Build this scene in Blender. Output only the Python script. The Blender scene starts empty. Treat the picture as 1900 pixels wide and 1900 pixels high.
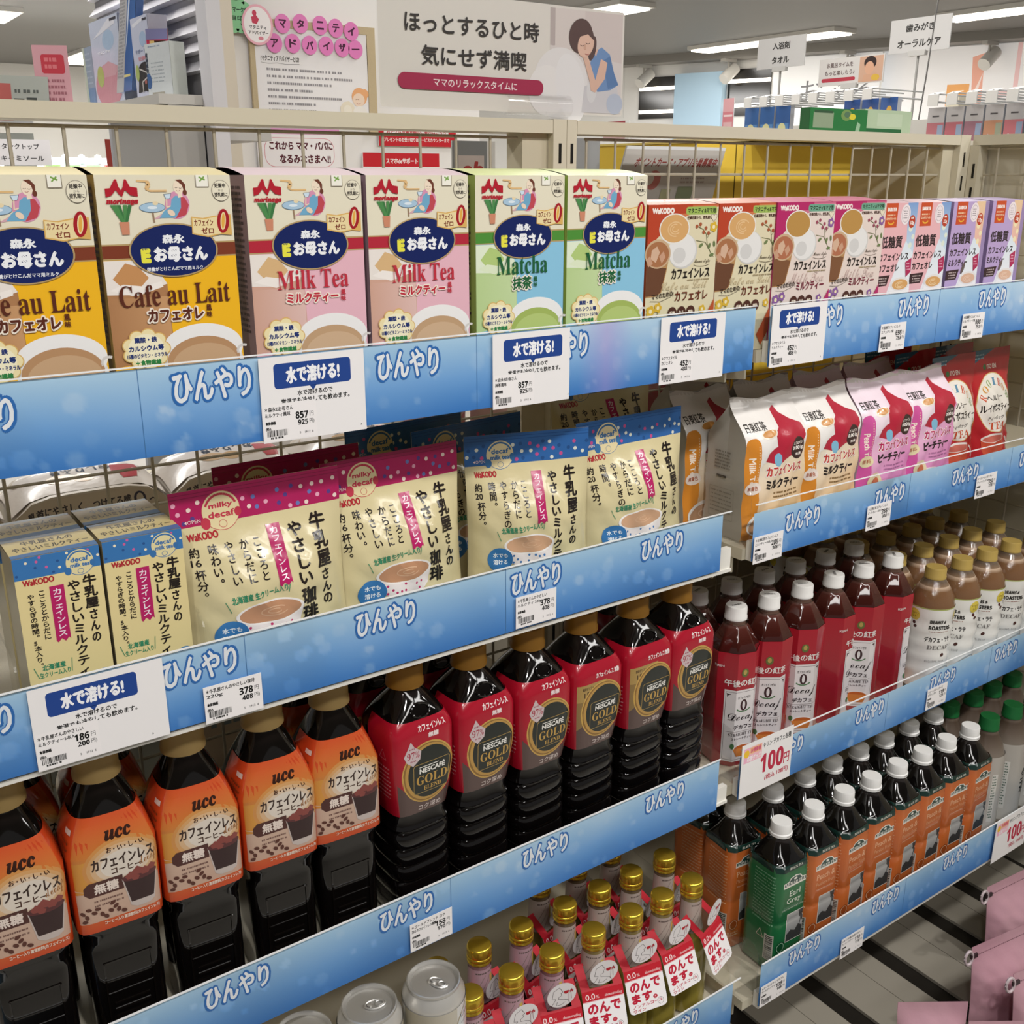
import bpy, bmesh, math, random
from mathutils import Vector, Matrix
PI = math.pi
SC = bpy.context.scene
COL = SC.collection
H = 1.45                                    # camera height; z values below are often given relative to it

# ---------------------------------------------------------------- camera
cam = bpy.data.cameras.new('camera')
cam.sensor_fit = 'HORIZONTAL'; cam.sensor_width = 36.0
cam.lens = 36.0 * 1933.4 / 1900.0
cam.clip_start = 0.02; cam.clip_end = 100
cam_o = bpy.data.objects.new('camera', cam); COL.objects.link(cam_o)
_yaw, _pit = 0.614573, 0.311007
_fw = Vector((math.sin(_yaw) * math.cos(_pit), math.cos(_yaw) * math.cos(_pit), -math.sin(_pit)))
_rt = Vector((math.cos(_yaw), -math.sin(_yaw), 0)); _up = _rt.cross(_fw)
_m = Matrix((_rt, _up, -_fw)).transposed().to_4x4(); _m.translation = Vector((0, -0.777, H))
cam_o.matrix_world = _m
SC.camera = cam_o

# ---------------------------------------------------------------- view, world, lights
SC.view_settings.view_transform = 'Standard'; SC.view_settings.look = 'None'
SC.view_settings.exposure = 0.0; SC.view_settings.gamma = 1.0
SC.view_settings.use_curve_mapping = False
SC.cycles.max_bounces = 8; SC.cycles.transparent_max_bounces = 24
SC.cycles.caustics_reflective = False; SC.cycles.caustics_refractive = False
SC.cycles.sample_clamp_indirect = 4.0
wd = bpy.data.worlds.new('world'); SC.world = wd; wd.use_nodes = True
wd.node_tree.nodes['Background'].inputs[0].default_value = (1.0, 0.98, 0.95, 1)
wd.node_tree.nodes['Background'].inputs[1].default_value = 0.16

def area(name, loc, sx, sy, power, rot=(0, 0, 0), col=(1, 0.97, 0.92), spread=180):
    l = bpy.data.lights.new(name, 'AREA'); l.shape = 'RECTANGLE'; l.size = sx; l.size_y = sy
    l.energy = power; l.color = col; l.spread = math.radians(spread)
    o = bpy.data.objects.new(name, l); COL.objects.link(o); o.location = loc; o.rotation_euler = rot
    return o
def spot(name, loc, tgt, power, size=60, blend=0.3, rad=0.02, col=(1, 0.95, 0.86)):
    l = bpy.data.lights.new(name, 'SPOT'); l.energy = power; l.spot_size = math.radians(size); l.spot_blend = blend
    l.shadow_soft_size = rad; l.color = col
    o = bpy.data.objects.new(name, l); COL.objects.link(o); o.location = loc
    o.rotation_euler = (Vector(tgt) - Vector(loc)).to_track_quat('-Z', 'Y').to_euler()
    return o
# spotlights on the aisle's ceiling track, in front of the shelves
LW = (1, 0.975, 0.94)
for x_, p_ in ((-0.7, 46), (0.25, 46), (1.2, 50), (2.15, 54), (3.0, 40)):
    spot('track_spot_lamp', (x_, -1.25, 2.64), (x_ + 0.15, 0.05, 0.95), p_, 125, 1.0, 0.055, LW)
# fluorescent rows over this aisle and the hall behind, plus two added rear fills
area('aisle_lamp', (0.2, -1.9, 2.66), 2.4, 0.25, 20, col=LW)
area('aisle_lamp', (2.8, -1.9, 2.66), 2.4, 0.25, 22, col=LW)
area('hall_lamp', (0.1, 1.5, 2.66), 1.2, 0.25, 30, col=LW)  # fill added behind the gondola to brighten the packs seen through the wire
area('hall_lamp', (2.2, 1.3, 2.66), 0.25, 1.6, 24, col=LW)  # second added fill for the gondola's rear side
area('hall_lamp', (3.6, 3.4, 2.66), 0.3, 2.4, 26, col=LW)
area('hall_lamp', (2.2, 8.5, 2.66), 3.0, 2.0, 420, col=LW)
area('hall_lamp', (7.0, 5.0, 2.66), 1.2, 5.0, 150, col=LW)

# ---------------------------------------------------------------- colour and materials
def lin(c): return c / 12.92 if c <= 0.04045 else ((c + 0.055) / 1.055) ** 2.4
_cc = {}
def L(h):
    if not isinstance(h, str): return h
    r = _cc.get(h)
    if r is None:
        r = _cc[h] = tuple(lin(int(h[i:i + 2], 16) / 255) for i in (0, 2, 4)) + (1.0,)
    return r
def principled(name, rough=0.5, spec=0.5, metal=0.0, coat=0.0, col=None, trans=0.0, ior=1.45, bump=0, bscale=200, emit=0):
    m = bpy.data.materials.new(name); m.use_nodes = True
    nt = m.node_tree; b = nt.nodes['Principled BSDF']
    b.inputs['Roughness'].default_value = rough; b.inputs['Specular IOR Level'].default_value = spec
    b.inputs['Metallic'].default_value = metal; b.inputs['Coat Weight'].default_value = coat
    b.inputs['Coat Roughness'].default_value = 0.06
    b.inputs['Transmission Weight'].default_value = trans; b.inputs['IOR'].default_value = ior
    if col is None:
        a = nt.nodes.new('ShaderNodeAttribute'); a.attribute_name = 'Col'
        nt.links.new(a.outputs['Color'], b.inputs['Base Color'])
        if emit:
            nt.links.new(a.outputs['Color'], b.inputs['Emission Color']); b.inputs['Emission Strength'].default_value = emit
    else:
        b.inputs['Base Color'].default_value = L(col)
        if emit:
            b.inputs['Emission Color'].default_value = L(col); b.inputs['Emission Strength'].default_value = emit
    if bump:
        n = nt.nodes.new('ShaderNodeTexNoise'); n.inputs['Scale'].default_value = bscale; n.inputs['Detail'].default_value = 3
        tc = nt.nodes.new('ShaderNodeTexCoord'); nt.links.new(tc.outputs['Object'], n.inputs['Vector'])
        bp = nt.nodes.new('ShaderNodeBump'); bp.inputs['Strength'].default_value = bump; bp.inputs['Distance'].default_value = 0.002
        nt.links.new(n.outputs['Fac'], bp.inputs['Height']); nt.links.new(bp.outputs['Normal'], b.inputs['Normal'])
    return m
def film(name, refl=0.16, tint='ffffff', rough=0.05, edge=0.5):
    """thin clear plastic: mostly see-through, a little mirror, more at grazing angles"""
    m = bpy.data.materials.new(name); m.use_nodes = True; nt = m.node_tree; nt.nodes.clear()
    o = nt.nodes.new('ShaderNodeOutputMaterial'); mx = nt.nodes.new('ShaderNodeMixShader')
    t = nt.nodes.new('ShaderNodeBsdfTransparent'); g = nt.nodes.new('ShaderNodeBsdfGlossy'); lw = nt.nodes.new('ShaderNodeLayerWeight')
    t.inputs[0].default_value = L(tint); g.inputs['Roughness'].default_value = rough
    lw.inputs['Blend'].default_value = 0.25
    ma = nt.nodes.new('ShaderNodeMath'); ma.operation = 'MULTIPLY_ADD'; ma.inputs[1].default_value = edge; ma.inputs[2].default_value = refl * 0.4
    nt.links.new(lw.outputs['Fresnel'], ma.inputs[0]); nt.links.new(ma.outputs[0], mx.inputs[0])
    nt.links.new(t.outputs[0], mx.inputs[1]); nt.links.new(g.outputs[0], mx.inputs[2]); nt.links.new(mx.outputs[0], o.inputs[0])
    return m
PAPER = principled('printed_card', 0.5, 0.35)
CARD = principled('coated_carton', 0.32, 0.45, coat=0.15)
GLOSS = principled('shrink_label', 0.22, 0.5, coat=0.5)
FOIL = principled('pouch_film', 0.2, 0.6, coat=0.4, bump=0.42, bscale=38)
FILMBAG = principled('soft_bag_film', 0.3, 0.5, coat=0.2, bump=0.35, bscale=60)
CAPM = principled('cap_plastic', 0.42, 0.45)
DARK = principled('dark_bottle', 0.06, 0.5, coat=0.6)
METAL = principled('painted_steel', 0.42, 0.4)
WIRE = principled('wire_steel', 0.4, 0.4)
GOLD = principled('gold_cap', 0.26, 0.6, metal=0.85, col='e8c645')
SILVER = principled('aluminium', 0.34, 0.6, metal=0.75, col='dcdad6')
PLAIN = principled('plain_surface', 0.6, 0.3)
GLOW = principled('lamp_glow', 0.5, 0.2, col='fff6e6', emit=6.0)
LIT = principled('glowing_print', 0.5, 0.3, emit=0.2)  # poster print with a glow of its own added, no lamp behind it
CLEAR = film('clear_plastic', 0.05, 'ffffff', 0.05, 0.16)
CLEARB = film('clear_bottle', 0.25, 'e8e4dc', 0.04, 0.8)
HAZE = film('milky_plastic', 0.1, 'cfcbc4', 0.3, 0.6)

# ---------------------------------------------------------------- printing: text and shapes
_gc = {}
def glyphs(s):
    r = _gc.get(s)
    if r is None:
        c = bpy.data.curves.new('print', 'FONT'); c.body = s; c.size = 1.0; c.resolution_u = 3
        o = bpy.data.objects.new('print', c); COL.objects.link(o)
        dg = bpy.context.evaluated_depsgraph_get()
        me = bpy.data.meshes.new_from_object(o.evaluated_get(dg))
        v = [(p.co.x, p.co.y) for p in me.vertices]; f = [tuple(p.vertices) for p in me.polygons]
        bpy.data.objects.remove(o); bpy.data.curves.remove(c); bpy.data.meshes.remove(me)
        if not v: v = [(0, 0), (1, 0), (0, 1)]; f = []
        xs = [p[0] for p in v]; ys = [p[1] for p in v]
        r = _gc[s] = (v, f, (min(xs), min(ys), max(xs), max(ys)))
    return r
def _mathmap(s, up, lo, dg=None):
    out = ''
    for ch in s:
        if 'A' <= ch <= 'Z': out += chr(up + ord(ch) - 65)
        elif 'a' <= ch <= 'z':
            out += '\u210e' if (lo == 0x1D44E and ch == 'h') else chr(lo + ord(ch) - 97)
        elif dg and '0' <= ch <= '9': out += chr(dg + ord(ch) - 48)
        else: out += ch
    return out
def serif(s): return _mathmap(s, 0x1D400, 0x1D41A, 0x1D7CE)
def ital(s): return _mathmap(s, 0x1D434, 0x1D44E)
def bital(s): return _mathmap(s, 0x1D468, 0x1D482)
def script(s): return _mathmap(s, 0x1D4D0, 0x1D4EA)
def sans(s): return _mathmap(s, 0x1D5D4, 0x1D5EE, 0x1D7EC)

class Art:
    """flat artwork in millimetres, u to the right and v downwards"""
    def __init__(s): s.V = []; s.F = []; s.C = []; s.k = 0
    def up(s): s.k += 1; return s
    def poly(s, pts, col, keep=False):
        if not keep: s.k += 1
        b = len(s.V); n = len(pts)
        for i, p in enumerate(pts):
            s.V.append((p[0], p[1], s.k)); s.C.append(L(col[i]) if isinstance(col, list) else L(col))
        s.F.append(tuple(range(b, b + n))); return s
    def rect(s, x0, y0, x1, y1, col, col2=None, keep=False):
        return s.poly([(x0, y0), (x1, y0), (x1, y1), (x0, y1)], col if col2 is None else [col, col, col2, col2], keep)
    def hgrad(s, x0, y0, x1, y1, c1, c2, keep=False):
        return s.poly([(x0, y0), (x1, y0), (x1, y1), (x0, y1)], [c1, c2, c2, c1], keep)
    def ell(s, cx, cy, rx, ry, col, n=26, a0=0, a1=360, keep=False, rot=0):
        pts = []
        cr, sr = math.cos(math.radians(rot)), math.sin(math.radians(rot))
        for i in range(n):
            a = math.radians(a0 + (a1 - a0) * i / (n if a1 - a0 >= 360 else n - 1))
            x, y = rx * math.cos(a), ry * math.sin(a)
            pts.append((cx + x * cr - y * sr, cy + x * sr + y * cr))
        return s.poly(pts, col, keep)
    def pill(s, x0, y0, x1, y1, r, col, keep=False):
        pts = []
        for cx, cy, a in ((x1 - r, y0 + r, -90), (x1 - r, y1 - r, 0), (x0 + r, y1 - r, 90), (x0 + r, y0 + r, 180)):
            for i in range(6):
                t = math.radians(a + 18 * i); pts.append((cx + r * math.cos(t), cy + r * math.sin(t)))
        return s.poly(pts, col, keep)
    def line(s, pts, w, col, keep=False):
        if not keep: s.k += 1
        for (x0, y0), (x1, y1) in zip(pts, pts[1:]):
            d = math.hypot(x1 - x0, y1 - y0) or 1; nx, ny = -(y1 - y0) / d * w / 2, (x1 - x0) / d * w / 2
            s.poly([(x0 + nx, y0 + ny), (x1 + nx, y1 + ny), (x1 - nx, y1 - ny), (x0 - nx, y0 - ny)], col, True)
        return s
    def arc(s, cx, cy, rx, ry, w, col, a0=0, a1=360, n=30):
        return s.line([(cx + rx * math.cos(math.radians(a0 + (a1 - a0) * i / n)), cy + ry * math.sin(math.radians(a0 + (a1 - a0) * i / n))) for i in range(n + 1)], w, col)
    def _glyph(s, g, fx, col, b):
        offs = [(0, 0)] if not b else ([(b, 0), (-b, 0), (0, b), (0, -b)] if b < 0.8 else [(b * math.cos(i * PI / 5), b * math.sin(i * PI / 5)) for i in range(10)])
        for n, (ox, oy) in enumerate(offs):
            base = len(s.V)
            for p in g[0]:
                x, y = fx(p); s.V.append((x + ox, y + oy, s.k + 0.09 * n)); s.C.append(col)
            s.F.extend(tuple(base + i for i in f) for f in g[1])
    def t(s, txt, x0, y0, x1, y1, col, b=0, rot=0, slant=0):
        """text whose outline fills the rectangle"""
        s.k += 1; g = glyphs(txt); bx = g[2]; col = L(col)
        sx = (x1 - x0 - 2 * b) / max(bx[2] - bx[0], 1e-6); sy = (y1 - y0 - 2 * b) / max(bx[3] - bx[1], 1e-6)
        cx, cy = (x0 + x1) / 2, (y0 + y1) / 2; cr, sr = math.cos(math.radians(rot)), math.sin(math.radians(rot))
        def fx(p):
            x = x0 + b + (p[0] - bx[0]) * sx; y = y1 - b - (p[1] - bx[1]) * sy
            x += slant * (y1 - y); dx, dy = x - cx, y - cy
            return cx + dx * cr - dy * sr, cy + dx * sr + dy * cr
        s._glyph(g, fx, col, b); return s
    def vt(s, txt, x0, y0, x1, y1, col, b=0, lean=0):
        """vertical Japanese text, one character under the other"""
        s.k += 1; n = len(txt); col = L(col); ch = (y1 - y0) / n; w = x1 - x0
        for i, c in enumerate(txt):
            g = glyphs(c); yb = y0 + ch * (i + 1); lx = lean * ch * i
            if c in 'ー~〜':
                bx = g[2]; mx, my = (bx[0] + bx[2]) / 2, (bx[1] + bx[3]) / 2
                fx = lambda p, yb=yb, lx=lx: (x0 + lx + w / 2 - (p[1] - my) * w, yb - ch / 2 + (p[0] - mx) * ch)
            elif c in '。、':
                fx = lambda p, yb=yb, lx=lx: (x0 + lx + w * (p[0] + 0.55), yb - ch * (p[1] + 0.6))
            else:
                fx = lambda p, yb=yb, lx=lx: (x0 + lx + w * p[0], yb - ch * (p[1] + 0.12))
            s._glyph(g, fx, col, b)
        return s
    def lines(s, x0, y0, x1, n, dy, h, col, seed=1):
        """rows of print too small to read"""
        rd = random.Random(seed); s.k += 1
        for r in range(n):
            x = x0
            while x < x1 - h:
                w = h * rd.uniform(0.5, 1.1)
                s.rect(x, y0 + r * dy, min(x + w, x1), y0 + r * dy + h, col, keep=True)
                x += w + h * rd.choice((0.25, 0.25, 0.3, 0.9))
        return s
    def barcode(s, x0, y0, x1, y1, col='1a1a1a', seed=3):
        rd = random.Random(seed); s.k += 1; x = x0
        while x < x1:
            w = rd.choice((0.25, 0.25, 0.5, 0.75)); s.rect(x, y0, min(x + w, x1), y1, col, keep=True); x += w + rd.choice((0.25, 0.4, 0.6))
        return s
    def dots(s, x0, y0, x1, y1, n, r, cols, seed=2):
        rd = random.Random(seed); s.k += 1; done = []
        for _ in range(n * 20):
            x, y = rd.uniform(x0 + r, x1 - r), rd.uniform(y0 + r, y1 - r)
            if all((x - a) ** 2 + (y - c) ** 2 > (3.4 * r) ** 2 for a, c in done):
                done.append((x, y)); s.ell(x, y, r, r, cols[len(done) % len(cols)], 10, keep=True)
            if len(done) >= n: break
        return s

class G:
    """a mesh under construction: vertices with a colour each, faces with a material number"""
    def __init__(s): s.v = []; s.f = []; s.c = []; s.m = []
    def add(s, vs, fs, col, mi=0):
        b = len(s.v); s.v.extend(vs)
        if isinstance(col, list): s.c.extend(L(c) for c in col)
        else:
            c = L(col); s.c.extend([c] * len(vs))
        for f in fs: s.f.append(tuple(b + i for i in f)); s.m.append(mi)
        return s
    def box(s, x0, x1, y0, y1, z0, z1, col='cccccc', mi=0):
        v = [(x, y, z) for z in (z0, z1) for y in (y0, y1) for x in (x0, x1)]
        return s.add(v, [(0, 2, 3, 1), (4, 5, 7, 6), (0, 1, 5, 4), (2, 6, 7, 3), (0, 4, 6, 2), (1, 3, 7, 5)], col, mi)
    def quad(s, a, b, c, d, col, mi=0): return s.add([a, b, c, d], [(0, 1, 2, 3)], col, mi)
    def loft(s, rings, col, mi=0, cap0=True, cap1=True):
        n = len(rings[0]); vs = [p for r in rings for p in r]; fs = []
        for k in range(len(rings) - 1):
            for i in range(n):
                j = (i + 1) % n; fs.append((k * n + i, k * n + j, (k + 1) * n + j, (k + 1) * n + i))
        if cap0: fs.append(tuple(range(n - 1, -1, -1)))
        if cap1: fs.append(tuple(range((len(rings) - 1) * n, len(rings) * n)))
        if isinstance(col, list): col = [c for c in col for _ in range(n)]
        return s.add(vs, fs, col, mi)
    def lathe(s, prof, n=24, col='cccccc', mi=0, cx=0, cy=0, cap0=True, cap1=True):
        return s.loft([[(cx + r * math.cos(2 * PI * i / n), cy + r * math.sin(2 * PI * i / n), z) for i in range(n)] for r, z in prof], col, mi, cap0, cap1)
    def rod(s, a, b, r, col='cccccc', mi=0, n=6):
        a, b = Vector(a), Vector(b); d = (b - a).normalized(); u = d.orthogonal().normalized(); w = d.cross(u)
        ring = lambda p: [tuple(p + u * (r * math.cos(2 * PI * i / n)) + w * (r * math.sin(2 * PI * i / n))) for i in range(n)]
        return s.loft([ring(a), ring(b)], col, mi)
    def tube(s, pts, r, col, mi=0, n=6):
        rings = []
        for i, p in enumerate(pts):
            p = Vector(p); d = (Vector(pts[min(i + 1, len(pts) - 1)]) - Vector(pts[max(i - 1, 0)])).normalized()
            u = Vector((0.13, 0.31, 0.94)).cross(d).normalized(); w = d.cross(u)
            rings.append([tuple(p + u * (r * math.cos(2 * PI * k / n)) + w * (r * math.sin(2 * PI * k / n))) for k in range(n)])
        return s.loft(rings, col, mi)
    def art(s, a, f, mi=0, ul=(), vl=(), dz=0.000014, clip=None, top=None, diag=None):
        """put artwork on a surface f(u, v, h) (mm, mm, metres off the surface), cut along the given u and v lines first"""
        if not ul and not vl and clip is None:
            s.add([f(x, y, k * dz) for x, y, k in a.V], a.F, list(a.C), mi); return s
        bm = bmesh.new(); ly = bm.verts.layers.float_color.new('c')
        vs = []
        for p, c in zip(a.V, a.C):
            w = bm.verts.new(p); w[ly] = c; vs.append(w)
        for q in a.F:
            try: bm.faces.new([vs[i] for i in q])
            except ValueError: pass
        for axis, lines in ((0, ul), (1, vl)):
            for x in lines:
                co = (x, 0, 0) if axis == 0 else (0, x, 0); no = (1, 0, 0) if axis == 0 else (0, 1, 0)
                bmesh.ops.bisect_plane(bm, geom=bm.verts[:] + bm.edges[:] + bm.faces[:], plane_co=co, plane_no=no, dist=1e-5)
        if diag:
            nu, nv, W_, H_ = diag
            for k in range(1 - nv, nu):
                bmesh.ops.bisect_plane(bm, geom=bm.verts[:] + bm.edges[:] + bm.faces[:], plane_co=(k * W_ / nu, 0, 0), plane_no=Vector((nu / W_, -nv / H_, 0)).normalized(), dist=1e-5)
        if clip is not None:
            bmesh.ops.bisect_plane(bm, geom=bm.verts[:] + bm.edges[:] + bm.faces[:], plane_co=(0, clip, 0), plane_no=(0, 1, 0), dist=1e-5, clear_outer=True)
        if top is not None:
            bmesh.ops.bisect_plane(bm, geom=bm.verts[:] + bm.edges[:] + bm.faces[:], plane_co=(0, top, 0), plane_no=(0, 1, 0), dist=1e-5, clear_inner=True)
        bm.verts.index_update()
        V = []; C = []
        for w in bm.verts: V.append(f(w.co.x, w.co.y, w.co.z * dz)); C.append(tuple(w[ly]))
        F = [tuple(w.index for w in q.verts) for q in bm.faces]
        bm.free(); s.add(V, F, C, mi); return s
    def build(s, name, mats, parent=None, angle=35, smooth=True):
        me = bpy.data.meshes.new(name); me.from_pydata(s.v, [], s.f); me.update()
        for m in (mats if isinstance(mats, (list, tuple)) else [mats]): me.materials.append(m)
        at = me.color_attributes.new('Col', 'FLOAT_COLOR', 'POINT')
        at.data.foreach_set('color', [x for c in s.c for x in c])
        me.polygons.foreach_set('material_index', s.m)
        if smooth:
            me.polygons.foreach_set('use_smooth', [True] * len(me.polygons))
            me.set_sharp_from_angle(angle=math.radians(angle))
        o = bpy.data.objects.new(name, me); COL.objects.link(o)
        if parent: o.parent = parent
        return o

def tag(o, label=None, cat=None, group=None, kind=None):
    if label: o['label'] = label
    if cat: o['category'] = cat
    if group: o['group'] = group
    if kind: o['kind'] = kind
    return o
def empty(name, loc=(0, 0, 0), rz=0, label=None, cat=None, group=None):
    o = bpy.data.objects.new(name, None); COL.objects.link(o); o.location = loc; o.rotation_euler = (0, 0, rz)
    o.empty_display_size = 0.02
    return tag(o, label, cat, group)
def copy_tree(o, parent=None):
    c = o.copy(); COL.objects.link(c)
    if parent: c.parent = parent
    for ch in o.children: copy_tree(ch, c)
    return c
_first = {}
def place(key, make, loc, rz=0, label=None, cat=None, group=None, tilt=0, sc=None):
    """the first call builds the thing, later calls copy it and its parts"""
    if key not in _first: o = _first[key] = make()
    else: o = copy_tree(_first[key])
    o.location = loc; o.rotation_euler = (tilt, 0, rz)
    if sc: o.scale = sc
    return tag(o, label, cat, group)

# ---------------------------------------------------------------- bottle surfaces
NR = 64
def ring(a, b, p):
    out = []
    for i in range(NR):
        t = -PI / 2 + 2 * PI * i / NR; c, s = math.cos(t), math.sin(t)
        if p == 'o': r = a / math.cos((t + PI / 8) % (PI / 4) - PI / 8)
        elif isinstance(p, tuple): r = min(a / max(abs(c), 1e-6), b / max(abs(s), 1e-6), p[0] / (abs(c) + abs(s)))
        else: r = (abs(c / a) ** p + abs(s / b) ** p) ** (-1.0 / p)
        out.append((r * c, r * s))
    return out
class Surf:
    def __init__(s, secs):
        s.z = [q[0] for q in secs]; s.r = [ring(q[1], q[2], q[3]) for q in secs]
    def rings(s, z0=None, z1=None):
        zs = [z for z in s.z if (z0 is None or z > z0 + 1e-6) and (z1 is None or z < z1 - 1e-6)]
        if z0 is not None: zs = [z0] + zs
        if z1 is not None: zs = zs + [z1]
        return [[(x, y, z) for x, y in s.at(z)] for z in zs]
    def at(s, z):
        if z <= s.z[0]: return s.r[0]
        for k in range(len(s.z) - 1):
            if z <= s.z[k + 1]:
                t = (z - s.z[k]) / max(s.z[k + 1] - s.z[k], 1e-9)
                return [(p[0] + (q[0] - p[0]) * t, p[1] + (q[1] - p[1]) * t) for p, q in zip(s.r[k], s.r[k + 1])]
        return s.r[-1]
    def label(s, g, a, ztop, zref, off=0.0006, mi=0, top=None, extra=()):
        """wrap artwork (u=0 at the front centre, v down from ztop) around the body"""
        R = s.at(zref); cum = [0.0]
        for i in range(NR):
            p, q = R[i], R[(i + 1) % NR]; cum.append(cum[-1] + math.hypot(p[0] - q[0], p[1] - q[1]) * 1000)
        per = cum[-1]; cache = {}
        def at(z):
            k = round(z, 6); r = cache.get(k)
            if r is None: r = cache[k] = s.at(z)
            return r
        def f(u, v, h):
            z = ztop - v / 1000; ring_ = at(z); w = u % per
            lo, hi = 0, NR
            while hi - lo > 1:
                mid = (lo + hi) // 2
                if cum[mid] <= w + 1e-6: lo = mid
                else: hi = mid
            t = (w - cum[lo]) / max(cum[lo + 1] - cum[lo], 1e-9)
            p, q = ring_[lo % NR], ring_[(lo + 1) % NR]
            x, y = p[0] + (q[0] - p[0]) * t, p[1] + (q[1] - p[1]) * t
            d = math.hypot(x, y) or 1; k = 1 + (off + h) / d
            return (x * k, y * k, z)
        us = [c if c <= per / 2 else c - per for c in cum[:-1]]
        vl = [(ztop - z) * 1000 for z in s.z if ztop - z > 0] + list(extra)
        vmax = max(v[1] for v in a.V)
        g.art(a, f, mi, us, [v for v in vl if 0 < v < vmax], top=top, dz=0.00002)
        return per
    def per(s, z):
        R = s.at(z); return sum(math.hypot(R[i][0] - R[i - 1][0], R[i][1] - R[i - 1][1]) for i in range(NR)) * 1000
def capgeo(r, z0, z1, col, flare=0.0, ridge=True, n=40, top=None):
    g = G(); r2 = r * 0.98; h = z1 - z0
    prof = [(r + flare, z0), (r + flare, z0 + h * 0.2), (r, z0 + h * 0.26), (r, z0 + h * 0.88), (r * 0.93, z1), ]
    rings = []
    for k, (rr, z) in enumerate(prof):
        rings.append([((rr - (0.0003 if ridge and i % 2 and k in (2, 3) else 0)) * math.cos(2 * PI * i / n), (rr - (0.0003 if ridge and i % 2 and k in (2, 3) else 0)) * math.sin(2 * PI * i / n), z) for i in range(n)])
    g.loft(rings, col)
    return g
# ================================================================ the room
IVORY, IVORY2 = 'd3cbb6', 'c6bda6'
def struct(name, g, m, smooth=False):
    o = g.build(name, m, smooth=smooth); o['kind'] = 'structure'; return o
g = G(); g.box(-4, 11.5, -5.5, 14, -0.1, 0, 'b9b4aa'); struct('floor', g, PLAIN)
g = G(); g.box(-4, 11.5, -5.5, 14, H + 1.25, H + 1.35, '7a7875'); struct('ceiling', g, PLAIN)
g = G(); g.box(-4, 9.5, 13.2, 13.4, 0, H + 1.25, 'eeece8'); struct('wall_back', g, PLAIN)
# the long side wall runs at an angle; s is the distance along it from its far end
WO, WD = Vector((8.355, 8.814, 0)), Vector((0.3265, -0.945, 0)).normalized()
WN = Vector((-WD.y, WD.x, 0)); WN = WN if WN.x < 0 else -WN       # towards the shop
def wp(s_, z, d=0.0):
    p = WO + WD * s_ + WN * d; return (p.x, p.y, H + z)
def wall_slab(g, s0, s1, z0, z1, d0, d1, col, mi=0):
    v = [wp(s_, z, d) for z in (z0, z1) for d in (d0, d1) for s_ in (s0, s1)]
    g.add(v, [(0, 2, 3, 1), (4, 5, 7, 6), (0, 1, 5, 4), (2, 6, 7, 3), (0, 4, 6, 2), (1, 3, 7, 5)], col, mi)
g = G(); wall_slab(g, -5.2, 6.5, -H, 1.25, -0.15, 0, 'ecebe9'); struct('wall_right', g, PLAIN)
g = G(); wall_slab(g, -5.0, 6.0, 1.17, 1.25, 0.0, 0.25, '8d8a86'); struct('trim_1', g, PLAIN)
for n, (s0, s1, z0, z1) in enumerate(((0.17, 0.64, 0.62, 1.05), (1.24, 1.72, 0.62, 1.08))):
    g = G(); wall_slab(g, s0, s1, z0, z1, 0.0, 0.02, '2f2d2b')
    for zz in (z1 - 0.1, z1 - 0.34): wall_slab(g, s0 + 0.01, s1, zz - 0.035, zz, 0.02, 0.03, 'fff8ee', 1)  # glowing bars imitate fluorescent tubes reflected in the dark glass
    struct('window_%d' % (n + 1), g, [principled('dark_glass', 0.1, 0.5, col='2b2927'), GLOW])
g = G(); wall_slab(g, 0.66, 1.22, -H, 1.06, 0.0, 0.12, 'b5d3ea'); struct('column', g, PLAIN)

def ceiling_light(i, x0, x1, y0, y1, label):
    e = empty('ceiling_light', ((x0 + x1) / 2, (y0 + y1) / 2, H + 1.25), 0, label, 'ceiling light', 'fluorescent ceiling lights')
    w, h = (x1 - x0) / 2, (y1 - y0) / 2
    g = G(); g.box(-w - 0.03, w + 0.03, -h - 0.03, h + 0.03, -0.035, 0.0, 'd8d6d2'); g.build('frame', METAL, e, smooth=False)
    g = G(); g.box(-w, w, -h, h, -0.05, -0.036, 'fff6e6'); g.build('diffuser', GLOW, e, smooth=False)
ceiling_light(0, 8.05, 8.3, 5.75, 7.5, 'long ceiling light ending near the bath salts and towels sign')
ceiling_light(1, 8.1, 8.35, 3.6, 4.75, 'long ceiling light nearest the toothpaste sign in the upper right corner')
ceiling_light(2, 5.55, 5.85, 5.7, 6.2, 'short ceiling light just right of the relaxing woman sign')
ceiling_light(3, 3.1, 3.4, 11.2, 12.4, 'ceiling light beside the hanging packs at the left')
ceiling_light(4, 1.75, 2.0, 8.7, 9.3, 'ceiling light at the upper left corner of the view')

# track spotlights on the angled wall's rail
def spotlight(s_, label):
    p = Vector(wp(s_, 1.17, 0.16)); e = empty('track_spotlight', p, 0, label, 'spotlight', 'track spotlights along the side wall')
    g = G(); g.box(-0.09, 0.09, -0.03, 0.03, -0.03, 0.0, 'b8b5b0'); g.build('track_adapter', METAL, e, smooth=False)
    g = G(); g.rod((0, 0, -0.03), (0, 0, -0.12), 0.012, 'a8a5a0'); g.build('arm', METAL, e)
    g = G(); g.rod((0.1, 0.0, -0.08), (-0.06, 0, -0.2), 0.06, 'd8d6d2', n=14); g.build('lamp_head', METAL, e)
for s_, lb in ((0.3, 'white spotlight above the left dark window'), (1.3, 'white spotlight above the right dark window'),
               (2.55, 'white spotlight above the bath time sign'), (3.85, 'white spotlight right of the toothpaste sign')):
    spotlight(s_, lb)

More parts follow.
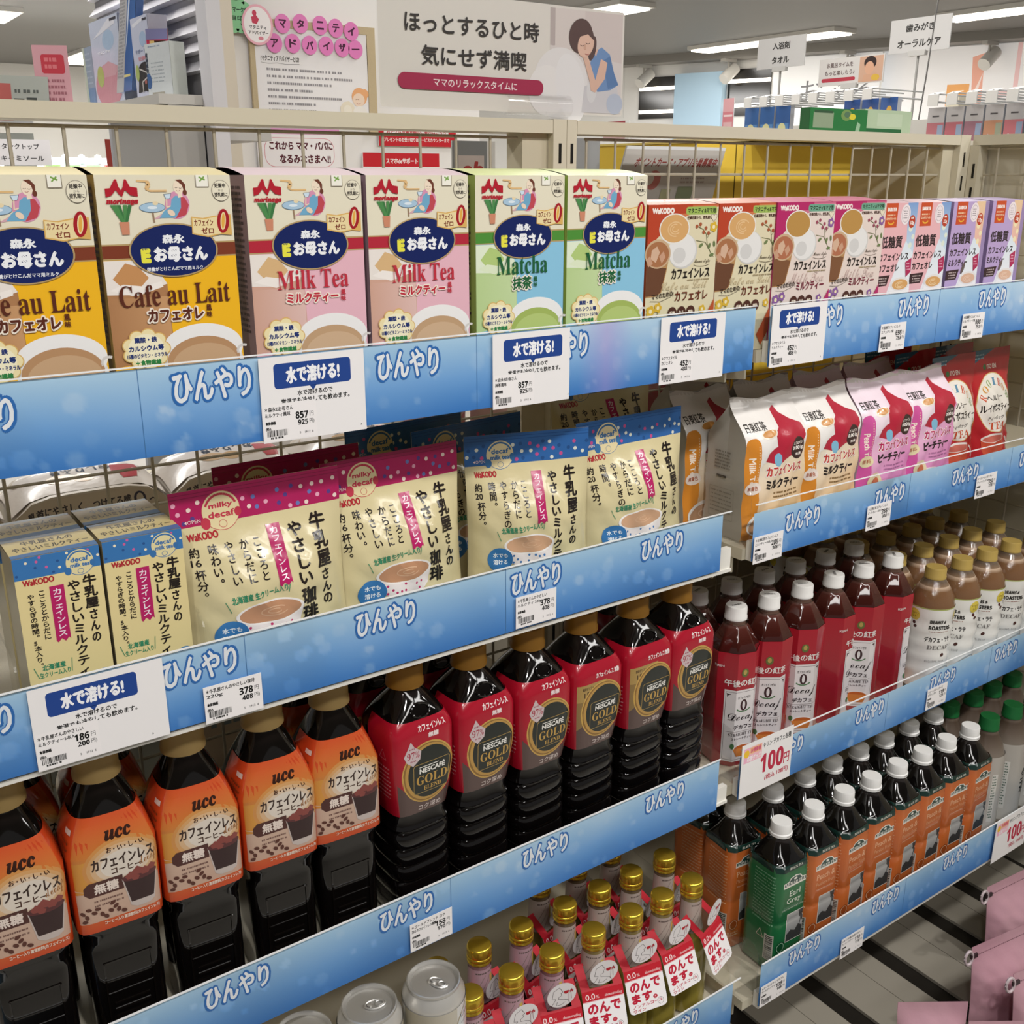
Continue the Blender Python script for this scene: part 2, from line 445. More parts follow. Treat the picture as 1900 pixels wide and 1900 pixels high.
# posters on the angled wall (flat prints)
def wall_print(name, s0, s1, z0, z1, draw, label, cat, d=0.012, mat=None):
    a = Art(); draw(a, (s1 - s0) * 1000, (z1 - z0) * 1000); g = G()
    wall_slab(g, s0, s1, z0, z1, 0.0, d - 0.002, 'f2f1ef')
    g.art(a, lambda u, v, h: wp(s0 + u / 1000, z1 - v / 1000, d + h), dz=0.0002)
    return tag(g.build(name, mat or LIT, smooth=False), label, cat)
def d1(a, w, h):
    a.rect(0, 0, w, h, 'f3f3f4'); a.rect(70, 0, 76, h, 'c9c9cc'); a.t('おふろ', 300, 230, 1050, 430, '7a7a7c')
wall_print('bath_poster', 1.74, 2.84, 0.3, 1.16, d1, 'white bath corner panel with grey lettering on the side wall', 'poster')
def d2(a, w, h):
    a.rect(0, 0, w, h, 'f4f2f2'); a.hgrad(0, 0, 250, h, 'dfe3ea', 'f4f2f2')
    a.rect(620, 330, 820, 520, 'eeae6c')
    a.poly([(820, 100), (960, 60), (1010, 150), (930, 230), (940, 500), (900, 820), (800, 820), (850, 480), (830, 240)], 'eeb09b')
    a.poly([(930, 230), (700, 820), (820, 820)], 'f4ddd6')
    a.rect(1200, 0, 1240, 420, 'f1c9c8'); a.rect(1080, 400, 1240, 460, 'f1c9c8'); a.ell(1180, 760, 260, 260, 'fbf7f4')
wall_print('bath_photo_panel', 2.86, 4.4, 0.3, 1.16, d2, 'large pale wall photo with an orange bottle and arm', 'poster')

# ================================================================ the gondola
ZS = [-0.183, -0.418, -0.741, -1.037]         # shelf surfaces, below the camera
YS = [0.0, 0.0, 0.0, -0.056]                  # front edge of each shelf
SH = [0.067, 0.068, 0.071, 0.067]             # height of the strips
ST = [-0.1335, -0.362, -0.685, -0.976]        # their upper edges
UX = [(-0.0225, 0.8775), (0.8775, 1.7775)]
SX = [[(-0.02, 0.869), (-0.02, 0.839), (-0.02, 0.861), (-0.02, 0.853)],
      [(0.8935, 1.70), (0.891, 1.70), (0.898, 1.70), (0.905, 1.70)]]

def slots(g, x, y, z0, z1, w=0.004, along='x'):
    z = z1 - 0.028
    while z > z0:
        if along == 'x': g.box(x - w / 2, x + w / 2, y - 0.0008, y, z - 0.024, z, '17140f')
        else: g.box(y - 0.0008, y, x - w / 2, x + w / 2, z - 0.024, z, '17140f')
        z -= 0.0395
def wire_grid(parent, x0, x1, y, z0, z1, px, pz, along='x'):
    g = G(); r = 0.0019
    def P(a, z, o=0): return (a, y + o, z) if along == 'x' else (y + o, a, z)
    z = z1
    while z > z0: g.rod(P(x0, z), P(x1, z), r, 'b3aa98'); z -= pz
    x = x0
    while x <= x1 + 1e-6: g.rod(P(x, z0, -0.0036), P(x, z1 + 0.001, -0.0036), r, 'b3aa98'); x += px
    g.build('wire_grid', WIRE, parent)
for u, (x0, x1) in enumerate(UX):
    e = empty('gondola_frame', ((x0 + x1) / 2, 0.37, 0), 0,
              ['ivory shelf frame with wire back behind the coffee and milk tea boxes', 'ivory shelf frame with wire back in front of the yellow box'][u], 'shelving frame', 'ivory gondola frames')
    cx = (x0 + x1) / 2
    def loc(o): o.location.x -= cx; o.location.y -= 0.37; return o
    ztop = H + 0.069
    for side in (0, 1):
        g = G(); px = (x0, x0 + 0.0165) if side == 0 else (x1 - (0.022 if u == 0 else 0.03), x1)
        g.box(px[0] + 0.0004, px[1] - 0.0004, 0.344, 0.40, 0.0, ztop + 0.001, IVORY)
        slots(g, (px[0] + px[1]) / 2, 0.344, 0.1, ztop)
        loc(g.build('post', METAL, e, smooth=False))
        if side == 1:
            g = G(); g.box(x1 - 0.062, px[0], 0.356, 0.39, 0.0, ztop - 0.016, IVORY2); loc(g.build('post_cover', METAL, e, smooth=False))
    g = G(); g.box(x0 + 0.017, x1 - (0.0225 if u == 0 else 0.0305), 0.344, 0.40, ztop - 0.016, ztop, IVORY); loc(g.build('top_rail', METAL, e, smooth=False))
    xa, xb = (0.015, x1 - 0.066) if u == 0 else (0.9215, x1 - 0.05)
    e2 = wire_grid(e, xa, xb, 0.362, 0.25, H + 0.0475, 0.0502, 0.0440)
    o = e.children[-1]; loc(o)
    g = G()                                                          # solid ivory strip between grid and post
    g.box(x0 + 0.02, x1 - 0.03, 0.39, 0.396, 0.0, 0.16, IVORY2); loc(g.build('base_panel', METAL, e, smooth=False))
# the return unit: stands at a right angle and closes the corner
e = empty('corner_frame', (1.77, -0.1, 0), 0, 'ivory shelf frame turned square to the others at the far right corner', 'shelving frame')
def loc2(o): o.location.x -= 1.77; o.location.y += 0.1; return o
g = G(); g.box(1.778, 1.83, -0.6, 0.34, H + 0.053, H + 0.07, IVORY); loc2(g.build('top_rail', METAL, e, smooth=False))
g = G(); g.box(1.81, 1.83, -0.6, 1.4, 0.0, H + 0.053, 'cfc8b6'); loc2(g.build('back_panel', METAL, e, smooth=False))
g = G(); g.box(1.778, 1.805, 0.326, 0.3435, 0.0, H + 0.0525, IVORY); slots(g, 0.333, 1.778, 0.2, H + 0.05, 0.004, 'y'); loc2(g.build('post', METAL, e, smooth=False))
wire_grid(e, -0.55, 0.32, 1.79, 0.25, H + 0.0475, 0.0528, 0.0440, 'y'); loc2(e.children[-1])

# shelves: board with a rolled front and a white plastic rail that carries the printed strips
LV = ['top', 'second', 'third', 'fourth']
WHAT = [['the tall milk drink boxes', 'the cream pouches', 'the iced coffee bottles', 'the wine bottles and cans'],
        ['the pink and lilac cartons', 'the tea bags in packs', 'the red tea bottles', 'the black tea bottles']]
for u, (x0, x1) in enumerate(UX):
    for k in range(4):
        z = H + ZS[k]; y = YS[k]
        e = empty('store_shelf', ((x0 + x1) / 2, y, z), 0, 'ivory shelf board carrying %s' % WHAT[u][k], 'shelf', 'ivory gondola shelves')
        cx = (x0 + x1) / 2; w = (x1 - x0) / 2 - 0.012
        g = G(); g.box(-w, w, 0.012, 0.338 - y, -0.0145, -0.0005, IVORY); g.build('board', METAL, e, smooth=False)
        g = G(); a, b = SX[u][k]
        xe = (b + (0.022 if k in (1, 2) and u == 0 else -0.004)) - cx
        lo = -0.0185 if k == 1 and u == 0 else -0.0140; g.box(a - cx + 0.004, xe, 0.0035, 0.011, lo, 0.010, 'eae7df'); g.box(a - cx + 0.004, xe, 0.0015, 0.0035, lo, lo + 0.004, 'eae7df')
        o = g.build('price_rail', CAPM, e, smooth=False)
        for sx in (-1, 1):
            g = G(); g.loft([[(sx * (w - 0.004) + dx, 0.03, -0.015), (sx * (w - 0.004) + dx, 0.338 - y, -0.015), (sx * (w - 0.004) + dx, 0.338 - y, -0.075), (sx * (w - 0.004) + dx, 0.03, -0.036)] for dx in (-0.0015, 0.0015)], IVORY)
            g.build('bracket', METAL, e, smooth=False)

# printed strips: pale blue with soft spots of light and the word in white
rs = random.Random(11)
def strip_mesh(x0, x1, h, words, joints, seed, pink=None):
    """origin at upper left corner; u along x"""
    rd = random.Random(seed); W = x1 - x0; g = G()
    spots = [(rd.uniform(0, W), rd.uniform(0.008, h - 0.002), rd.uniform(0.0025, 0.0075), rd.uniform(0.06, 0.24)) for _ in range(int(W * 95))]
    big = [(rd.uniform(0, W), rd.uniform(0, h), rd.uniform(0.02, 0.06), rd.uniform(-0.12, 0.16)) for _ in range(int(W * 26))]
    nx, nz = int(W / 0.0028), 24
    c0, c1, c2 = (0.70, 0.845, 0.95), (0.47, 0.68, 0.905), (0.24, 0.495, 0.795)
    cols = []; vs = []
    for j in range(nz + 1):
        for i in range(nx + 1):
            x = W * i / nx; zz = h * j / nz; t = zz / h
            c = [a + (b - a) * min(t * 1.9, 1) for a, b in zip(c0, c1)] if t < 0.52 else [a + (b - a) * (t - 0.52) / 0.48 for a, b in zip(c1, c2)]
            k = 0
            for sx, sz, r, am in big:
                d = ((x - sx) ** 2 + (zz - sz) ** 2) / (r * r)
                if d < 4: k += am * math.exp(-d * 1.2)
            for sx, sz, r, am in spots:
                d = math.hypot(x - sx, zz - sz) / r
                if d < 1.15: k += am * (0.75 if d < 0.95 else 0.4)
            c = [min(max(a + (1 - a) * k if k > 0 else a * (1 + k * 0.9), 0), 0.97) for a in c]
            if pink:
                q = max(0, 1 - abs((x - pink) / 0.035)) * 0.45
                c = [c[0] + (0.78 - c[0]) * q, c[1] + (0.62 - c[1]) * q, c[2] + (0.88 - c[2]) * q]
            cols.append(tuple(lin(a) for a in c) + (1,)); vs.append((x, 0, -zz))
    g.add(vs, [(j * (nx + 1) + i, (j + 1) * (nx + 1) + i, (j + 1) * (nx + 1) + i + 1, j * (nx + 1) + i + 1) for j in range(nz) for i in range(nx)], cols)
    a = Art()
    for j in joints: a.rect((j - x0) * 1000 - 0.25, 0, (j - x0) * 1000 + 0.25, h * 1000, '4a7fb5')
    for (xa, xb, zt) in words:
        u0, u1 = (xa - x0) * 1000, (xb - x0) * 1000
        a.t('ひんやり', u0 - 1.3, zt - 1.3, u1 + 1.3, zt + 27.3, '2f6fba', b=2.1)
        a.t('ひんやり', u0 + 0.8, zt + 0.8, u1 - 0.8, zt + 25.2, 'f2f6fb', b=0.7)
    g.art(a, lambda u, v, hh: (u / 1000, -0.0002 - hh, -v / 1000))
    return g
STRIPS = [
  (0, 0, [(0.065, 0.127, 8), (0.236, 0.299, 4), (0.408, 0.47, 5), (0.575, 0.637, 5)], [0.212, 0.509, 0.806], 0.66),
  (0, 1, [(0.033, 0.095, 5), (0.205, 0.268, 5), (0.377, 0.439, 5), (0.546, 0.608, 5), (0.716, 0.778, 5)], [0.275, 0.54], None),
  (0, 2, [(0.04, 0.10, 5), (0.21, 0.272, 5), (0.387, 0.449, 5), (0.561, 0.624, 5), (0.739, 0.802, 5)], [0.47], None),
  (0, 3, [(0.39, 0.452, 5), (0.56, 0.622, 5), (0.73, 0.792, 5)], [0.5], None),
  (1, 0, [(0.955, 1.017, 5), (1.122, 1.184, 5), (1.293, 1.356, 5)], [1.205, 1.5], None),
  (1, 1, [(0.947, 1.01, 9), (1.118, 1.18, 9), (1.287, 1.35, 9), (1.455, 1.517, 9)], [1.19, 1.432], None),
  (1, 2, [(0.958, 1.02, 5), (1.129, 1.192, 5), (1.302, 1.366, 5), (1.472, 1.535, 5)], [1.2, 1.46], None),
  (1, 3, [(0.96, 1.024, 5), (1.137, 1.2, 5), (1.31, 1.373, 5)], [1.215, 1.47], None)]
WB = [['the tall milk drink boxes', 'the small boxes and cream pouches', 'the large iced coffee bottles', 'the wine bottles'],
      ['the pink and lilac cartons', 'the tea packs with red print', 'the red labelled tea bottles', 'the green and orange tea bottles']]
for (u, k, words, joints, pink) in STRIPS:
    x0, x1 = SX[u][k]; h = SH[k]
    e = empty('shelf_strip', (x0, YS[k] - 0.0012, H + ST[k]), 0, 'pale blue printed shelf strip below %s' % WB[u][k], 'shelf strip', 'pale blue shelf strips')
    off = 0.009 if (u, k) in ((1, 1), (1, 2)) else 0.0
    words = [(a, b, z) for a, b, z in words]
    o = strip_mesh(x0, x1, h - off, [(a, b, z - off * 0) for a, b, z in words], joints, 31 * u + 7 * k + 5, pink and pink - x0).build('printed_strip', PAPER, e, smooth=False)
    o.location = (0, 0.0, -off)
    g = G(); xx = x1 - x0 - 0.001 + (0.012 if (u, k) in ((0, 1), (0, 3)) else 0); g.quad((0, -0.0013, -h - 0.001), (xx, -0.0013, -h - 0.001), (xx, -0.0013, 0.0012), (0, -0.0013, 0.0012), 'ffffff', 0)
    g.box(0, x1 - x0 + (0.012 if (u, k) in ((0, 1), (0, 3)) else 0), -0.0022, -0.0004, 0.0012, 0.0022, 'f0f2f4', 1)
    g.build('clear_holder', [CLEAR, CAPM], e, smooth=False)

# clear end stops that keep the goods on the shelf ends
def end_stop(x, k, label, hgt=0.075, dep=0.30):
    n = 7; y0 = YS[k] + 0.012; g = G()
    prof = [(0.0, 0.0)] + [(0.02 - 0.02 * math.cos(i * PI / 2 / n), hgt - 0.02 + 0.02 * math.sin(i * PI / 2 / n)) for i in range(n + 1)] + [(dep, hgt), (dep, 0.0)]
    g.loft([[(dx, p[0], p[1]) for p in prof] for dx in (-0.0008, 0.0008)], 'ffffff')
    g.box(-0.0008, 0.03, 0.0, dep, -0.0004, 0.0006, 'ffffff')
    o = g.build('end_stop', CLEAR, None, smooth=False); o.location = (x, y0, H + ZS[k] + 0.001)
    tag(o, label, 'shelf divider', 'clear shelf end stops')
end_stop(0.9, 1, 'clear plastic end stop beside the white milk tea packs')
end_stop(0.905, 2, 'clear plastic end stop beside the first red tea bottle')
end_stop(0.915, 3, 'clear plastic end stop left of the green tea bottle')
end_stop(0.862, 3, 'clear plastic end stop right of the last wine bottle')
end_stop(0.1035, 1, 'clear plastic end stop left of the small cream boxes')
end_stop(0.2475, 1, 'clear plastic end stop between the small boxes and pink pouches')
end_stop(0.4145, 2, 'clear plastic end stop between the orange and red coffee labels')

# ---------------------------------------------------------------- cards in the strips
def price_block(a, x, y, name1, name2, price, tax, seed, s=1.0, w=50):
    """the little printed price sticker, 50 x 33 mm"""
    a.rect(x, y, x + 50 * s, y + 33 * s, 'f4f0f0')
    f = lambda q: q * s
    a.t('＊' + name1, x + f(2), y + f(2.6), x + f(min(44, 3.2 * len(name1) + 6)), y + f(6.6), '141414', b=0.1)
    if name2: a.t(name2, x + f(2), y + f(7.8), x + f(min(31, 3.2 * len(name2) + 3)), y + f(11.6), '141414', b=0.1)
    a.t(sans(price), x + f(30), y + f(9), x + f(42), y + f(15.5), '0c0c0c', b=0.15); a.t('円', x + f(43.5), y + f(10), x + f(47), y + f(14.2), '141414')
    a.t('本体価格', x + f(2), y + f(15), x + f(11.5), y + f(18.2), '141414', b=0.18)
    a.t(sans(tax), x + f(32), y + f(16.4), x + f(41.6), y + f(21), '0c0c0c', b=0.1); a.t('円)', x + f(43), y + f(16.6), x + f(47.5), y + f(21), '141414')
    a.t('(税込', x + f(2), y + f(20), x + f(7), y + f(23.2), '141414', b=0.1)
    a.barcode(x + f(3), y + f(23), x + f(22), y + f(28.5), seed=seed); a.lines(x + f(6), y + f(29), x + f(19), 1, 2, f(1.6), '3a3a3a', seed)
    a.t('5    1912  6', x + f(33), y + f(27), x + f(46), y + f(29), '4a4a4a')
def big_card(n1, n2, p, t, seed, w=91.5):
    a = Art(); a.rect(0, 0, w, 68, 'f1eeee')
    a.pill(12, 5.5, 79, 25.5, 3, '23458f'); a.poly([(42, 25.2), (48, 25.2), (45, 29.5)], '23458f', True)
    a.t('水で溶ける!', 22, 8.2, 69, 22.2, 'f7f7fa', b=0.65)
    a.t('水で溶けるので', 31, 28, 62, 32.6, '1c1c1c', b=0.15); a.t('常温でも冷やしても飲めます。', 17, 33.8, 77, 38.6, '1c1c1c', b=0.15)
    price_block(a, 0.5, 37, n1, n2, p, t, seed, 0.92); a.t('A', 86, 62, 87.2, 63.8, '444444')
    return a, w, 68
def small_card(n1, n2, p, t, seed):
    a = Art(); price_block(a, 0, 0, n1, n2, p, t, seed); return a, 50, 33.5
def yen_card():
    a = Art(); a.rect(0, 0, 96, 76, 'f3f0ef')
    a.hgrad(4, 6, 37, 27, 'f2b6cf', 'f5bfc6'); a.rect(15, 7, 36, 16, 'f4c08c'); a.ell(9, 14, 5, 5.5, 'f3c53e')
    a.t('お得情報', 16, 8, 35, 15, 'd8607e', b=0.3); a.t('応援グッズ', 10, 18, 36, 26, 'fbeef2', b=0.3)
    a.t('キリン デカフェ各種', 39, 7, 92, 15.5, '3a3a3a', b=0.15)
    a.t(sans('100'), 36, 24, 80, 52, 'c0304a', b=0.5); a.t('円', 80.5, 36, 91.5, 51.5, 'c0304a', b=0.3)
    a.t('(税込 108円)', 46, 56.5, 91, 65.5, 'c0304a', b=0.2)
    return a, 96, 76
def put_card(spec, x, ztop, y, label, group, cat='price card', tilt=0):
    a, w, h = spec; g = G()
    g.box(0, w / 1000, -0.0003, 0.0001, -h / 1000, 0, 'f0eeee'); g.art(a, lambda u, v, hh: (u / 1000, -0.0004 - hh, -v / 1000))
    o = g.build('price_card', PAPER, None, smooth=False); o.location = (x, y - 0.0034, H + ztop); o.rotation_euler = (0, tilt, 0)
    return tag(o, label, cat, group)
BC, SM = 'large white price cards', 'small white price stickers'
put_card(big_card('森永Eお母さん', 'ミルクティ風味', '857', '925', 1), 0.304, -0.1345, 0, 'large white card under the left pink milk tea box', BC)
put_card(big_card('森永Eお母さん', '抹茶風味', '857', '925', 2, 88), 0.5245, -0.1345, 0, 'large white card under the left green matcha box', BC)
put_card(big_card('ママスタイル', 'カフェオレ', '452', '488', 3), 0.729, -0.1345, 0, 'large white card under the red cafe au lait cartons', BC)
put_card(big_card('ママスタイル', 'ミルクティー', '452', '488', 4), 0.8935, -0.1335, 0, 'large white card under the magenta milk tea cartons', BC)
put_card(big_card('牛乳屋さんのやさしい', 'ミルクティー5本入', '186', '200', 5, 100), 0.106, -0.3625, 0, 'large white card below the small cream boxes', BC)
put_card(small_card('低糖質カフェインレス', 'カフェオレ7袋', '698', '753', 6), 1.088, -0.1685, 0, 'small price sticker reading 698 under the two pink cartons', SM)
put_card(small_card('低糖質カフェインレス', 'ミルクティー7袋', '698', '753', 7), 1.258, -0.1685, 0, 'small price sticker reading 698 under the two lilac cartons', SM)
put_card(small_card('牛乳屋さんのやさしい珈琲', '220g', '378', '408', 8), 0.236, -0.3985, 0, 'small price sticker reading 378 under the left pink pouch', SM)
put_card(small_card('牛乳屋さんのやさしい', 'ミルクティ 240g', '378', '408', 9), 0.5505, -0.394, 0, 'small price sticker reading 378 under the left blue pouch', SM)
put_card(small_card('日東紅茶カフェインレス', 'ミルクティー10本入', '286', '308', 10), 0.8915, -0.4, 0, 'small price sticker reading 286 at the left strip end', SM)
put_card(small_card('日東紅茶カフェインレス', 'ピーチティー10本入', '286', '308', 11), 1.101, -0.4, 0, 'small price sticker reading 286 under the pink peach tea packs', SM)
put_card(small_card('ヘルシールイボスティー', 'ティーバッグ14P', '350', '378', 12), 1.345, -0.4, 0, 'small price sticker reading 350 under the red rooibos pouches', SM)
put_card(small_card('ゴールドブレンド コク', '深めカフェインレス無糖', '158', '170', 13), 0.4195, -0.7195, 0, 'small price sticker reading 158 under the red labelled coffee bottles', SM)
put_card(small_card('ビーンズロースターズ', 'デカフェラテ', '119', '128', 14), 1.294, -0.7185, 0, 'small price sticker reading 119 below the cafe latte bottles', SM)
put_card(small_card('アーマッドティ デカフェ', 'アールグレイティー', '138', '148', 15), 0.9055, -1.0105, -0.056, 'small price sticker reading 138 under the green tea bottle', SM)
put_card(small_card('キリン午後の紅茶 デカフェ', 'ストレートティー', '110', '118', 16), 1.0705, -1.0155, -0.056, 'small price sticker reading 110 under the orange tea bottles', SM)
YC = 'hundred yen cards'
put_card(yen_card(), 0.896, -0.676, -0.002, 'white card with red 100 yen under the red tea bottles', YC)
put_card(yen_card(), 1.443, -0.972, -0.058, 'white card with red 100 yen at the right edge, lowest strip', YC)

# base deck: steel planks with dark gaps, on a plinth
e = empty('base_deck', (1.3, 0, 0.16), 0, 'grey steel base deck of planks below the black tea bottles', 'shelf base')
dz = H - 1.24
xs = [-0.02] + [0.135 + 0.15 * i for i in range(8)] + [1.335, 1.488, 1.61, 1.765]
g = G(); g.box(-0.02, 1.765, -0.30, 0.34, 0.0, dz - 0.006, '24211d'); o = g.build('plinth', METAL, e, smooth=False); o.location = (-1.3, 0, -0.16)
for a, b in zip(xs, xs[1:]):
    g = G(); g.box(a + 0.018, b - 0.018, -0.30, 0.338, dz - 0.0055, dz, '9a9488')
    g.box((a + b) / 2 + 0.012, (a + b) / 2 + 0.0128, -0.30, 0.338, dz, dz + 0.0003, '5f5a50')
    o = g.build('plank', METAL, e, smooth=False); o.location = (-1.3, 0, -0.16)
# ================================================================ cartons on the top shelf
def carton(name, W, D, Hh, art, side, top, bulge=0.004, side_art=None, top_art=None, mat=None):
    g = G(); w = W / 2; r = 0.0008
    g.quad((-w, 0, 0), (w, 0, 0), (w, 0, Hh), (-w, 0, Hh), side); g.quad((w, D, 0), (-w, D, 0), (-w, D, Hh), (w, D, Hh), side)
    g.quad((-w, D, 0), (-w, 0, 0), (-w, 0, Hh), (-w, D, Hh), side); g.quad((w, 0, 0), (w, D, 0), (w, D, Hh), (w, 0, Hh), side)
    g.quad((-w, D, 0), (w, D, 0), (w, 0, 0), (-w, 0, 0), side)
    n = 6; ys = [D * i / n for i in range(n + 1)]
    zz = [Hh + bulge * math.sin(PI * min(y / D * 0.62, 1)) for y in ys]
    g.add([(sx * w, y, z) for y, z in zip(ys, zz) for sx in (-1, 1)], [(2 * i, 2 * i + 1, 2 * i + 3, 2 * i + 2) for i in range(n)], top)
    g.quad((-w + 0.001, D - 0.001, Hh - 0.002), (w - 0.001, D - 0.001, Hh - 0.002), (w - 0.001, D - 0.001, zz[-1]), (-w + 0.001, D - 0.001, zz[-1]), '2a2623')
    g.art(art, lambda u, v, h: (u / 1000 - w, -0.0003 - h, Hh - v / 1000), clip=Hh * 1000)
    if side_art: g.art(side_art, lambda u, v, h: (-w - 0.0003 - h, D - u / 1000, Hh - v / 1000), clip=Hh * 1000)
    if top_art:
        def ft(u, v, h):
            y = D - v / 1000; return (u / 1000 - w, y, Hh + bulge * math.sin(PI * min(max(y, 0) / D * 0.62, 1)) + 0.0003 + h)
        g.art(top_art, ft, vl=[D * 1000 * i / n for i in range(1, n)])
    return g.build(name, mat or CARD, smooth=False)

def lady(a, x, y):
    """small drawing of a seated lady with a cup, about 30 mm wide"""
    a.ell(x + 14, y + 21, 9, 10, 'd795b4', rot=20); a.poly([(x + 2, y + 30), (x + 6, y + 24), (x + 2, y + 27), (x - 5, y + 31)], 'd3a9b2')
    a.poly([(x, y + 30), (x + 4, y + 25), (x + 9, y + 22), (x + 10, y + 17), (x + 13, y + 14.5), (x + 18, y + 15), (x + 18, y + 22), (x + 12, y + 30)], '71aacb')
    a.poly([(x + 17, y + 15), (x + 20, y + 16), (x + 22.5, y + 21), (x + 20, y + 28), (x + 12, y + 30.5), (x + 16.5, y + 23)], 'bf4a55')
    a.poly([(x + 15, y + 12), (x + 18, y + 12), (x + 18.5, y + 15.5), (x + 15, y + 16)], 'f1dfc9')
    a.ell(x + 16, y + 8.5, 3.9, 5, 'f1dfc9'); a.poly([(x + 14, y + 3.4), (x + 18, y + 3), (x + 21, y + 6.5), (x + 21, y + 10), (x + 19.6, y + 11), (x + 18.6, y + 7)], '6d3b2c')
    a.ell(x + 20.3, y + 12.2, 1.6, 2, '6d3b2c'); a.arc(x + 14.2, y + 8.6, 0.9, 0.5, 0.25, '4a3028', 0, 180, 6); a.arc(x + 17.2, y + 8.9, 0.9, 0.5, 0.25, '4a3028', 0, 180, 6)
    a.arc(x + 15.4, y + 10.6, 1.1, 0.7, 0.25, 'a0403a', 0, 180, 6)
    a.poly([(x + 4.6, y + 13.4), (x + 10, y + 13), (x + 8.8, y + 16.4), (x + 6, y + 16.6)], 'cfe0ee'); a.line([(x + 4.6, y + 13.4), (x + 10, y + 13), (x + 8.8, y + 16.4), (x + 6, y + 16.6), (x + 4.6, y + 13.4)], 0.3, '5d6f82')
    a.line([(x + 6.5, y + 16.6), (x + 6, y + 22.6), (x + 9, y + 21.6)], 0.9, 'ecd4bd'); a.ell(x + 9, y + 26.4, 3, 2, 'ecd4bd', rot=35)
def milk_art(kind):
    bg, band, txt, cup, glass = {'cafe': ('f2b822', '7d3b26', '5a2a1c', 'b98f68', 'ad7d55'), 'milk': ('e7b6c3', 'b42a3c', 'bf3242', 'c3a07c', 'd1a592'), 'mat': ('8cc5e2', '4f8f3a', '1f6038', 'a5b862', 'b9d193')}[kind]
    a = Art(); a.rect(0, 0, 98.5, 200, 'e6dfc8'); a.rect(0, 58, 98.5, 200, bg)
    # the glass of drink behind the lettering
    a.poly([(0, 59), (24, 59), (30, 74), (44, 76), (45, 132), (0, 136)], glass)
    a.poly([(0, 59), (20, 59), (26, 66), (40, 70), (44, 77), (20, 84), (0, 83)], 'ece4dd' if kind != 'mat' else 'e2ecd4')
    a.poly([(5, 72), (15, 61), (24, 64), (31, 72), (24, 79), (10, 77)], {'cafe': 'c58f5c', 'milk': 'd9b483', 'mat': 'b3cc7e'}[kind])
    a.poly([(2, 80), (12, 76), (26, 78), (40, 75), (41, 79), (20, 85)], 'f3ece6' if kind != 'mat' else 'dfeacb')
    a.hgrad(0, 86, 44, 122, glass, {'cafe': 'c8996d', 'milk': 'e0bdb6', 'mat': 'c4d9a4'}[kind])
    a.rect(0, 47.5, 98.5, 58.6, 'b79c6b'); a.rect(0, 48.6, 98.5, 57.6, band)
    # cup
    a.ell(67, 142, 31.5, 32, 'e3dfdd', 40); a.ell(67, 126.5, 31.5, 18.5, 'f1efee', 44)
    a.ell(67, 136, 28.6, 18.5, cup, 40); a.ell(68, 139.5, 26, 16.5, {'cafe': 'c9a581', 'milk': 'd0b08f', 'mat': 'b7c97a'}[kind], 36)
    a.arc(99, 131, 5, 4, 2, 'd9d4d0', 150, 300, 10)
    # upper drawing
    lady(a, 43, 0); a.ell(38.5, 22.5, 9.2, 3.3, 'a9c6dc'); a.arc(38.5, 22.5, 9.2, 3.3, 0.35, '5f7f9b'); a.line([(38.5, 26), (39, 33)], 1.2, '9a8168'); a.ell(41, 19.6, 2, 1.4, 'e8d6b0'); a.ell(38.5, 22.6, 3.6, 1.1, 'dfeaf2')
    a.line([(29, 4), (37, 4.5), (36, 7), (35, 9.5), (38, 11), (50, 11)], 1.3, 'dfb983'); a.line([(36.5, 4.5), (37.5, 7), (35.5, 9.4)], 2.6, 'dfb983')
    a.rect(72, 0, 81.5, 8.4, 'f3f0e4'); a.line([(72, 0), (72, 8.4), (81.5, 8.4), (81.5, 0)], 0.5, '8a8070'); a.line([(74.5, 1.5), (79, 3.5)], 1.2, '7da650'); a.line([(78.5, 1.2), (75, 4.5)], 1.0, '7da650')
    a.ell(90.5, 11.2, 6.9, 7.6, '6a5f55', 30); a.ell(90.5, 11.2, 6.6, 7.3, 'e9e2cc', 30)
    a.t('妊娠中', 85.8, 5.8, 94.4, 9.2, '2d2622', b=0.12); a.t('から', 88.5, 10, 92.3, 11.8, '2d2622'); a.t('授乳期に', 85.4, 12.4, 95.6, 15.6, '2d2622', b=0.1)
    # plant and brand mark
    for i, (x0, y0, x1) in enumerate(((16, 33, 10), (17, 33, 14.5), (17.5, 33, 19), (18, 33, 22.5), (16.5, 33, 12.2))): a.poly([(x0, y0), (x1 - 1.2, 20.5), (x1 + 1.6, 20.5), (x0 + 2, y0)], ('4f8b50', '3d7744')[i % 2])
    a.poly([(14, 32.2), (21, 32.2), (20.4, 41), (15.2, 41)], 'cd8a6d')
    M = 'b31f2f'
    a.poly([(6.5, 9.2), (10, 9), (13.6, 3), (15, 3), (16, 8), (17.6, 10.5), (19, 8.2), (20.4, 3), (21.6, 3), (24, 8), (29, 8.8), (29, 14.8), (24, 14), (20.2, 10.2), (17.8, 15), (15.6, 13), (13.8, 10.2), (10.6, 14), (6.5, 15.2)], M)
    a.t(bital('morinaga'), 6.4, 15.8, 29, 20.8, M, b=0.25)
    # oval
    a.ell(51.5, 53, 33, 19.4, 'b59a6a', 48); a.ell(51.5, 53, 31.8, 18.4, '14235e', 48)
    a.t('森永', 43, 41.4, 59.8, 48.2, 'eef0f4', b=0.42); a.t('E', 26.8, 51, 34, 61.6, 'e9e44a', b=1.1); a.t('いい', 28, 51, 31.8, 52.4, '14235e', b=0.15)
    a.t('お母さん', 36, 50.2, 76.6, 61.4, 'f2f3f6', b=0.75)
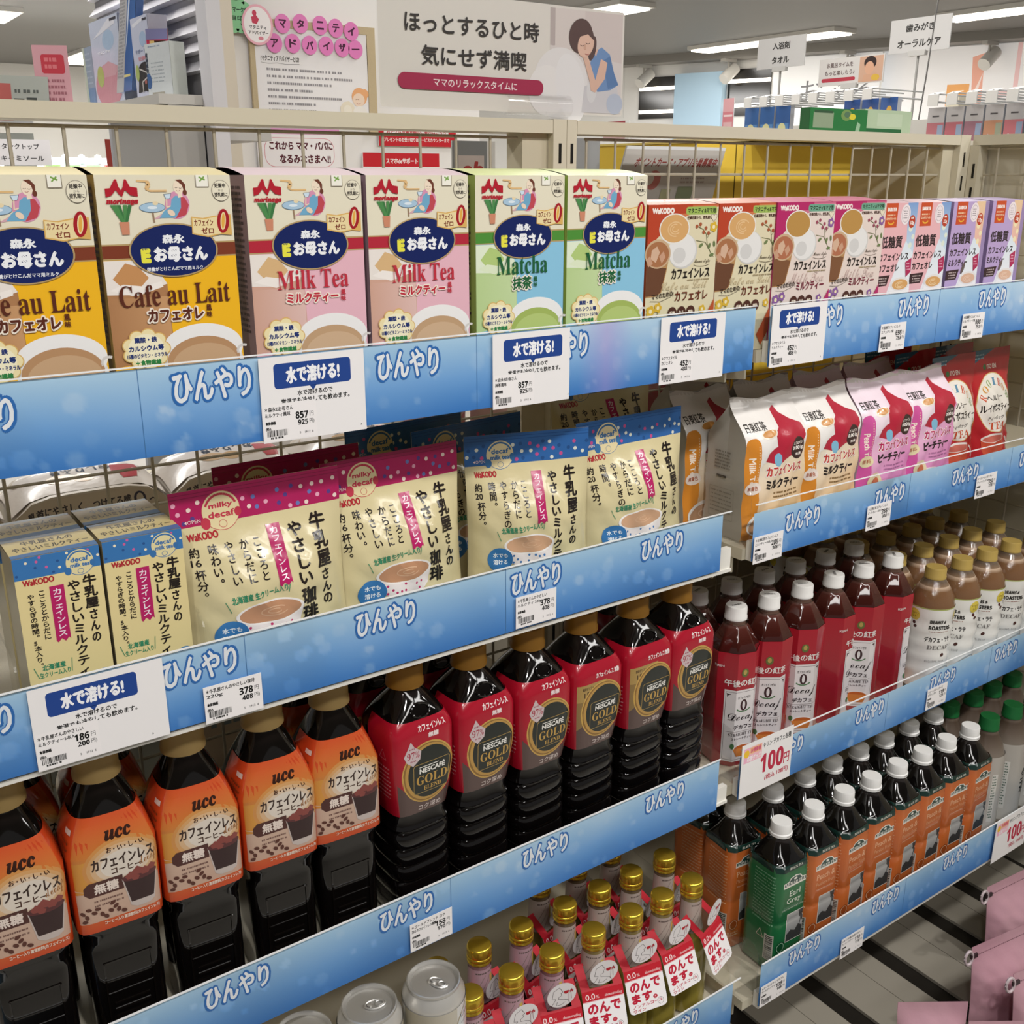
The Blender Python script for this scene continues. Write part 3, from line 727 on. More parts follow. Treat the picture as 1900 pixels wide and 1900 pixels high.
    if kind == 'cafe': a.t('栄養がとけこんだママ用ミルク', 30, 64.6, 72, 67.6, 'e6e8ee', b=0.1)
    a.poly([(66.4, 29.4), (75, 30.6), (84, 29), (96.5, 28.2), (96.5, 43.4), (88, 42.6), (78, 44.4), (66, 42)], 'dcb164'); a.poly([(67, 30.4), (76, 31.4), (86, 29.6), (88, 42), (78, 43.4), (67, 41.2)], 'ecd9a6')
    a.t('カフェイン', 68, 31.6, 82.6, 36.2, '7a2f22', b=0.15); a.t('ゼロ', 73, 37.4, 82.6, 42, '7a2f22', b=0.15)
    a.ell(90.4, 33, 4.7, 8.8, 'a51d28', rot=7); a.ell(90.4, 33, 2.1, 6.6, 'edd9a5', rot=7); a.ell(90.4, 33, 1.2, 5.6, 'e2aa4b', rot=7)
    # flavour
    W, S = 'f1e6d8', txt
    if kind == 'cafe':
        a.t(serif('Cafe au Lait'), 8, 77, 91, 92.6, S); a.t('カフェオレ', 26, 93.6, 70.6, 105.6, W, b=1.2); a.t('カフェオレ', 27.2, 94.8, 69.4, 104.4, S, b=0.5); x = 71.5
    elif kind == 'milk':
        a.t(serif('Milk Tea'), 21, 72, 83, 87, S); a.t('ミルクティー', 26.6, 88.6, 74.4, 99.6, W, b=1.2); a.t('ミルクティー', 27.8, 89.8, 73.2, 98.4, S, b=0.5); x = 75.5
    else:
        a.t(serif('Matcha'), 22, 70, 79, 86, S); a.t('抹茶', 38, 86.8, 62, 101.4, W, b=1.2); a.t('抹茶', 39, 88, 61, 100.2, S, b=0.5); x = 63
    y = 94 if kind == 'cafe' else 89
    a.t('風', x, y, x + 4.4, y + 4.6, S, b=0.15); a.t('味', x, y + 5, x + 4.4, y + 9.4, S, b=0.15)
    for i in range(9): a.ell(23.5 + 12.6 * math.cos(i * 0.698), 124 + 10.6 * math.sin(i * 0.698), 5.6, 5.2, 'dcb56a')
    a.up()
    for i in range(9): a.ell(23.5 + 12.3 * math.cos(i * 0.698), 124 + 10.3 * math.sin(i * 0.698), 5.1, 4.7, 'f2e3b2')
    a.ell(23.5, 124, 13.5, 11.5, 'f7efcf')
    a.t('葉酸・鉄', 15, 114.6, 32, 119, '1d3270', b=0.3); a.t('カルシウム等', 10.5, 120.6, 36.5, 125.2, '1d3270', b=0.25); a.t('15種のビタミン・ミネラル', 8.8, 126.6, 38.6, 130.2, '1d3270', b=0.15); a.t('＋食物繊維', 14.5, 131.6, 33.5, 135.6, '2f8246', b=0.2)
    return a
def milk_box(kind):
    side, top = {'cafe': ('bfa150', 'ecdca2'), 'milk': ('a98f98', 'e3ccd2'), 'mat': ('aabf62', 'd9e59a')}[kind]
    sa = Art(); sa.lines(5, 8, 55, 26, 4.4, 2.2, '5c4c50', 4); sa.rect(0, 150, 60, 200, '8c2236' if kind == 'milk' else side)
    return carton('milk_drink_box', 0.0985, 0.062, 0.1845, milk_art(kind), side, top, 0.006, sa)
TOP = H + ZS[0]
MB_ = 'tall maternity milk drink boxes'
for kind, x, lb in (('cafe', 0.148, 'yellow cafe au lait box cut by the left edge of view'), ('cafe', 0.2512, 'yellow cafe au lait box seen whole, beside the pink boxes'),
                    ('milk', 0.3608, 'pink milk tea box next to the yellow cafe au lait box'), ('milk', 0.4638, 'pink milk tea box next to the green matcha box'),
                    ('mat', 0.5698, 'green and blue matcha box next to the pink milk tea box'), ('mat', 0.672, 'green and blue matcha box next to the red cartons')):
    place('milk' + kind, lambda k=kind: milk_box(k), (x, 0.0165, TOP), 0, lb, 'box', MB_)

def flower(a, x, y, r, col, mid='f0e2b8'):
    for i in range(5): a.ell(x + r * 0.75 * math.cos(i * 1.257), y + r * 0.75 * math.sin(i * 1.257), r * 0.6, r * 0.6, col, 10)
    a.ell(x, y, r * 0.5, r * 0.5, mid, 10)
def mama_art(kind):
    red, bg, fl, pillc, wd_ = {'o': ('b8442a', 'ded4b4', 'd8b13c', '9fb95e', '6b3220'), 'p': ('b52a66', 'e4d4cb', '8a5f9c', '6fa58c', '7a2a3c')}[kind]
    a = Art(); a.rect(0, 0, 97, 172, bg)
    a.poly([(0, 0), (97, 0), (97, 3), (62, 9), (36, 16), (16, 30), (0, 42)], [red, red, 'd98a5a' if kind == 'o' else 'd98aa0', 'd98a5a' if kind == 'o' else 'd88a9f', red, red, red])
    a.rect(0, 0, 60, 9, red)
    a.t('WaKODO', 5, 3, 35, 9, 'f3e9e2', b=0.55)
    a.pill(51, 2.6, 95, 10.4, 3, pillc); a.t('マタニティ&ママ用', 53.5, 4, 93, 9.2, '26301c', b=0.2); a.t('妊娠初期から、授乳期も', 53, 11.6, 88, 15.2, '4a2c20', b=0.15)
    a.poly([(91, 18), (86.5, 13), (87.5, 10.6), (90, 10.4), (91, 12), (92.4, 10.4), (95, 10.6), (95.6, 13)], 'e6dcc4'); a.line([(91, 18), (86.5, 13), (87.5, 10.6), (90, 10.4), (91, 12), (92.4, 10.4), (95, 10.6), (95.6, 13), (91, 18)], 0.4, '6a5a48')
    a.ell(49, 46, 20, 17.5, 'cfcdca', 36); a.ell(48, 45, 19, 16.6, 'e6e4e2', 36); a.ell(44, 50, 9, 8, 'd2d0ce')
    a.ell(36, 23.6, 21, 15, 'e9e5df', 36); a.ell(36, 23.4, 19.4, 13.6, 'd6a66c' if kind == 'o' else 'b98d4c', 36)
    if kind == 'o':
        for k in range(3): a.arc(37, 24, 4 + 3 * k, 2.6 + 2.2 * k, 1.1, 'e5c192', 40 * k, 40 * k + 250, 18)
    a.poly([(-0.0, 40), (31, 46), (27, 66), (21, 86), (14, 89.5), (0, 90)], 'b58a5a'); a.poly([(0, 58), (27, 62), (20, 86), (13, 88.5), (0, 89)], '6a4530' if kind == 'o' else '7d5438')
    a.ell(14.5, 47.5, 17.4, 14.4, 'c9ab8a', 32); a.ell(14.2, 48, 15.4, 12.4, 'a8714c' if kind == 'o' else 'b06e50', 32)
    a.poly([(6, 44), (13, 40), (17, 46), (12, 56), (5, 52)], 'd3b096'); a.poly([(16, 50), (22, 45), (25, 51), (20, 57)], 'c79b80'); a.poly([(0, 52), (4, 49), (8, 57), (2, 60)], 'c79b80')
    a.line([(67, 36), (80, 38), (88, 48), (93, 53)], 0.6, '6d7148'); a.line([(88, 48), (83, 40), (81, 30), (76, 25), (68, 22)], 0.7, '6d7148'); a.line([(82, 34), (88, 28)], 0.5, '6d7148')
    for x, y in ((67, 22), (72, 20), (80, 24), (84, 29), (77, 28)): a.ell(x, y, 2, 2, 'a85a3a' if kind == 'o' else '9a4a5e', 10)
    for x, y, r in ((86, 42, 20), (93, 40, -10), (74, 41, 60), (90, 51, 80)): a.ell(x, y, 1.7, 3.2, '6f7f52', 10, rot=r)
    flower(a, 91, 23, 4, fl)
    a.t(script('Mama style'), 65, 54.6, 88, 60, '4a3c2a'); a.arc(76, 59, 12, 3, 0.4, '4a3c2a', 20, 160, 10)
    a.t('カフェインレス', 34, 63, 88.5, 73.2, '1f1714', b=0.3)
    a.lines(57, 74.5, 88, 1, 3, 1.5, 'a89878', 5)
    a.t(script('Cafe au Lait' if kind == 'o' else 'Milk Tea'), 21 if kind == 'o' else 27, 76, 86, 87.5, 'c7b795' if kind == 'o' else 'd3bdb6')
    a.t('ママのための', 8, 86, 37, 91.5, '3a2a20', b=0.15, rot=-5); a.line([(6, 94), (20, 95), (34, 91), (38, 86.5), (37.5, 91)], 0.4, '3a2a20')
    a.t('カフェオレ' if kind == 'o' else 'ミルクティー', 40, 86, 87, 96, wd_, b=0.3)
    flower(a, 7, 104, 4.6, fl); flower(a, 17, 101, 4, fl); a.line([(17, 105), (15, 112), (8, 110)], 0.6, '6d7148'); flower(a, 80, 106, 3.4, fl)
    for x, s in ((37, '低糖'), (50, 'カル'), (63, '鉄')): a.ell(x, 107.5, 6.2, 6.2, '4e2a20'); a.t(s, x - 3.8, 105.5, x + 3.8, 109.5, 'eadcc8', b=0.15)
    a.poly([(97, 96), (97, 122), (76, 152), (68, 140), (86, 112)], 'b9532c' if kind == 'o' else red)
    a.ell(84, 158, 3.2, 1.6, '7a8a5a', rot=-20); a.line([(78, 160), (88, 152), (97, 148)], 0.5, '5a6048')
    return a
sa = Art(); sa.rect(0, 0, 60, 172, 'b9532c')
for kind, x, y, lb in (('o', 0.771, 0.016, 'red topped cafe au lait carton beside the matcha box'), ('o', 0.869, 0.016, 'red topped cafe au lait carton at the gap between two strips'),
                       ('p', 0.954, 0.014, 'magenta topped milk tea carton beside the red cartons'), ('p', 1.0475, 0.015, 'magenta topped milk tea carton beside the pale pink cartons')):
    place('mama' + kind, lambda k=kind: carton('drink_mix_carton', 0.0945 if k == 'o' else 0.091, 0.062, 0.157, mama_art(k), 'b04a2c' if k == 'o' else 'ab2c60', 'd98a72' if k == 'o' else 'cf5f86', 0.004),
          (x, y, TOP), 0, lb, 'box', 'cafe cartons with cup pictures')
def saraya_art(kind):
    bg = 'e9b5ba' if kind == 'p' else 'bba3cf'
    a = Art(); a.rect(0, 0, 70, 168, bg)
    c1, c2 = ('7ea0d2', 'cfe0ee') if kind == 'p' else ('e9c8a0', 'eab8b0')
    a.poly([(50, 0), (70, 0), (70, 62), (56, 62)], [c1, c1, c2, c2]); a.poly([(53, 44), (70, 60), (70, 112), (22, 112)], ['dbe6f0', 'e3ebf2', 'f1f0f2', 'f1f0f2'])
    for x, y, r in ((60, 30, 4), (66, 40, 3), (62, 50, 3.5)): a.ell(x, y, r, r, 'dfe6d8' if kind == 'p' else 'f3e3b8')
    a.rect(8, 0, 31, 28, 'c9512b'); a.t(sans('SARAYA'), 10.5, 5, 28.5, 9.4, 'f6ece6', b=0.25); a.lines(11, 13, 27, 1, 3, 1.8, 'efc9a4', 2); a.t('ロカボスタイル', 10, 16.4, 29, 19.4, 'f0d2b0', b=0.15)
    a.arc(19.5, 21, 5.5, 3.4, 1.8, 'eeb440', 10, 170, 12)
    a.ell(47, 13.5, 9.4, 12, 'efe3e6', 22); a.arc(47, 13.5, 7, 9, 0.5, 'a59a9e'); a.lines(43, 9, 51, 4, 2.6, 1.2, '9a8f93', 6)
    a.ell(61, 22, 6.2, 7.6, 'bb4228', rot=6); a.t('糖質', 58.4, 16.4, 63.6, 18.8, 'f3e6dc', b=0.1); a.t('3.2g' if kind == 'p' else '2.7g', 57.4, 21, 64.8, 26.6, 'f8efe6', b=0.25)
    a.t('低糖質', 4, 38, 46, 52.5, '33262a', b=0.35); a.t('カフェインレス', 3, 58, 61, 67, '33262a', b=0.3); a.t('カフェオレ' if kind == 'p' else 'ミルクティー', 2.5, 71, 44, 80, '33262a', b=0.3)
    a.poly([(0, 85), (28, 84), (23, 96.5), (0, 97)], '3a2427'); a.lines(6, 87, 22, 3, 3.2, 1.5, 'c9b6b2', 7)
    a.ell(50, 103, 20, 9, 'f4f2f1', 30); a.ell(50, 96, 19, 8.4, 'e7e3e0', 30); a.ell(50, 96.4, 15.6, 6.4, 'd9a464' if kind == 'p' else 'dfb497', 26)
    for k in range(2): a.arc(50, 97, 5 + 4 * k, 2 + 1.6 * k, 0.9, 'efd2a4' if kind == 'p' else 'eccdb6', 30 * k, 300, 16)
    a.poly([(56, 70), (68, 65), (69, 82), (60, 88)], 'b02a58'); a.lines(59, 71, 67, 3, 3.6, 1.4, 'e8b2c4', 9)
    if kind != 'p': a.ell(36, 83, 3, 8, '6a5a58', 14, rot=25)
    return a
for kind, x, lb in (('p', 1.128, 'pale pink low sugar carton beside the magenta cartons'), ('p', 1.1965, 'pale pink low sugar carton beside the lilac cartons'),
                    ('u', 1.279, 'lilac low sugar carton beside the pink cartons'), ('u', 1.366, 'lilac low sugar carton cut by the right edge of view')):
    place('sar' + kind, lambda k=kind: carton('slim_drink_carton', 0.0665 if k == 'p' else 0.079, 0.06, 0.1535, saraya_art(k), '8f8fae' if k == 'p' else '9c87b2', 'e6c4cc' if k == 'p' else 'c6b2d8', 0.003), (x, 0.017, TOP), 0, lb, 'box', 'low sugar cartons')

# ================================================================ small boxes on the second shelf
INK = '241c18'
def badge(a, x, y, r, lines_, c, bg='e5d8a6'):
    a.ell(x, y, r, r, c, 28); a.ell(x, y, r - 0.5, r - 0.5, bg, 28)
    a.arc(x, y, r * 0.82, r * 0.82, r * 0.12, c, 200, 340, 12)
    k = r * 0.62
    a.t(lines_[0], x - k, y - r * 0.42, x + k, y - r * 0.05, c, b=r * 0.02); a.t(lines_[1], x - k * 1.1, y + r * 0.02, x + k * 1.1, y + r * 0.36, c, b=r * 0.02)
    a.arc(x, y + r * 0.68, r * 0.2, r * 0.18, 0.4, c); a.ell(x - r * 0.86, y + r * 0.55, r * 0.24, r * 0.3, c); a.ell(x + r * 0.86, y + r * 0.2, r * 0.18, r * 0.24, c)
def pinktag(a, x0, y0, x1, y1):
    n = 4; w = (x1 - x0) / n
    a.poly([(x0, y0), (x1, y0), (x1, y1)] + [(x1 - w * (i + 0.5), y1 - (1.6 if i % 2 == 0 else -1.2)) for i in range(n)] + [(x0, y1)], 'b81f63')
    a.vt('カフェインレス', x0 + (x1 - x0) * 0.16, y0 + 2, x1 - (x1 - x0) * 0.16, y1 - 3, 'f4e6ee', b=0.15)
def stick_art():
    a = Art(); a.rect(0, 0, 62, 149, 'e6d49b'); a.rect(0, 0, 62, 17, '3a76b4')
    a.dots(0, 0, 62, 17, 16, 1.1, ['efe3c4', '2a5590', 'cf5f9a'], 3); badge(a, 47, 11, 10.6, ('decaf', 'milk tea'), '3a72ad')
    a.t('WaKODO', 5, 17.5, 27.5, 22.5, 'b02a34', b=0.3)
    pinktag(a, 23, 26, 33.5, 71)
    a.vt('牛乳屋', 47, 22, 57.5, 50, INK, b=0.4); a.vt('さんの', 48.5, 50.5, 56, 79, INK, b=0.3)
    a.vt('やさしいミルクティー', 35.5, 24, 45.5, 114, INK, b=0.3)
    a.vt('こころとからだに', 14.5, 27, 20, 68, INK, b=0.12); a.vt('やすらぎの時間。5本入り。', 6.6, 29, 12, 90, INK, b=0.12)
    a.t('北海道産', 10, 88, 27, 93, '2d8a66', b=0.15); a.t('生クリーム入り', 7.5, 94, 30, 98.6, '2d8a66', b=0.1)
    a.line([(4, 89), (7, 98)], 0.5, '2d8a66'); a.line([(32, 87), (31, 98)], 0.5, '2d8a66')
    a.ell(30, 120, 26, 16, 'd9b79a', 30); a.ell(30, 124, 26, 16, 'eee6e2', 30); a.ell(30, 117, 22, 10, 'c69a78', 26); a.ell(55, 108, 7, 6, '4f86b8')
    return a
def stick_box():
    t = Art(); t.rect(0, 0, 62, 45, 'cdbb82'); t.rect(0, 0, 62, 6, '3a5f86')
    t.t('牛乳屋さんの', 12, 10, 50, 20, '33291c', b=0.25); t.t('やさしいミルクティー', 4, 23, 59, 33, '33291c', b=0.25)
    t.poly([(0, 38), (62, 35), (62, 45), (0, 45)], '3a6ea6')
    return carton('stick_drink_box', 0.062, 0.045, 0.149, stick_art(), 'b5ab90', 'cdbb82', 0.001, None, t)
Z2 = H + ZS[1]
SB = 'small cream boxes with a blue band'
for x, y, lb in ((0.1445, 0.024, 'front small cream box with blue band beside the end stop'), (0.2095, 0.026, 'front small cream box with blue band beside the pink pouch'),
                 (0.1435, 0.072, 'rear small cream box behind the leftmost front box'), (0.209, 0.076, 'rear small cream box nearest the wire grid and pink pouch')):
    place('stick', stick_box, (x, y, Z2), 0, lb, 'box', SB)

# ================================================================ pouches
def pouch_geo(art, W, Hh, T, seal, seed, back='d8cfae', wr=0.0011, edge=0.0, taper=0.0, fold=0.0):
    """stand-up pouch: flat seal above, full belly below"""
    rd = random.Random(seed); ph = [rd.uniform(0, 6.28) for _ in range(6)]; g = G(); W_, H_ = W * 1000, Hh * 1000
    def bulge(u, v):
        x = (u - W_ / 2) / (W_ / 2); x = max(-1, min(1, x)); e_ = 1 - abs(x)
        k = max(0.0, min(1.0, (v - seal) / (H_ * 0.42))); k = k * k * (3 - 2 * k)
        b = T * k * (edge + (1 - edge) * (1 - abs(x) ** 2.4) ** 0.75)
        q = min(1, k + 0.12)
        b += wr * q * (math.sin(u * 0.12 + v * 0.09 + ph[0]) + 0.8 * math.sin(u * 0.21 - v * 0.16 + ph[1]) + 0.6 * math.sin(-u * 0.07 + v * 0.31 + ph[2])) * (1 - abs(x) ** 6)
        return b + fold * math.sin(u * 0.05 + ph[3]) * (1 - k)
    def px(u, v):
        x = u / 1000 - W / 2; k = max(0, 1 - v / (H_ * 0.5))
        side = 1 - taper * k - 0.035 * math.sin(PI * min(1, max(0, (v - seal) / (H_ - seal))))
        return x * side
    nu, nv = 20, 22
    gb = [[bulge(W_ * i / nu, H_ * j / nv) for i in range(nu + 1)] for j in range(nv + 1)]; gx = [[px(W_ * i / nu, H_ * j / nv) for i in range(nu + 1)] for j in range(nv + 1)]
    def bil(q, u, v):
        a_ = max(0, min(u / W_ * nu, nu - 1e-6)); b_ = max(0, min(v / H_ * nv, nv - 1e-6)); i, j = int(a_), int(b_); a_ -= i; b_ -= j
        if a_ >= b_: return q[j][i] * (1 - a_) + q[j][i + 1] * (a_ - b_) + q[j + 1][i + 1] * b_
        return q[j][i] * (1 - b_) + q[j + 1][i] * (b_ - a_) + q[j + 1][i + 1] * a_
    def ff(u, v, h): return (bil(gx, u, v), -bil(gb, u, v) - h - 0.0002, Hh - v / 1000)
    ul = [W_ * i / nu for i in range(1, nu)]; vl = [H_ * i / nv for i in range(1, nv)]
    g.art(art, ff, 0, ul, vl, dz=0.00002, diag=(nu, nv, W_, H_))
    vs = []; fs = []
    for j in range(nv + 1):
        for i in range(nu + 1):
            u, v = W_ * i / nu, H_ * j / nv; y = -bulge(u, v) * -0.55
            vs.append((px(u, v), max(y, 0.0004), Hh - v / 1000))
    for j in range(nv):
        for i in range(nu):
            p = j * (nu + 1) + i; fs.append((p, p + 1, p + nu + 2, p + nu + 1))
    g.add(vs, fs, back)
    for i0 in (0, nu):                                               # close the sides
        a_ = [ff(W_ * i0 / nu, H_ * j / nv, 0) for j in range(nv + 1)]; b_ = [vs[j * (nu + 1) + i0] for j in range(nv + 1)]
        g.add(a_ + b_, [(j, j + 1, nv + 2 + j, nv + 1 + j) for j in range(nv)], back)
    return g
def cow_art(kind, W=150, Hh=172):
    c, dk, dots = ('b01f5b', '8a1848', ['e9a8c0', '5a3f86', 'f0d8d0', '6a78b8']) if kind == 'p' else ('2f64a6', '1f4a86', ['dfe3d6', '24508a', 'c0508c'])
    s = W / 150.0
    a = Art(); a.rect(0, 0, W, Hh, 'd9cca0'); a.rect(0, 0, W, 31, c)
    for y in (3, 6): a.line([(0, y), (W, y)], 0.5, dk)
    a.dots(0, 8, W, 31, 34, 2.0, dots, 5 if kind == 'p' else 8)
    badge(a, 42 * s, 21, 16.5 * s, ('milky', 'decaf') if kind == 'p' else ('decaf', 'milk tea'), 'c03a4e' if kind == 'p' else '3a6ea2', 'e3d3a6')
    a.t('OPEN', 13 * s, 25.5, 24 * s, 28.4, 'ecd9d8'); a.poly([(10 * s, 27), (12.4 * s, 25.6), (12.4 * s, 28.4)], 'ecd9d8')
    a.t('WaKODO', 10 * s, 36.5, 36 * s, 43, 'b02a34', b=0.35)
    f = lambda t, x, y0, ch, w=8.4, b=0.18: a.vt(t, x * s, y0, (x + w) * s, y0 + ch * len(t), INK, b=b)
    f('こころと', 62, 47, 9.2); f('からだに', 50.5, 47, 9.2)
    if kind == 'p': f('やさしい', 37.5, 47, 9.2); f('味わい。', 24, 47, 9.2); f('約', 9, 48, 9); a.t('16', 9 * s, 58, 17 * s, 64, INK, b=0.15); f('杯分。', 10, 66, 9.2)
    else: f('やすらぎの', 37.5, 47, 9.2); f('時間。', 24, 47, 9.2); f('約', 9, 48, 9); a.t('20', 9 * s, 58, 17 * s, 64, INK, b=0.15); f('杯分。', 10, 66, 9.2)
    pinktag(a, 77 * s, 40, 89.5 * s, 90)
    f('牛乳屋', 117, 37, 16, 16, 0.55); f('さんの', 119, 86, 11, 11, 0.4)
    if kind == 'p': f('やさしい', 95, 41, 13.5, 15, 0.5); f('珈琲', 96, 97, 16, 16.5, 0.6)
    else: f('やさしいミルクティー', 96, 41, 11.2, 12.5, 0.42)
    a.t('北海道産 生クリーム入り', 34 * s, 91, 84 * s, 97.4, '2d8a66', b=0.15, rot=-4); a.line([(29 * s, 96), (33 * s, 106)], 0.6, '2d8a66'); a.line([(86 * s, 90), (84.5 * s, 97)], 0.6, '2d8a66')
    a.poly([(36 * s, 111), (97 * s, 111), (93 * s, 127), (80 * s, 135), (53 * s, 135), (41 * s, 127)], 'efe6e4'); a.dots(41 * s, 118, 93 * s, 133, 11, 1.3, ['c23a6e'] if kind == 'p' else ['4a78b0'], 6)
    a.ell(66.5 * s, 111, 30.8 * s, 10.5, 'f2ece8', 34); a.ell(66.5 * s, 111, 28 * s, 9, 'c08e6c' if kind == 'p' else 'd0a482', 32)
    for k in range(2): a.arc(70 * s, 111, (6 + 6 * k) * s, 2 + 2 * k, 0.9, 'd9b08f', 20, 320, 16)
    a.ell(32 * s, 126, 14 * s, 13, '3a78b4'); a.t('水でも', 24 * s, 118.5, 40 * s, 123.5, 'eef4f8', b=0.15); a.t('溶ける', 24 * s, 125.5, 40 * s, 130.8, 'eef4f8', b=0.15)
    return a
def pouch(kind, seed, W=0.15): return pouch_geo(cow_art(kind, W * 1000), W, 0.172, 0.026, 22, seed, 'cfc39a' if True else '').build('coffee_pouch', FOIL, angle=60)
PP, BP = 'cream pouches with a magenta band', 'cream pouches with a blue band'
def stand(o, lb, cat, grp): return tag(o, lb, cat, grp)
for i, (k, x, y, rz, lean, W, lb) in enumerate((
        ('p', 0.316, 0.042, 0.02, -0.05, 0.154, 'front cream pouch with magenta band beside the small cream boxes'),
        ('p', 0.456, 0.058, 0.05, -0.05, 0.15, 'front cream pouch with magenta band beside the blue pouches'),
        ('p', 0.372, 0.105, 0.06, -0.04, 0.15, 'magenta banded pouch half hidden behind the two front magenta pouches'),
        ('b', 0.606, 0.052, -0.28, -0.03, 0.135, 'front cream pouch with blue band, turned to face left'),
        ('b', 0.748, 0.05, 0.03, -0.05, 0.156, 'front cream pouch with blue band beside the white tea packs'),
        ('b', 0.585, 0.125, 0.12, -0.04, 0.15, 'blue banded pouch standing in the shade behind the turned one'),
        ('b', 0.53, 0.165, 0.1, -0.03, 0.15, 'darkest blue banded pouch, behind the magenta pouches'))):
    o = pouch(k, 20 + i, W); o.location = (x, y, Z2); o.rotation_euler = (lean, 0, rz)
    tag(o, lb, 'pouch', PP if k == 'p' else BP)
o = pouch('b', 41, 0.156); o.location = (0.79, 0.15, Z2 + 0.035); o.rotation_euler = (-0.06, 0, 0.03)
tag(o, 'blue banded pouch raised behind the front right blue pouch', 'pouch', BP)
g = G(); g.box(-0.07, 0.07, -0.03, 0.05, 0, 0.034, 'b9ab8c'); o = g.build('carton_tray', PAPER, smooth=False); o.location = (0.79, 0.155, Z2); tag(o, 'low card tray under the raised blue banded pouch', 'tray')

# white packs of tea bags with a flat top seal
def gusset_geo(art, W, Hh, D, side, seed, sart=None):
    rd = random.Random(seed); p0 = rd.uniform(0, 6); g = G(); W_, H_ = W * 1000, Hh * 1000
    def yf(u, v):
        k = min(1, v / (H_ * 0.3)); k = k * k * (3 - 2 * k); x = (u / W_ - 0.5) * 2
        return D * 0.5 * (1 - k) - 0.006 * k * (1 - x * x) + 0.0012 * math.sin(u * 0.13 + p0) * math.sin(v * 0.11 + p0) - 0.0014 * math.sin(u * 0.19 + v * 0.12 + p0) * k
    nu, nv = 16, 20
    gb = [[yf(W_ * i / nu, H_ * j / nv) for i in range(nu + 1)] for j in range(nv + 1)]
    def bil(q, u, v):
        a_ = max(0, min(u / W_ * nu, nu - 1e-6)); b_ = max(0, min(v / H_ * nv, nv - 1e-6)); i, j = int(a_), int(b_); a_ -= i; b_ -= j
        if a_ >= b_: return q[j][i] * (1 - a_) + q[j][i + 1] * (a_ - b_) + q[j + 1][i + 1] * b_
        return q[j][i] * (1 - b_) + q[j + 1][i] * (b_ - a_) + q[j + 1][i + 1] * a_
    def ff(u, v, h): return (u / 1000 - W / 2, bil(gb, u, v) - h - 0.0002, Hh - v / 1000 + 0.003 * math.sin(u * 0.07 + p0) * max(0, 1 - v / 12))
    g.art(art, ff, 0, [W_ * i / nu for i in range(1, nu)], [H_ * i / nv for i in range(1, nv)], dz=0.00002, diag=(nu, nv, W_, H_))
    def fb(u, v): return (u / 1000 - W / 2, D - yf(u, v) + 0.0004, Hh - v / 1000 + 0.003 * math.sin(u * 0.07 + p0) * max(0, 1 - v / 12))
    vs = [fb(W_ * i / nu, H_ * j / nv) for j in range(nv + 1) for i in range(nu + 1)]
    g.add(vs, [(j * (nu + 1) + i, j * (nu + 1) + i + 1, (j + 1) * (nu + 1) + i + 1, (j + 1) * (nu + 1) + i) for j in range(nv) for i in range(nu)], side)
    for u, sg in ((0, -1), (W_, 1)):
        A = [ff(u, H_ * j / nv, 0) for j in range(nv + 1)]; B = [fb(u, H_ * j / nv) for j in range(nv + 1)]
        M = [((p[0] + q[0]) / 2 - sg * 0.004 * max(0, 1 - j / nv * 1.6), (p[1] + q[1]) / 2, p[2]) for j, (p, q) in enumerate(zip(A, B))]
        g.add(A + M, [(j, j + 1, nv + 2 + j, nv + 1 + j) for j in range(nv)], side); g.add(M + B, [(j, j + 1, nv + 2 + j, nv + 1 + j) for j in range(nv)], side)
    g.quad(ff(0, H_, 0), ff(W_, H_, 0), fb(W_, H_), fb(0, H_), side)
    if sart: g.art(sart, lambda u, v, h: (-W / 2 - 0.0008 - h, D - u / 1000, Hh - v / 1000))
    return g
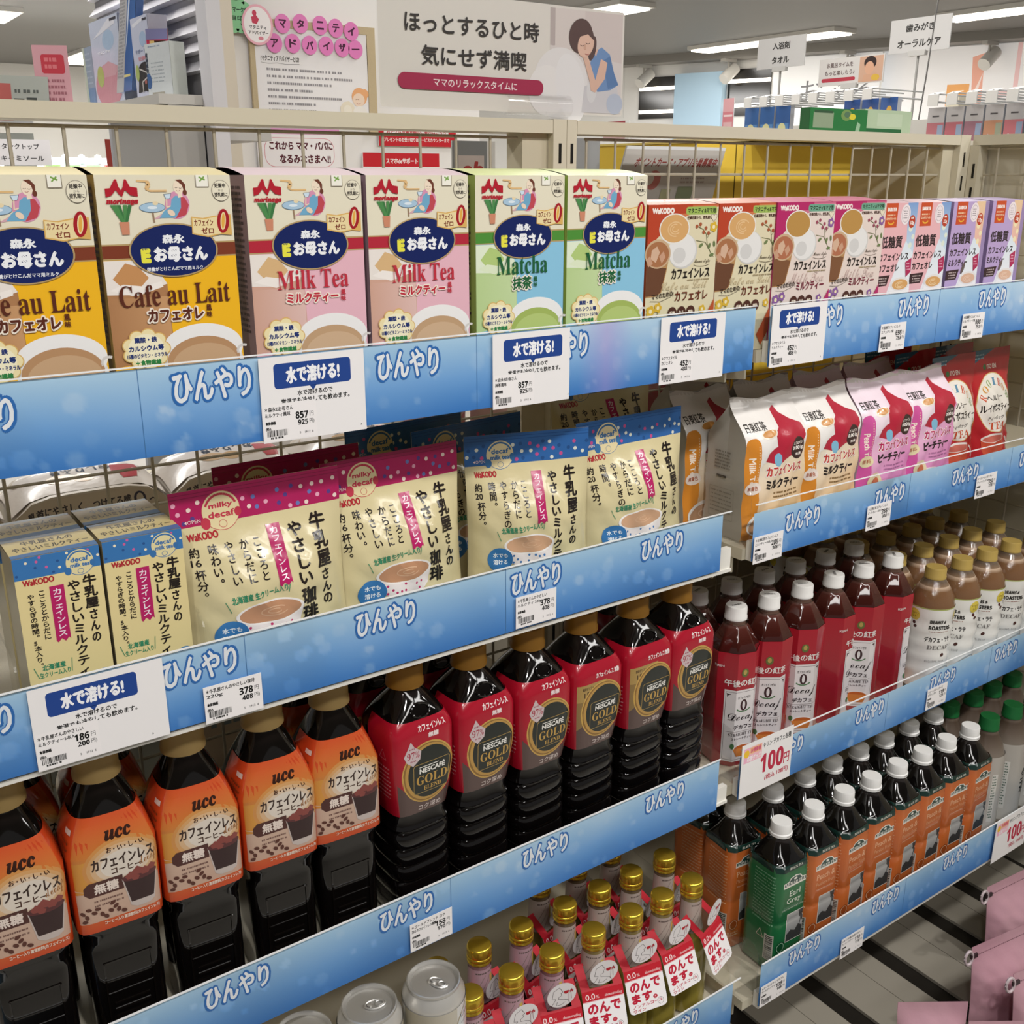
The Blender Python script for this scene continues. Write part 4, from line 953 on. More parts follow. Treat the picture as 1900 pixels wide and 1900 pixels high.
def nitto_art(kind, W=104, Hh=168):
    c, c2 = ('d98a2e', 'e8b878') if kind == 'm' else ('d45aa0', 'eaa6cc')
    a = Art(); a.rect(0, 0, W, Hh, 'eeeae6' if kind == 'm' else 'efdde8')
    a.rect(0, 0, W, 5, 'dcd6d0')
    if kind == 'm': a.poly([(26, 74), (W, 60), (W, 150), (0, 168), (0, 140)], ['f0e6d4', 'ecdcc0', c2, c2, 'e6c79c'])
    else: a.poly([(24, 70), (W, 48), (W, 168), (0, 168), (0, 130)], ['efc6de', 'e9a4ce', 'dd7cb6', 'dd7cb6', 'e9b6d6'])
    a.pill(0, 42, 22, 168, 9, c); a.t('Milk Tea' if kind == 'm' else 'Peach Tea', -8, 80, 30, 89, 'f4e6d6', b=0.3, rot=90)
    a.lines(19, 52, 21, 14, 3.4, 1.6, 'f0d2ac', 3)
    a.t('日東紅茶', 5, 26, 38, 36, '2a2422', b=0.2)
    a.poly([(58, 16), (66, 12), (70, 20), (82, 28), (98, 34), (102, 48), (92, 62), (74, 70), (52, 78), (30, 72), (34, 62), (50, 56), (46, 40), (56, 34)], 'b5263c')   # plain red splash
    a.ell(38, 40, 13, 5, 'e9dfd2', rot=-10); a.ell(38, 39.4, 10.6, 3.6, 'c98a3c', rot=-10); a.ell(50, 72, 6, 8, '7fb4cf')
    a.ell(86, 62, 13.5, 13.5, '3d2a26'); a.t('カフェイン', 77, 54, 95, 58, 'efe4dc', b=0.15); a.t('0.001g', 75.5, 59.4, 96.5, 65.4, 'f6efe8', b=0.25); a.t('未満', 81, 67.4, 91, 71, 'efe4dc', b=0.15)
    a.t('カフェインレス', 32, 78, 96, 92, 'f6f0ea', b=1.0); a.t('カフェインレス', 33, 79, 95, 91, 'c0342e' if kind == 'm' else 'b8285a', b=0.5)
    a.t('ミルクティー' if kind == 'm' else 'ピーチティー', 32, 95, 92, 108, '2a211e', b=0.7)
    a.lines(48, 112, 92, 2, 5, 2.2, '8a6a40' if kind == 'm' else 'b87aa4', 8)
    a.ell(13, 103, 12, 8, 'efe0d6' if kind == 'm' else 'e9dcb0'); a.t('無着色' if kind == 'm' else '香料', 5, 100, 21, 106, 'a85a3a', b=0.15)
    a.ell(46, 150, 40, 18, 'f4f0ec', 30); a.ell(46, 152, 36, 15, 'c59a78' if kind == 'm' else 'b4562c', 28); a.arc(46, 150, 20, 7, 1.4, 'd9b596' if kind == 'm' else 'd98a54', 20, 320)
    if kind != 'm': a.ell(30, 132, 13, 13, 'eee0b4', 18); a.ell(32, 132, 6, 6, 'd97a54')
    return a
sart = Art(); sart.lines(14, 62, 40, 6, 4, 2, '7a746c', 3); sart.rect(18, 92, 34, 95, '4a4440'); sart.lines(10, 112, 46, 6, 5, 1.6, '8a847c', 7); sart.line([(8, 108), (48, 108), (48, 146), (8, 146), (8, 108)], 0.5, '9a948c')
NT = {'m': 'white and orange milk tea packs', 'p': 'white and pink peach tea packs'}
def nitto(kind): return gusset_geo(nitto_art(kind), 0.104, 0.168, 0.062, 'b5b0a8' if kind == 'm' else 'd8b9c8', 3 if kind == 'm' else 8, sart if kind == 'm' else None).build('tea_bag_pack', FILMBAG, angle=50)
for k, x, y, rz, lb in (('m', 0.957, 0.03, -0.02, 'front milk tea pack with orange side, beside the end stop'), ('m', 1.064, 0.032, -0.02, 'front milk tea pack with orange side, beside the pink peach packs'),
                        ('m', 0.93, 0.105, 0.05, 'milk tea pack in shade behind the leftmost front pack'), ('m', 1.045, 0.108, 0.0, 'milk tea pack in shade behind the second front pack'),
                        ('p', 1.172, 0.03, -0.03, 'front pink peach tea pack beside the orange milk tea packs'), ('p', 1.277, 0.034, -0.02, 'front pink peach tea pack beside the red rooibos pouches'),
                        ('p', 1.16, 0.11, 0.05, 'pink peach tea pack in shade behind the first peach pack'), ('p', 1.27, 0.112, 0.0, 'pink peach tea pack in shade behind the second peach pack'),
                        ('m', 1.0, 0.18, 0.04, 'milk tea pack farthest back on its shelf')):
    place('nit' + k, lambda kk=k: nitto(kk), (x, y, Z2), rz, lb, 'tea pack', NT[k])
def rooibos_art(W=105, Hh=178):
    a = Art(); a.rect(0, 0, W, Hh, 'b3242a'); a.poly([(0, 0), (62, 0), (0, 22)], '2c6680'); a.lines(4, 6, 36, 2, 5, 2, 'a9cbd6', 3)
    a.t('ITO EN', 42, 22, 66, 29, 'ead8cc', b=0.3); a.ell(36, 25.5, 4, 4, '3d7a44')
    a.ell(50, 78, 42, 44, 'd6b070', 40); a.ell(50, 78, 40.6, 42.6, 'ece6dc', 40)
    for i, (ch, cl) in enumerate(zip('ROOIBOS', ('c8502e', 'd89a3c', '7aa050', '5a8aa8', 'c8502e', 'd89a3c', '7a9a58'))):
        t = math.radians(200 + i * 23.3); a.t(serif(ch), 50 + 32 * math.cos(t) - 4.5, 80 + 33 * math.sin(t) - 5.5, 50 + 32 * math.cos(t) + 4.5, 80 + 33 * math.sin(t) + 5.5, cl, rot=(i - 3) * 18)
    a.t('ヘルシー', 26, 66, 66, 74, '2c2422', b=0.25); a.t('ルイボスティー', 13, 79, 87, 91, '2c2422', b=0.4); a.t('ティーバッグ', 26, 97, 64, 103, '2c2422', b=0.15)
    a.t(serif('TEA'), 32, 106, 70, 117, 'c8502e'); a.line([(76, 110), (82, 92)], 1.2, '5a8050')
    a.ell(92, 104, 9, 10, 'e2b23c'); a.poly([(18, 130), (72, 130), (66, 178), (24, 178)], 'c9543a'); a.ell(45, 130, 27, 7, 'e7ddd6', 28); a.ell(45, 131, 24, 5, 'c6695a', 26); a.arc(76, 148, 11, 16, 3, 'e3cfc8', -80, 80, 14)
    return a
def rooibos(seed): return pouch_geo(rooibos_art(), 0.105, 0.178, 0.02, 14, seed, '8f1d22', 0.0013).build('rooibos_pouch', FOIL, angle=60)
for i, (x, y, rz, lean, lb) in enumerate(((1.365, 0.055, 0.0, -0.07, 'front red rooibos pouch beside the pink peach packs'), (1.462, 0.058, 0.02, -0.07, 'front red rooibos pouch cut by the right edge of view'),
                                      (1.35, 0.11, 0.05, -0.05, 'red rooibos pouch in shade behind the first red pouch'), (1.45, 0.115, 0.0, -0.05, 'red rooibos pouch in shade behind the pouch at the right edge'),
                                      (1.36, 0.165, -0.05, -0.04, 'red rooibos pouch farthest back beneath the lilac cartons'))):
    o = rooibos(60 + i); o.location = (x, y, Z2); o.rotation_euler = (lean, 0, rz); tag(o, lb, 'pouch', 'red rooibos pouches')
# ================================================================ bottles on the third shelf
Z3 = H + ZS[2]; Z4 = H + ZS[3]
def bottle(name, secs, body_col, body_mat, cap, label_art=None, ltop=0, lref=0, lmat=None, body_cols=None, neck=None, lext=(), ltop_clip=None):
    """an Empty with body, cap and label; cap = (radius, z0, z1, colour, flare, material)"""
    S = Surf(secs); e = empty(name)
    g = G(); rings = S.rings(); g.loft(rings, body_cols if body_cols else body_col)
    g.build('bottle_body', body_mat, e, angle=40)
    if neck: neck(e)
    g = capgeo(cap[0], cap[1], cap[2], cap[3], cap[4]); g.build('cap', cap[5], e, angle=40)
    if label_art:
        g = G(); S.label(g, label_art, ltop, lref, extra=lext, top=ltop_clip); g.build('label', lmat or GLOSS, e, angle=40)
    return e
def part_of(e, n): return [c for c in e.children if c.name.split('.')[0] == n][0]
# --- orange labelled coffee
US = [(0.0, 0.028, 0.028, 5), (0.004, 0.0312, 0.0312, 6), (0.05, 0.0312, 0.0312, 6), (0.108, 0.0312, 0.0312, 6), (0.112, 0.0302, 0.0302, 6), (0.116, 0.0314, 0.0314, 6), (0.124, 0.0325, 0.032, 6), (0.1305, 0.0356, 0.0345, 7),
      (0.18, 0.0362, 0.0348, 7), (0.206, 0.0362, 0.0348, 7), (0.221, 0.0320, 0.0320, 5), (0.236, 0.0268, 0.0268, 3.4), (0.249, 0.0215, 0.0215, 2.4), (0.2585, 0.0165, 0.0165, 2), (0.263, 0.0148, 0.0148, 2), (0.268, 0.0145, 0.0145, 2)]
def ucc_art():
    a = Art(); w = 34
    a.rect(-80, 0, 80, 30, 'b8381c', 'c44a20'); a.rect(-80, 30, 80, 116, 'c44a20', 'bd441c')
    a.rect(-w, 0, w, 18, 'c23a20', 'c8592a'); a.rect(-w, 18, w, 44, 'c8592a', 'c97c38'); a.rect(-w, 44, w, 76, 'c97c38', 'cc924a'); a.hgrad(-w, 46, -10, 76, 'cc8a36', 'd09a4c')
    for i, (rx, ry, c) in enumerate(((32, 25, 'ca8c4c'), (29, 22, 'cd9c66'), (26, 19, 'd1ac84'), (22, 16, 'd6c0a8'), (18, 13, 'dacfc2'))): a.ell(6, 56, rx, ry, c, 32)
    a.rect(-w, 76, w, 110, 'c4a794', 'bf9d8a'); a.rect(-w, 106, w, 116, 'c25526', 'bd431c')
    a.t(bital('ucc'), -6, 23.6, 17, 32.6, '33180f', b=0.5)
    a.t('お・い・し・い', -6, 38, 24, 43, '45281c', b=0.2); a.t('カフェインレス', -19, 46, 31, 57, '33201a', b=0.35); a.t('コーヒー', -4, 58.4, 20, 64.4, '45281c', b=0.2)
    a.t(script('decaf'), 18, 54, 34, 65, '96602c', rot=-14)
    a.line([(-w, 72), (-26, 74)], 0.5, 'd9c8b8'); a.poly([(-23, 67), (4, 67), (4, 81), (-23, 81), (-27, 77), (-27, 71)], '4a2622'); a.t('無糖', -19, 69, 0.5, 79.2, 'e2d2c8', b=0.35)
    a.lines(-20, 85, 3, 2, 4.4, 1.6, '705048', 4)
    a.poly([(3, 72), (32, 72), (27.6, 100), (23, 103), (13, 103), (8, 100)], 'bfb2ac'); a.poly([(4, 73), (31, 73), (27, 97), (8.6, 97)], '301a1c'); a.ell(17.5, 72.5, 14.4, 4.6, '54282a', 26)
    for x, y, r in ((10, 71, 4.4), (16, 68, 5), (22, 70, 4.6), (27.4, 68, 4), (14, 74, 3.4)): a.poly([(x - r, y), (x, y - r * 0.9), (x + r, y - 0.6), (x + r * 0.5, y + r * 0.8), (x - r * 0.6, y + r * 0.7)], '84403a')
    rd = random.Random(4)
    for x, y in ((-30, 95), (-25, 92), (-27, 99), (-21, 96), (-18, 93), (-15, 99), (-29, 103), (-6, 91), (-4, 95), (-8, 98), (-2, 99), (-12, 102), (2, 102)): a.ell(x, y, 2.5, 1.7, '542a20', 9, rot=rd.uniform(0, 180))
    a.t('コーヒー入り清涼飲料(カフェインレス)', -14, 106.6, 31, 111, 'e2cab8', b=0.15)
    a.rect(-50, 20, -38, 24, 'd2c8be'); a.lines(-60, 30, -39, 9, 5, 1.8, '6e3a1e', 6)
    return a
def ucc():
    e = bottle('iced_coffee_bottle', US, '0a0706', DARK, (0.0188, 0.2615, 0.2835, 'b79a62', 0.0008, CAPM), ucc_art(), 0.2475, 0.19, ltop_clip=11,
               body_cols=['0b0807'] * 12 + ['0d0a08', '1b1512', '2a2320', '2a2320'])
    g = G()                                                          # moulded panel on the front
    for x0, x1, z0, z1 in ((-0.02, 0.02, 0.094, 0.0955), (-0.02, 0.02, 0.062, 0.0632), (-0.0205, -0.019, 0.03, 0.095), (0.019, 0.0205, 0.03, 0.095), (-0.015, 0.015, 0.05, 0.052), (-0.015, 0.015, 0.043, 0.045), (-0.015, 0.015, 0.036, 0.038)):
        g.box(x0, x1, -0.0322, -0.0302, z0, z1, '100c0a')
    g.build('moulded_panel', DARK, part_of(e, 'bottle_body'), smooth=False); return e
UG = 'large coffee bottles with orange labels'
for x, y, lb in ((0.083, 0.057, 'front orange labelled coffee bottle cut by the left edge'), (0.158, 0.057, 'front orange labelled coffee bottle, second in its row'), (0.232, 0.057, 'front orange labelled coffee bottle, middle of its row'),
                 (0.306, 0.057, 'front orange labelled coffee bottle, fourth in its row'), (0.374, 0.058, 'front orange labelled coffee bottle beside the red labelled ones'),
                 (0.098, 0.135, 'orange labelled coffee bottle in shade behind the leftmost one'), (0.175, 0.135, 'orange labelled coffee bottle in shade behind the second one'),
                 (0.375, 0.136, 'orange labelled coffee bottle in shade behind the last orange one')):
    place('ucc', ucc, (x, y, Z3), -0.05, lb, 'bottle', UG)
# --- red labelled coffee
rib = []
for i in range(5):
    z = 0.012 + i * 0.0195; rib += [(z, 0.0345, 0.0345, 4), (z + 0.012, 0.0345, 0.0345, 4), (z + 0.0155, 0.0322, 0.0322, 4)]
NS = [(0.0, 0.031, 0.031, 4), (0.004, 0.0343, 0.0343, 4)] + rib + [(0.11, 0.034, 0.034, 4), (0.118, 0.031, 0.031, 4.5), (0.1275, 0.0315, 0.0315, 5), (0.15, 0.0345, 0.0345, 6), (0.18, 0.0365, 0.0365, 7), (0.216, 0.0365, 0.0365, 7), (0.222, 0.0355, 0.0355, 6),
       (0.230, 0.0325, 0.0325, 4.5), (0.238, 0.0285, 0.0285, 3.2), (0.247, 0.0225, 0.0225, 2.4), (0.2545, 0.0165, 0.0165, 2), (0.259, 0.0145, 0.0145, 2), (0.265, 0.014, 0.014, 2)]
def nes_art(gold=False):
    a = Art(); w = 33; a.rect(-80, 0, 80, 110, 'a8142a'); a.rect(-w, 92, w, 110, '6a3a38', '4a3834')
    a.poly([(-w, 70), (-20, 84), (0, 96), (20, 96), (w, 84), (w, 110), (-w, 110)], '5a4642')
    if gold:
        a.rect(-w, 28, -4, 48, 'a88a50'); a.poly([(-4, 28), (8, 28), (2, 40), (-4, 48)], 'a88a50'); a.poly([(-w, 48), (-4, 48), (-24, 78), (-w, 84)], '8a6f42')
        a.t('珈琲ポリフェノール 習慣', -26, 31, 3, 35, '4a341c', b=0.1); a.t('1日3杯', -24, 36.4, 0, 44, '4a341c', b=0.35)
    a.ell(3, 64, 31, 35, 'c8a050', 44); a.ell(3, 64, 29.6, 33.4, '8a6530', 44); a.ell(4, 64, 28.6, 32, 'b88f48', 44); a.ell(5, 64, 26, 29.4, '19201c', 44)
    a.pill(-15, 52, 28.5, 86.5, 3.4, '9a7e44'); a.pill(-14.3, 52.7, 27.8, 85.8, 3, '1b221e')
    a.t('NESCAFÉ', -8, 56.2, 22, 63.6, 'e9e6df', b=0.32); a.line([(-8, 56), (14, 56)], 0.8, 'e9e6df')
    a.t(serif('GOLD'), -11.5, 66, 25.5, 76.6, 'c0974a'); a.t(serif('BLEND'), -3, 79, 18.5, 84, 'c0974a')
    a.t('コク深め', -9, 101, 20.5, 107.4, 'c9bab4', b=0.2)
    if gold: a.t('カフェインレス 無糖', -8, 17, 26, 23.6, 'f0dcdc', b=0.25)
    else:
        a.t('カフェインレス', -8, 9.6, 25, 16.6, 'f0dcdc', b=0.25); a.t('無糖', 3, 19.6, 15, 25.4, 'f0dcdc', b=0.25)
        a.poly([(-17, 24), (-13, 31), (-5.5, 37), (-7, 46), (-15, 52), (-22, 46), (-25, 39), (-21, 32)], 'c9b6b8'); a.t(serif('97') + '%', -21.5, 35.6, -7.5, 43.2, 'a02840'); a.lines(-19, 31.5, -11, 1, 3, 1.5, 'a05a68', 2); a.lines(-18, 45.4, -11, 1, 3, 1.4, 'a05a68', 3)
    a.line([(-58, 44), (-52, 34), (-46, 44), (-58, 44)], 0.7, 'c86a76'); a.lines(-66, 52, -40, 8, 5, 1.7, 'd08a92', 5)
    return a
def nes(gold):
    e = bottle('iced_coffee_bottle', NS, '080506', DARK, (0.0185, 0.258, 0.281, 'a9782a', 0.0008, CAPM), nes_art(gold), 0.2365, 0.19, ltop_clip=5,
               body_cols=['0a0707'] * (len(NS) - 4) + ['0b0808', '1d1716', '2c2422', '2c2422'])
    for s in (-1, 1):
        g = G(); g.ell = None
        pts = [(0.0105 * math.cos(t), 0.006 * math.sin(t)) for t in [2 * PI * i / 16 for i in range(16)]]
        S = Surf(NS); z0 = 0.239
        vs = []
        for x, z in pts:
            R = S.at(z0 + z); yy = min(p[1] for p in R if abs(p[0] - (x + s * 0.0)) < 0.004); vs.append((x, yy - 0.0012, z0 + z))
        if s > 0: g.tube(vs + vs[:2], 0.0012, '0c0908'); g.build('moulded_oval', DARK, part_of(e, 'bottle_body'))
    return e
NG = 'large coffee bottles with red labels'
for x, y, gd, lb in ((0.4565, 0.057, 0, 'front red labelled coffee bottle beside the orange labels'), (0.533, 0.057, 0, 'front red labelled coffee bottle, second in its row'), (0.609, 0.057, 0, 'front red labelled coffee bottle, third in its row'),
                     (0.683, 0.057, 1, 'red labelled coffee bottle with gold corner, beside the third'), (0.7605, 0.057, 1, 'red labelled coffee bottle with gold corner, second from the row end'), (0.833, 0.06, 0, 'front red labelled coffee bottle at the shelf end'),
                     (0.452, 0.138, 1, 'red labelled coffee bottle in shade behind the first red one'), (0.53, 0.137, 0, 'red labelled coffee bottle in shade behind the second red one'),
                     (0.80, 0.14, 0, 'red labelled coffee bottle in shade near the shelf end')):
    place('nes%d' % gd, lambda q=gd: nes(q), (x, y, Z3), 0.03, lb, 'bottle', NG)
# --- red tea bottles (eight sided)
KS = [(0.0, 0.029, 0.029, 'o'), (0.004, 0.0312, 0.0312, 'o'), (0.16, 0.0312, 0.0312, 'o'), (0.165, 0.0305, 0.0305, 'o'), (0.178, 0.0235, 0.0235, 'o'), (0.190, 0.0165, 0.0165, 'o'), (0.1955, 0.0128, 0.0128, 2), (0.2, 0.0125, 0.0125, 2)]
TEA = principled('tea_in_bottle', 0.04, 0.5, coat=0.7, bump=0)
def kirin_art():
    a = Art(); a.rect(-110, 0, 110, 163, 'a5202e')
    for o in (-103, 0):
        a.rect(o - 28, 51, o + 26, 155, 'e2dcdc'); a.line([(o - 26, 54), (o + 24, 54), (o + 24, 152), (o - 26, 152), (o - 26, 54)], 0.5, '5a4a4c')
        for q in ((o - 25, 56, 1), (o + 23, 56, -1)): a.poly([(q[0], q[1]), (q[0] + 6 * q[2], q[1] + 1), (q[0] + 2.4 * q[2], q[1] + 2.4), (q[0] + 1 * q[2], q[1] + 6)], '3a2a2c')
        a.t('午後の紅茶', o - 29, 36, o + 24, 46, 'eadfdc', b=0.3); a.ell(o - 2, 27, 5, 6, '5f6a34'); a.ell(o - 2, 26.4, 2.6, 3.6, 'b09a52'); a.t('KIRIN', o - 44, 17, o - 30, 20.4, 'e6d2d0', b=0.2)
        a.t('カフェインゼロ', o - 10, 60, o + 8, 64, '3a3032', b=0.1); a.ell(o - 1, 73, 5, 8, '3a1c22', 20); a.ell(o - 1, 73, 2, 5.8, 'e2dcdc', 16)
        a.arc(o - 1, 76, 10, 6, 1.6, '4d7a4e', 20, 160, 14)
        a.t(script('Decaf'), o - 22, 84, o + 20, 99, '2e2426'); a.t('デカフェ', o - 14, 101, o + 14, 108, '3a2e30', b=0.3); a.line([(o - 22, 111), (o + 20, 111)], 0.4, '6a5a5c')
        a.t(serif('STRAIGHT TEA'), o - 20, 113, o + 18, 117.4, '4a3c3e'); a.t('ストレートティー', o - 16, 119.6, o + 14, 123.4, '4a3c3e', b=0.12)
        a.ell(o + 2, 136, 15, 6, 'efe9e6'); a.ell(o + 2, 136, 12.6, 4.6, 'c0622c'); a.poly([(o - 13, 136), (o + 17, 136), (o + 11, 148), (o - 7, 148)], 'd2803c'); a.ell(o - 14, 132, 3, 4, '4d7a4e')
    return a
def kirin():
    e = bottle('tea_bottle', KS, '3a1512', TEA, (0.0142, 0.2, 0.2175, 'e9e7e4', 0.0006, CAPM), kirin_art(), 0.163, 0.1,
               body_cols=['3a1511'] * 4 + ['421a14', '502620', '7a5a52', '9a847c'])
    g = G(); g.lathe([(0.0125, 0.1935), (0.0155, 0.1945), (0.0155, 0.1962), (0.0125, 0.1972)], 24, 'cfc4c0'); g.build('neck_ring', CLEARB, e)
    g = G(); a = Art(); a.t('KIRIN', -7, -2, 7, 2, '5a5654', b=0.2); g.art(a, lambda u, v, h: (u / 1000, -v / 1000, 0.2177 + h)); g.build('cap_print', CAPM, part_of(e, 'cap'), smooth=False)
    return e
KG, KB = 'red tea bottles in the front row', 'red tea bottles in the shaded rows'
row = ['first', 'second', 'third', 'fourth', 'fifth', 'sixth']
for i, (x, rz) in enumerate(((0.9505, -0.22), (1.0135, -0.6), (1.0795, -0.5), (1.145, 0.85), (1.211, -0.75), (1.279, 0.8))):
    place('kirin', kirin, (x, 0.069, Z3), rz, 'front red labelled tea bottle with white cap, %s from the left' % row[i], 'bottle', KG)
for i, (x, rz) in enumerate(((0.9465, 0.3), (1.0115, -0.6), (1.0775, 0.1), (1.143, -0.5), (1.209, 0.3), (1.275, -0.6))):
    place('kirin', kirin, (x, 0.1345, Z3), rz, 'shaded red tea bottle, %s along the row behind the front one' % row[i], 'bottle', KB)
# --- cafe latte bottles (round, ribbed)
lr = []
for i in range(5):
    z = 0.018 + i * 0.022; lr += [(z, 0.0322, 0.0322, 2), (z + 0.006, 0.0306, 0.0306, 2), (z + 0.012, 0.0322, 0.0322, 2)]
LS = [(0.0, 0.028, 0.028, 2), (0.005, 0.032, 0.032, 2)] + lr + [(0.127, 0.0325, 0.0325, 2), (0.138, 0.0325, 0.0325, 2), (0.150, 0.0295, 0.0295, 2), (0.16, 0.0245, 0.0245, 2), (0.1655, 0.021, 0.021, 2), (0.1665, 0.0205, 0.0205, 2), (0.172, 0.0165, 0.0165, 2), (0.176, 0.0145, 0.0145, 2), (0.179, 0.0142, 0.0142, 2)]
def latte_art():
    a = Art(); a.rect(-105, 0, 105, 130, 'e9e7e2'); a.rect(-105, 0, 105, 2, 'a9b268')
    for o in (-68, 0, 68):
        a.t(sans('BEANS &'), o - 15, 18, o + 9, 24, '2a2624', b=0.3); a.t(sans('ROASTERS'), o - 16, 27, o + 16, 33, '2a2624', b=0.3); a.lines(o - 15, 35.5, o + 15, 1, 2, 1.2, '9a6a5c', 3)
        a.t('デカフェ・ラテ', o - 20, 45, o + 20, 53, '2e2a28', b=0.3); a.t(serif('DECAF'), o - 15, 58, o + 17, 65, '7a7674'); a.ell(o + 8, 74, 3.2, 2.4, '4a2c26', 12, rot=-40)
        a.t('おいしいラテで、ひといき', o - 16, 82, o + 12, 85.6, '6a6664')
        a.ell(o + 30, 14, 8.6, 9.4, 'dcc64a', 22); a.t('カフェイン', o + 23.6, 10, o + 36.4, 13.4, '5a4a1c', b=0.1); a.t('レス', o + 27, 15, o + 33, 18.6, '5a4a1c', b=0.1)
        a.ell(o + 30, 27, 2.8, 2.4, '4a2220', 12, rot=30); a.ell(o + 33, 32, 2.8, 2.4, '4a2c26', 12, rot=-30)
    return a
LATTE = principled('latte_in_bottle', 0.06, 0.5, coat=0.6, bump=0.12, bscale=500)
def latte():
    n = len(LS); e = bottle('latte_bottle', LS, '7a583c', LATTE, (0.0152, 0.1755, 0.192, 'b59a54', 0.0005, CAPM), latte_art(), 0.1365, 0.07,
               body_cols=['7c5a3e'] * (n - 6) + ['7c5a3e', 'cdb49c', '8a7058', '6a5a4c', '7a6c5e', '8a7c70'], lext=())
    return e
LG = 'cafe latte bottles with gold caps'
lw = ['beside the last red tea bottle', 'second in its row', 'third in its row', 'fourth in its row', 'at the right edge of view']
for i, (x, rz) in enumerate(((1.347, -0.5), (1.4145, -1.1), (1.4815, -1.0), (1.549, -0.6), (1.6165, -0.3))):
    place('latte', latte, (x, 0.041, Z3), rz, 'front latte bottle with gold cap, %s' % lw[i], 'bottle', LG)
for r_ in range(1, 5):
    for i in range(5):
        if r_ == 1 and i == 0: pass
        x = 1.347 + 0.0675 * i + 0.0015 * ((r_ * 3 + i) % 3)
        place('latte', latte, (x, 0.041 + 0.068 * r_, Z3), 0.3 * ((i * 7 + r_ * 5) % 5) - 0.6, 'gold capped latte bottle, %s, %s row behind the front' % (['nearest the red tea', 'second along', 'third along', 'fourth along', 'farthest right'][i], ['', 'first', 'second', 'third', 'fourth'][r_]), 'bottle', LG)

# ================================================================ bottles on the fourth shelf
AS = [(0.0, 0.0285, 0.0285, (0.048, 0)), (0.004, 0.031, 0.031, (0.0535, 0)), (0.076, 0.031, 0.031, (0.0535, 0)), (0.079, 0.0300, 0.0300, (0.052, 0)), (0.082, 0.031, 0.031, (0.0535, 0)), (0.15, 0.031, 0.031, (0.0535, 0)), (0.154, 0.0302, 0.0302, (0.052, 0)), (0.158, 0.031, 0.031, (0.0535, 0)),
      (0.166, 0.0305, 0.0305, (0.051, 0)), (0.171, 0.0285, 0.0285, 2.6), (0.180, 0.0225, 0.0225, 2.2), (0.190, 0.016, 0.016, 2), (0.194, 0.0132, 0.0132, 2), (0.198, 0.0128, 0.0128, 2)]
def ahmad_art(kind):
    c, dk = ('c4672f', '9a4a1e') if kind == 'o' else ('1f6a3c', '134a28')
    a = Art(); a.rect(-110, 0, 110, 165, c); a.rect(-110, 0, 110, 9, '17322c')
    a.t(serif('BLACK TEA'), -11, 3, 13, 6.6, 'e6e2d6')
    a.poly([(-20, 33), (-20, 26), (-12, 25), (-8, 20), (1, 18), (10, 20), (14, 25), (22, 26), (22, 33)], 'e9e4da'); a.poly([(-18.5, 31.6), (-18.5, 27), (-11, 26.4), (-7, 21.4), (1, 19.6), (9, 21.4), (13, 26.4), (20.5, 27), (20.5, 31.6)], '2c4a44'); a.rect(-20, 32.4, 22, 34, 'e9e4da')
    a.t(serif('AHMAD TEA'), -17.5, 26.6, 19.5, 31.4, 'f3efe6'); a.ell(1, 23.4, 3, 1.8, 'e9e4da')
    if kind == 'o':
        a.t('Peach &', -17, 41, 18, 50, 'e9b48c', b=0.1); a.t('Passion Fruit', -17, 54, 19, 60, 'e0a478'); a.t('DECAFFEINATED', -15, 65, 14, 67, 'e6c2a4')
    else:
        a.t('Earl', -8, 41, 12, 50, 'dfe6d6', b=0.1); a.t('Grey', -12, 53, 14, 63, 'dfe6d6', b=0.1); a.t('DECAFFEINATED', -19, 68, 21, 70, 'cfdccb')
    a.rect(-9, 78, 24, 124, 'd9d5cc'); a.rect(-8, 79, 23, 123, 'b2b2b0', '7e7f7f')
    a.poly([(-8, 112), (0, 106), (8, 110), (14, 102), (23, 108), (23, 123), (-8, 123)], '3c3c3b'); a.poly([(12, 79), (23, 79), (23, 100), (18, 96), (15, 88)], '4a4a49'); a.line([(20, 82), (16, 104)], 1.6, '4a4a49')
    a.ell(-17, 128, 8, 9, dk); a.arc(-17, 128, 6, 7, 0.8, 'd9b28e' if kind == 'o' else '9cc0a4'); a.lines(-26, 140, -6, 2, 4, 2, 'd9b28e' if kind == 'o' else '9cc0a4', 3)
    a.line([(-56, 118), (-50, 106), (-44, 118), (-56, 118)], 0.9, 'd0c6b4'); a.rect(-42, 108, -28, 148, 'c9c6bc'); a.up()
    rd = random.Random(5); y = 110
    while y < 146: h = rd.choice((0.6, 1.0, 1.6)); a.rect(-40.5, y, -29.5, y + h, '2c2a28', keep=True); y += h + rd.choice((0.6, 1.0))
    a.lines(-66, 16, -30, 16, 5, 1.6, 'd6a67c' if kind == 'o' else '7fae8c', 7)
    return a
def ahmad(kind):
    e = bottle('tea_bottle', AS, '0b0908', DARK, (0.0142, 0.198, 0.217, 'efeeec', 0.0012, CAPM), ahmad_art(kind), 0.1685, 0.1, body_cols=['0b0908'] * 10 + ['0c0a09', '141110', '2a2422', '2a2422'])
    g = G(); a = Art(); a.t('2020.11', -4, -1.2, 6, 1.2, '8a8886')
    g.art(a, lambda u, v, h: (0.0155 * math.sin(u / 14.0), -0.0156 * math.cos(u / 14.0) - h, 0.2005 - v / 1000), ul=range(-4, 7, 2)); g.build('date_print', CAPM, part_of(e, 'cap'), smooth=False)
    return e
AG = 'orange labelled black tea bottles'
o = ahmad('g'); o.location = (0.9885, -0.003, Z4); o.rotation_euler = (0, 0, -0.04); tag(o, 'green labelled black tea bottle at the left end of its row', 'bottle', None)
